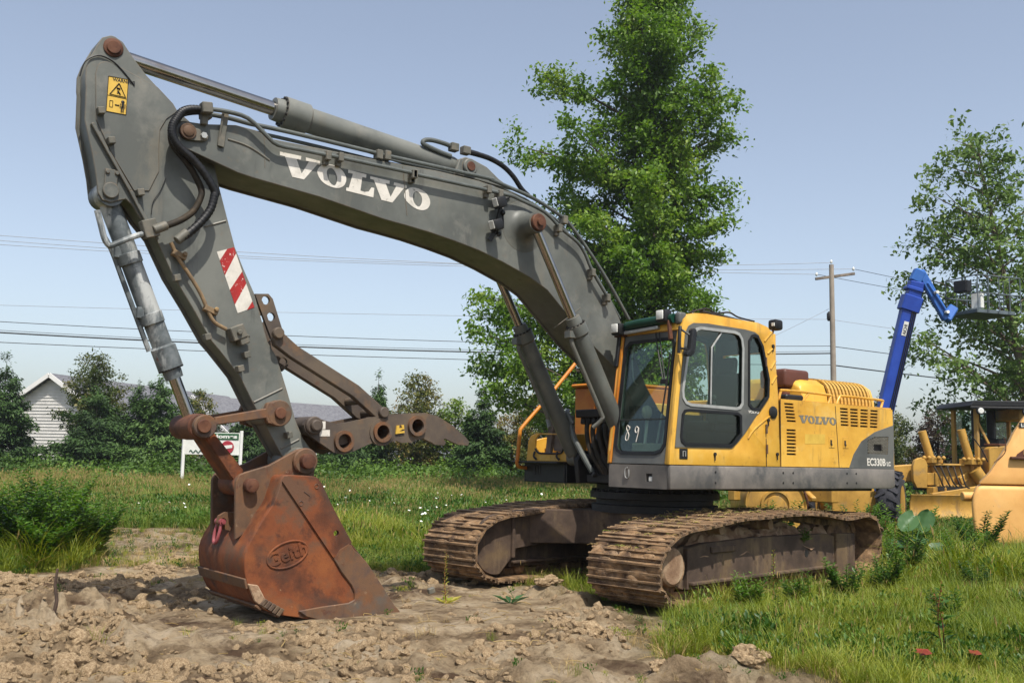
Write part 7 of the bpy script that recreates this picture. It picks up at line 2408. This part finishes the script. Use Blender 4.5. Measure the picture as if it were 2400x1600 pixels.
def on_track(x, y, pad=0.0):
    u, v = x * .9905 + y * .1375, -x * .1375 + y * .9905
    return (np.abs(u + .12) < 2.55 + pad) & (np.abs(np.abs(v) - 1.33) < .50 + pad)
# near grass, right of the bare earth and between the tracks
def near_grass():
    n = 165000
    x, y = rg.uniform(-13, 9.5, n), rg.uniform(-10, 9.5, n)
    d, s = depth_side(x, y)
    k = seen(x, y, .88, 1.5) & (d < 19)
    m_ = dirt_mask(x, y)
    p = np.clip(1.15 - 1.3 * m_, 0, 1)
    p = np.where(m_ > .85, .010 + .05 * (vnoise(x, y, 1.2) > .22), p)
    under_ = (np.abs(x + .3) < 1.9) & (np.abs(y) < 1.0)
    p = np.where(under_, p * .25, p)
    p *= np.where(d > 13, .7, 1)
    k &= (rg.rand(n) < p) & ~on_track(x, y, .04)
    k &= ~((np.hypot(x - 4.9, (y) * .9) < .85))
    x, y = x[k], y[k]
    m_ = m_[k]
    n = len(x)
    z = height(x, y) - .01
    pat = vnoise(x, y, .8)
    idx = np.where(pat > .24, rg.choice([4, 5, 2, 0, 1, 2], n), rg.choice([0, 1, 2, 3, 0, 2, 1, 3], n))
    idx = np.where(rg.rand(n) < np.clip(.08 + .8 * vnoise(x + 20, y, .7), .03, .4), 6, idx)
    odd = rg.rand(n)
    idx = np.where(odd < .03, 7, np.where(odd < .07 + .25 * np.clip(vnoise(x + 2, y, 1.7) - .1, 0, 1), 8, np.where(odd > .90, 9, np.where(odd > .87, 10, idx))))
    idx = np.where((m_ > .5), rg.choice([2, 6, 5, 6, 9, 10], n), idx)
    sc = rg.uniform(.5, 1.2, n) * (1 + 1.1 * vnoise(x + 4, y, .6) + .5 * vnoise(x, y + 3, 2.0)) * np.where(m_ > .5, .55, 1)
    # lusher on the right behind the tail and left of the far track
    sc *= np.where((x < -3), 1.2, np.where(y > 2.2, .74, .95))
    rot = np.stack([rg.normal(size=n) * .12, rg.normal(size=n) * .12, rg.rand(n) * 6.28], 1)
    scatter('grass', np.stack([x, y, z], 1), GP, rot, sc.astype(np.float32), idx.astype(np.int32), 'lush green grass and low weeds around the excavator tracks', 'grass')
    return n
print('near tufts', near_grass())
def field_grass():
    n = 210000
    d = 9 + (rg.rand(n) ** .62) * 41
    s = rg.uniform(-.84, .84, n) * d
    x, y = CAM.x + VD.x * d + VR.x * s, CAM.y + VD.y * d + VR.y * s
    m_ = dirt_mask(x, y)
    k = (m_ < .35) & ~(inpoly(x, y, BARE) & (rg.rand(n) < .9)) & ~on_track(x, y, .1) & ((y < -2.4) | (x < -4.0))
    k &= ~((s > -.0 * d) & (d < 17) & (y > -2.4))
    x, y, d = x[k], y[k], d[k]
    n = len(x)
    pat = vnoise(x, y, .25) + .4 * vnoise(x, y, .9)
    tall = np.clip((d - 17) / 14, 0, 1)
    idx = np.where(rg.rand(n) < .15 + .65 * tall, rg.choice([0, 1, 1, 0, 1, 0, 3, 0, 2, 4], n), rg.choice([2, 2, 0, 4, 5], n))
    idx = np.where((pat > .22) & (rg.rand(n) < .6), rg.choice([4, 5], n), idx)
    sc = rg.uniform(.55, 1.1, n) * (.48 + .52 * tall) * (1 + .8 * vnoise(x, y, .4))
    rot = np.stack([rg.normal(size=n) * .1, rg.normal(size=n) * .1, rg.rand(n) * 6.28], 1)
    scatter('meadow', np.stack([x, y, height(x, y) - .01], 1), FP, rot, sc.astype(np.float32), idx.astype(np.int32), 'tall seeding meadow grass between the excavator and the hedge row', 'meadow')
    return n
print('field tufts', field_grass())
# white daisies dotted through the meadow
def daisies():
    mb = MB()
    for k in range(230):
        d = rg.uniform(13, 30)
        s = rg.uniform(-.5, .12) * d
        x, y = CAM.x + VD.x * d + VR.x * s, CAM.y + VD.y * d + VR.y * s
        if dirt_mask(np.array([x]), np.array([y]))[0] > .4 or on_track(np.array([x]), np.array([y]), .2)[0]:
            continue
        if vnoise(x, y, .35) < .16:
            continue
        c = Vector((x, y, h1(x, y) + rg.uniform(.35, .6)))
        r = rg.uniform(.018, .034)
        nn = Vector((rg.normal() * .4, rg.normal() * .4 + .3, 1)).normalized()
        u, v = perp(nn)
        mb.add([c + (u * math.cos(a) + v * math.sin(a)) * r for a in [2 * math.pi * i / 7 for i in range(7)]], [tuple(range(7))])
    o = mb.build('daisies', 'petal', None, 0, 0)
    tag(o, 'white daisies dotted through the meadow', 'flowers', kind='stuff')
daisies()
# clods of earth on the bare ground
def clod_mesh(seed, k=3):
    r = random.Random(seed)
    bm = bmesh.new()
    bmesh.ops.create_icosphere(bm, subdivisions=k, radius=1.0)
    off = Vector((r.uniform(0, 50), r.uniform(0, 50), r.uniform(0, 50)))
    from mathutils import noise as mn
    sq = (r.uniform(.8, 1.3), r.uniform(.7, 1.1), r.uniform(.45, .75))
    for v in bm.verts:
        p = v.co.copy()
        f = 1 + .45 * mn.noise(p * 1.1 + off) + .28 * mn.noise(p * 2.6 + off) + .14 * mn.noise(p * 6 + off)
        v.co = Vector((p.x * sq[0], p.y * sq[1], p.z * sq[2])) * f
    me = bpy.data.meshes.new('clod')
    bm.to_mesh(me)
    bm.free()
    me.materials.append(MATS['soil_clod'])
    me.polygons.foreach_set('use_smooth', [False] * len(me.polygons))
    return me
pmat('soil_clod', ['806c53', '9a8467', 'b09b7d'], 5, 0.95, spots=[('5f4c39', 9, 0.55, 0.72, 0)], bump=(38, 0.7, 0.02), spec=0.08)
def clods():
    n = 70000
    x, y = rg.uniform(1.5, 9.5, n), rg.uniform(-5, 6, n)
    k = seen(x, y, .60, .5) & (dirt_mask(x, y) > .75)
    cl = vnoise(x, y, .9) + .6 * vnoise(x, y, 2.7) + .25 * np.clip(x - 6.0, 0, 1)
    k &= rg.rand(n) < np.clip(.02 + 1.3 * cl, .012, 1)
    k &= np.hypot(x - 4.9, y) > .75
    x, y = x[k], y[k]
    n = len(x)
    sc = .007 + .034 * rg.rand(n) ** 4 + .014 * rg.rand(n) + .055 * rg.rand(n) ** 24
    rot = rg.rand(n, 3) * 6.28
    rot[:, :2] *= .15
    scatter('clods', np.stack([x, y, height(x, y) + sc * .15], 1), [clod_mesh(i, 2) for i in range(6)], rot, sc.astype(np.float32), rg.randint(0, 6, n).astype(np.int32), 'small dry clods strewn over the bare earth', 'clods')
    return n
print('clods', clods())
for (x, y, r, sd, lb) in ((6.02, -1.60, .16, 3, 'pale rounded clod lying just left of the bucket shadow'), (3.62, 2.80, .13, 5, 'large broken clod in front of the near track'), (3.42, 4.35, .14, 7, 'big clod heap at the grass edge, bottom right of centre'), (2.02, .35, .11, 9, 'crumbling clod between the two tracks, by the near one'), (3.95, 3.95, .08, 13, 'smaller clod beside the heap at the grass edge')):
    o = link('earth_clod', clod_mesh(sd, 4), None, (x, y, h1(x, y) + r * .12))
    o.scale = (r, r, r)
    o.rotation_euler = (0, 0, sd)
    tag(o, lb, 'clod', 'clods of earth')
# dry straw and root litter on the earth
def litter():
    mb = MB()
    for k in range(420):
        x, y = rg.uniform(1.6, 8.5), rg.uniform(-4, 5)
        if dirt_mask(np.array([x]), np.array([y]))[0] < .7:
            continue
        a = rg.rand() * 6.28
        L = rg.uniform(.05, .22)
        z = h1(x, y) + .012
        p = Vector((x, y, z))
        e_ = Vector((math.cos(a), math.sin(a), rg.normal() * .15))
        mb.tube([p, p + e_ * L * .5 + Vector((0, 0, .015)), p + e_ * L + Vector((rg.normal() * .03, rg.normal() * .03, 0))], rg.uniform(.0015, .004), 4, 2)
    o = mb.build('litter', 'straw', None, 0, 0)
    tag(o, 'dry straw and root litter on the bare earth', 'litter', kind='stuff')
litter()
# a stick standing in the soil
z0 = h1(7.12, .0)
m = MB()
m.tube([(0, 0, -.05), (-.02, .01, .10), (.0, .0, .22), (-.01, .01, .36)], .015, 8, 3, rads=(.018, .010))
m.tube([(-.01, 0, .02), (.06, .04, -.0)], .008, 6, 1)
o = m.build('stick', 'twig', None)
o.location = (7.12, .0, z0)
tag(o, 'dark bare stick standing in the clods at lower left', 'stick')
# individual weeds
def stalk_weed(name, label, loc, H, nst, leaf, mat, seed, spread=.1, seedhead=None, group=None, base=0, bl=.25, dens=4.0, asp=.36):
    r = np.random.RandomState(seed)
    T = thing(name, label, 'weed', loc, group)
    sm = MB()
    P, U, N, Sz = [], [], [], []
    hP = []
    for k in range(nst):
        a = r.rand() * 6.28
        ht = H * r.uniform(.6, 1)
        top = Vector((math.cos(a) * spread * ht, math.sin(a) * spread * ht, ht))
        mid = top * .5 + Vector((r.normal() * .02, r.normal() * .02, 0))
        sm.tube([(0, 0, -.02), mid, top], .005, 5, 3, rads=(.007, .002))
        nlv = int(ht / leaf * dens)
        for j in range(nlv):
            f = .12 + .86 * j / nlv
            p = mid * (2 * f * (1 - f)) + top * (f * f)
            b = j * 2.4 + r.rand()
            u = Vector((math.cos(b), math.sin(b), .35)).normalized()
            s_ = leaf * (1.15 - .7 * f) * r.uniform(.7, 1.2)
            P.append(p + u * s_ * .5)
            U.append(u)
            N.append(Vector((-u.x * .4 + r.normal() * .2, -u.y * .4 + r.normal() * .2, 1)).normalized())
            Sz.append(s_)
        if seedhead:
            for j in range(26):
                f = .55 + .45 * j / 26
                p = mid * (2 * f * (1 - f)) + top * (f * f)
                hP.append(p + Vector((r.normal(), r.normal(), r.normal())) * .014)
    for k in range(base):
        b = 6.28 * k / base + r.rand() * .6
        u = Vector((math.cos(b), math.sin(b), .45)).normalized()
        s_ = bl * r.uniform(.7, 1.15)
        P.append(u * s_ * .55)
        U.append(u)
        N.append(Vector((-u.x * .5, -u.y * .5, 1)).normalized())
        Sz.append(s_)
    sm.build('stem', 'weed_stem' if not seedhead else 'seed_head', T, 0)
    co, q = leaves(np.array([tuple(p) for p in P]), np.array([tuple(p) for p in N]), np.array([tuple(p) for p in U]), np.array(Sz), asp, .35)
    np_object('foliage', co, q, mat, T)
    if seedhead:
        hp_ = np.array([tuple(p) for p in hP])
        n_ = len(hp_)
        co, q = leaves(hp_, unit(r.normal(size=(n_, 3))), unit(r.normal(size=(n_, 3)) + np.array([0, 0, 1])), np.full(n_, .022), .6, .2)
        np_object('seed_head', co, q, seedhead, T)
    return T
def gz(x, y):
    return (x, y, h1(x, y) - .01)
stalk_weed('tall_weed', 'tall thin flowering weed in front of the near track frame', gz(.45, 2.20), .98, 1, .07, 'weed_leaf', 41, .04, seedhead='grass_green')
stalk_weed('willow_weed', 'leafy upright weed left of the tall one, by the near track', gz(1.0, 2.30), .42, 2, .10, 'weed_leaf', 42, .15)
stalk_weed('willow_weed', 'leafy weed right of the tall one, below the track frame', gz(.0, 2.32), .50, 3, .10, 'weed_leaf', 43, .2)
stalk_weed('dock_weed', 'reddish dock plant in the right foreground with drooping broad leaves', gz(1.55, 4.75), .78, 2, .16, 'weed_leaf', 44, .12, seedhead='seed_head', base=5, bl=.24)
stalk_weed('willow_weed', 'small leafy weed in the grass below the middle of the track', gz(1.45, 3.05), .45, 2, .10, 'weed_leaf', 45, .12)
stalk_weed('grass_spike', 'thin yellow-green weed spike before the far track idler', gz(3.35, .30), .62, 1, .05, 'grass_green', 46, .03, seedhead='grass_green', base=9, bl=.2)
stalk_weed('plantain', 'low broad-leaved plantain on the bare earth before the far track', gz(2.75, .62), .12, 1, .05, 'dock_leaf', 47, .1, base=6, bl=.22)
for i, (x, y, H, n_, lb) in enumerate(((5.85, -5.0, 1.0, 12, 'leafiest dark weed clump at the left edge of the bare earth'), (6.5, -5.2, 1.15, 12, 'weed clump at the far left edge of the picture'), (5.35, -5.6, .8, 10, 'low weed clump left of the bare patch'), (6.2, -4.5, .7, 9, 'low front weed clump at the left edge'), (5.7, -6.6, 1.25, 12, 'tall weed clump at the back of the left weeds'))):
    stalk_weed('weed_clump', lb, gz(x, y), H, n_ * 4, .17, 'weed_leaf', 50 + i, .55, group='weed clumps at the left', base=16, bl=.24, dens=9, asp=.46)
for i, (x, y, H, n_, lb) in enumerate(((-4.9, .5, .9, 7, 'weed clump hiding the foot of the peach hull'), (-5.6, -.9, .85, 7, 'weed clump before the grader beam'), (-4.3, 1.7, .6, 6, 'weed clump at the right edge below the hull'), (-5.0, -2.0, .8, 6, 'weed clump behind the rear of the near track'), (-3.9, .0, .6, 6, 'weed clump right of the near track tail'), (-6.3, .9, .8, 7, 'weed clump at the lower right of the hull'))):
    stalk_weed('weed_clump', lb, gz(x, y), H * 1.15, n_ * 4, .15, 'weed_leaf', 60 + i, .5, group='weed clumps at the right', base=14, bl=.24, dens=9, asp=.46)
for i, (x, y, H, n_, lb) in enumerate(((1.15, 2.45, .42, 6, 'low leafy weed at the front foot of the near track'), (.45, 2.5, .36, 6, 'low leafy weed below the tall flowering stalk'), (-.55, 2.42, .50, 6, 'leafy weed below the round hole of the track frame'), (-1.5, 2.3, .55, 6, 'leafy weed before the sprocket end of the near track'), (-2.9, 1.7, .80, 7, 'tall leafy weed just behind the near track tail'), (-3.3, .75, .95, 8, 'tallest weed between the track tail and the burdock'), (-3.7, 2.1, .75, 7, 'leafy weed in front of the peach hull'), (-2.3, 3.0, .45, 6, 'small weed in the grass below the hull'), (.2, 4.0, .38, 6, 'small dark weed in the middle of the right-hand grass'))):
    stalk_weed('leafy_weed', lb, gz(x, y), H, n_ * 3, .11, 'weed_leaf', 90 + i, .5, group='weeds beside the near track', base=10, bl=.16, dens=8, asp=.42)
stalk_weed('rusty_dock', 'rust-brown seeding dock right of the near track tail', gz(-3.4, 1.2), .85, 6, .10, 'weed_leaf', 70, .12, seedhead='seed_head')
stalk_weed('rusty_dock', 'second rust-brown dock behind the first, near the burdock', gz(-4.3, -.45), .95, 3, .10, 'weed_leaf', 71, .12, seedhead='seed_head')
# burdock with two big leaves
BU = thing('burdock', 'burdock with two large pale leaves before the grader tyre', 'weed', gz(-4.25, .95))
for (p, u, nn, s_) in (((.02, .0, .72), (.5, -.2, -.5), (.8, .5, .45), .30), ((-.24, .10, .76), (-.3, .25, .6), (.55, .75, .1), .29), ((-.1, .1, .45), (.3, .5, -.1), (.3, .4, .9), .26), ((.2, -.1, .40), (.5, -.3, .1), (.4, .3, .9), .25), ((-.3, .3, .36), (-.4, .5, .0), (.2, .5, .9), .25)):
    m = MB()
    p, u, nn = Vector(p), Vector(u).normalized(), Vector(nn).normalized()
    sd_ = nn.cross(u).normalized()
    nn = u.cross(sd_).normalized()
    rows = []
    for i in range(9):
        t = -.5 + 1.05 * i / 8
        wd_ = .46 * math.sin(math.pi * min(1, (i + .9) / 9.6)) ** .6
        rows.append([p + u * s_ * (t - .12 * abs(j) / 3 * (i < 3)) + sd_ * s_ * wd_ * j / 3 + nn * s_ * (.05 * abs(j) - .12 * t * t + .025 * math.sin(i * 2.1 + j * 1.7)) for j in range(-3, 4)])
    vs = [v for r_ in rows for v in r_]
    m.add(vs, [(i * 7 + j, i * 7 + j + 1, (i + 1) * 7 + j + 1, (i + 1) * 7 + j) for i in range(8) for j in range(6)])
    m.tube([(0, 0, 0), tuple((p - u * s_ * .45) * .6 + Vector((0, 0, .05))), tuple(p - u * s_ * .42)], .009, 6)
    m.build('leaf', 'dock_leaf', BU, 0, 80)
# red leaves low in the grass
for i, (x, y, lb) in enumerate(((2.25, 5.0, 'larger red leaf at the bottom right, beside the dock'), (1.9, 5.2, 'smaller red leaf right of the larger one at bottom right'), (.1, 3.45, 'small red leaf in the grass right of centre'), (-1.2, 2.75, 'tiny red leaf near the track tail'))):
    s_ = (.11, .09, .06, .05)[i]
    co, q = leaves(np.array([[0, 0, .04], [s_ * .6, .02, .05]]), unit(np.array([[.4, .3, 1.0], [.1, .6, 1]])), unit(np.array([[1, .2, -.2], [-.2, 1, .1]])), np.array([s_ * 1.4, s_]), .8, .3)
    o = np_object('fallen_leaf', co, q, 'red_leaf', None, (x, y, h1(x, y) + .10))
    tag(o, lb, 'leaf', 'red leaves in the grass')
# weeds growing on the machine's near track and centre frame
for i, (x, y, z, lb) in enumerate(((.35, -.55, .93, 'bright green weed growing on the far track beside the bearing'), (-1.15, 1.42, .56, 'green weed growing on the near track frame below the top run'))):
    stalk_weed('frame_weed', lb, (x, y, z), .22, 6, .09, 'weed_leaf', 80 + i, .6, base=8, bl=.13)

# dry grass and crumbs caught on the near track's top run
def track_litter():
    r = random.Random(9)
    st, gr = MB(), MB()
    for k in range(900):
        i = r.randrange(len(SHOES))
        p, a = SHOES[i]
        if p[1] < .55 or p[0] < -1.9:
            continue
        y = 1.3285 + r.uniform(-.45, .45)
        c = UM @ Vector((p[0] - math.sin(a) * .03 + r.uniform(-.08, .08), y, p[1] + math.cos(a) * .03 + .02))
        t = r.uniform(0, 6.28)
        L = r.uniform(.03, .10)
        e_ = Vector((math.cos(t), math.sin(t), r.uniform(-.2, .35)))
        (st if r.random() < .8 else gr).tube([c, c + e_ * L * .5 + Z * .012, c + e_ * L], r.uniform(.0015, .004), 4, 1)
    o = st.build('dry_grass', 'straw', TRACK_NEAR, 0, 0)
    o['kind'] = 'stuff'
    o = gr.build('green_blades', 'grass_green', TRACK_NEAR, 0, 0)
    o['kind'] = 'stuff'
track_litter()

# ------------------------------------------------------------------ summer haze
m = MB()
m.box((0, 0, 9.6), (900, 900, 21.4))
o = m.build('haze', 'petal', None, 0, 0)
hm = bpy.data.materials.new('haze')
hm.use_nodes = True
nt = hm.node_tree
nt.nodes.remove(nt.nodes['Principled BSDF'])
pv = nt.nodes.new('ShaderNodeVolumePrincipled')
pv.inputs['Color'].default_value = (0.86, 0.91, 1.0, 1)
pv.inputs['Density'].default_value = 0.00045
pv.inputs['Anisotropy'].default_value = 0.3
nt.links.new(pv.outputs[0], nt.nodes['Material Output'].inputs['Volume'])
o.data.materials.clear()
o.data.materials.append(hm)
tag(o, 'thin pale summer haze over the whole field', 'haze', kind='stuff')
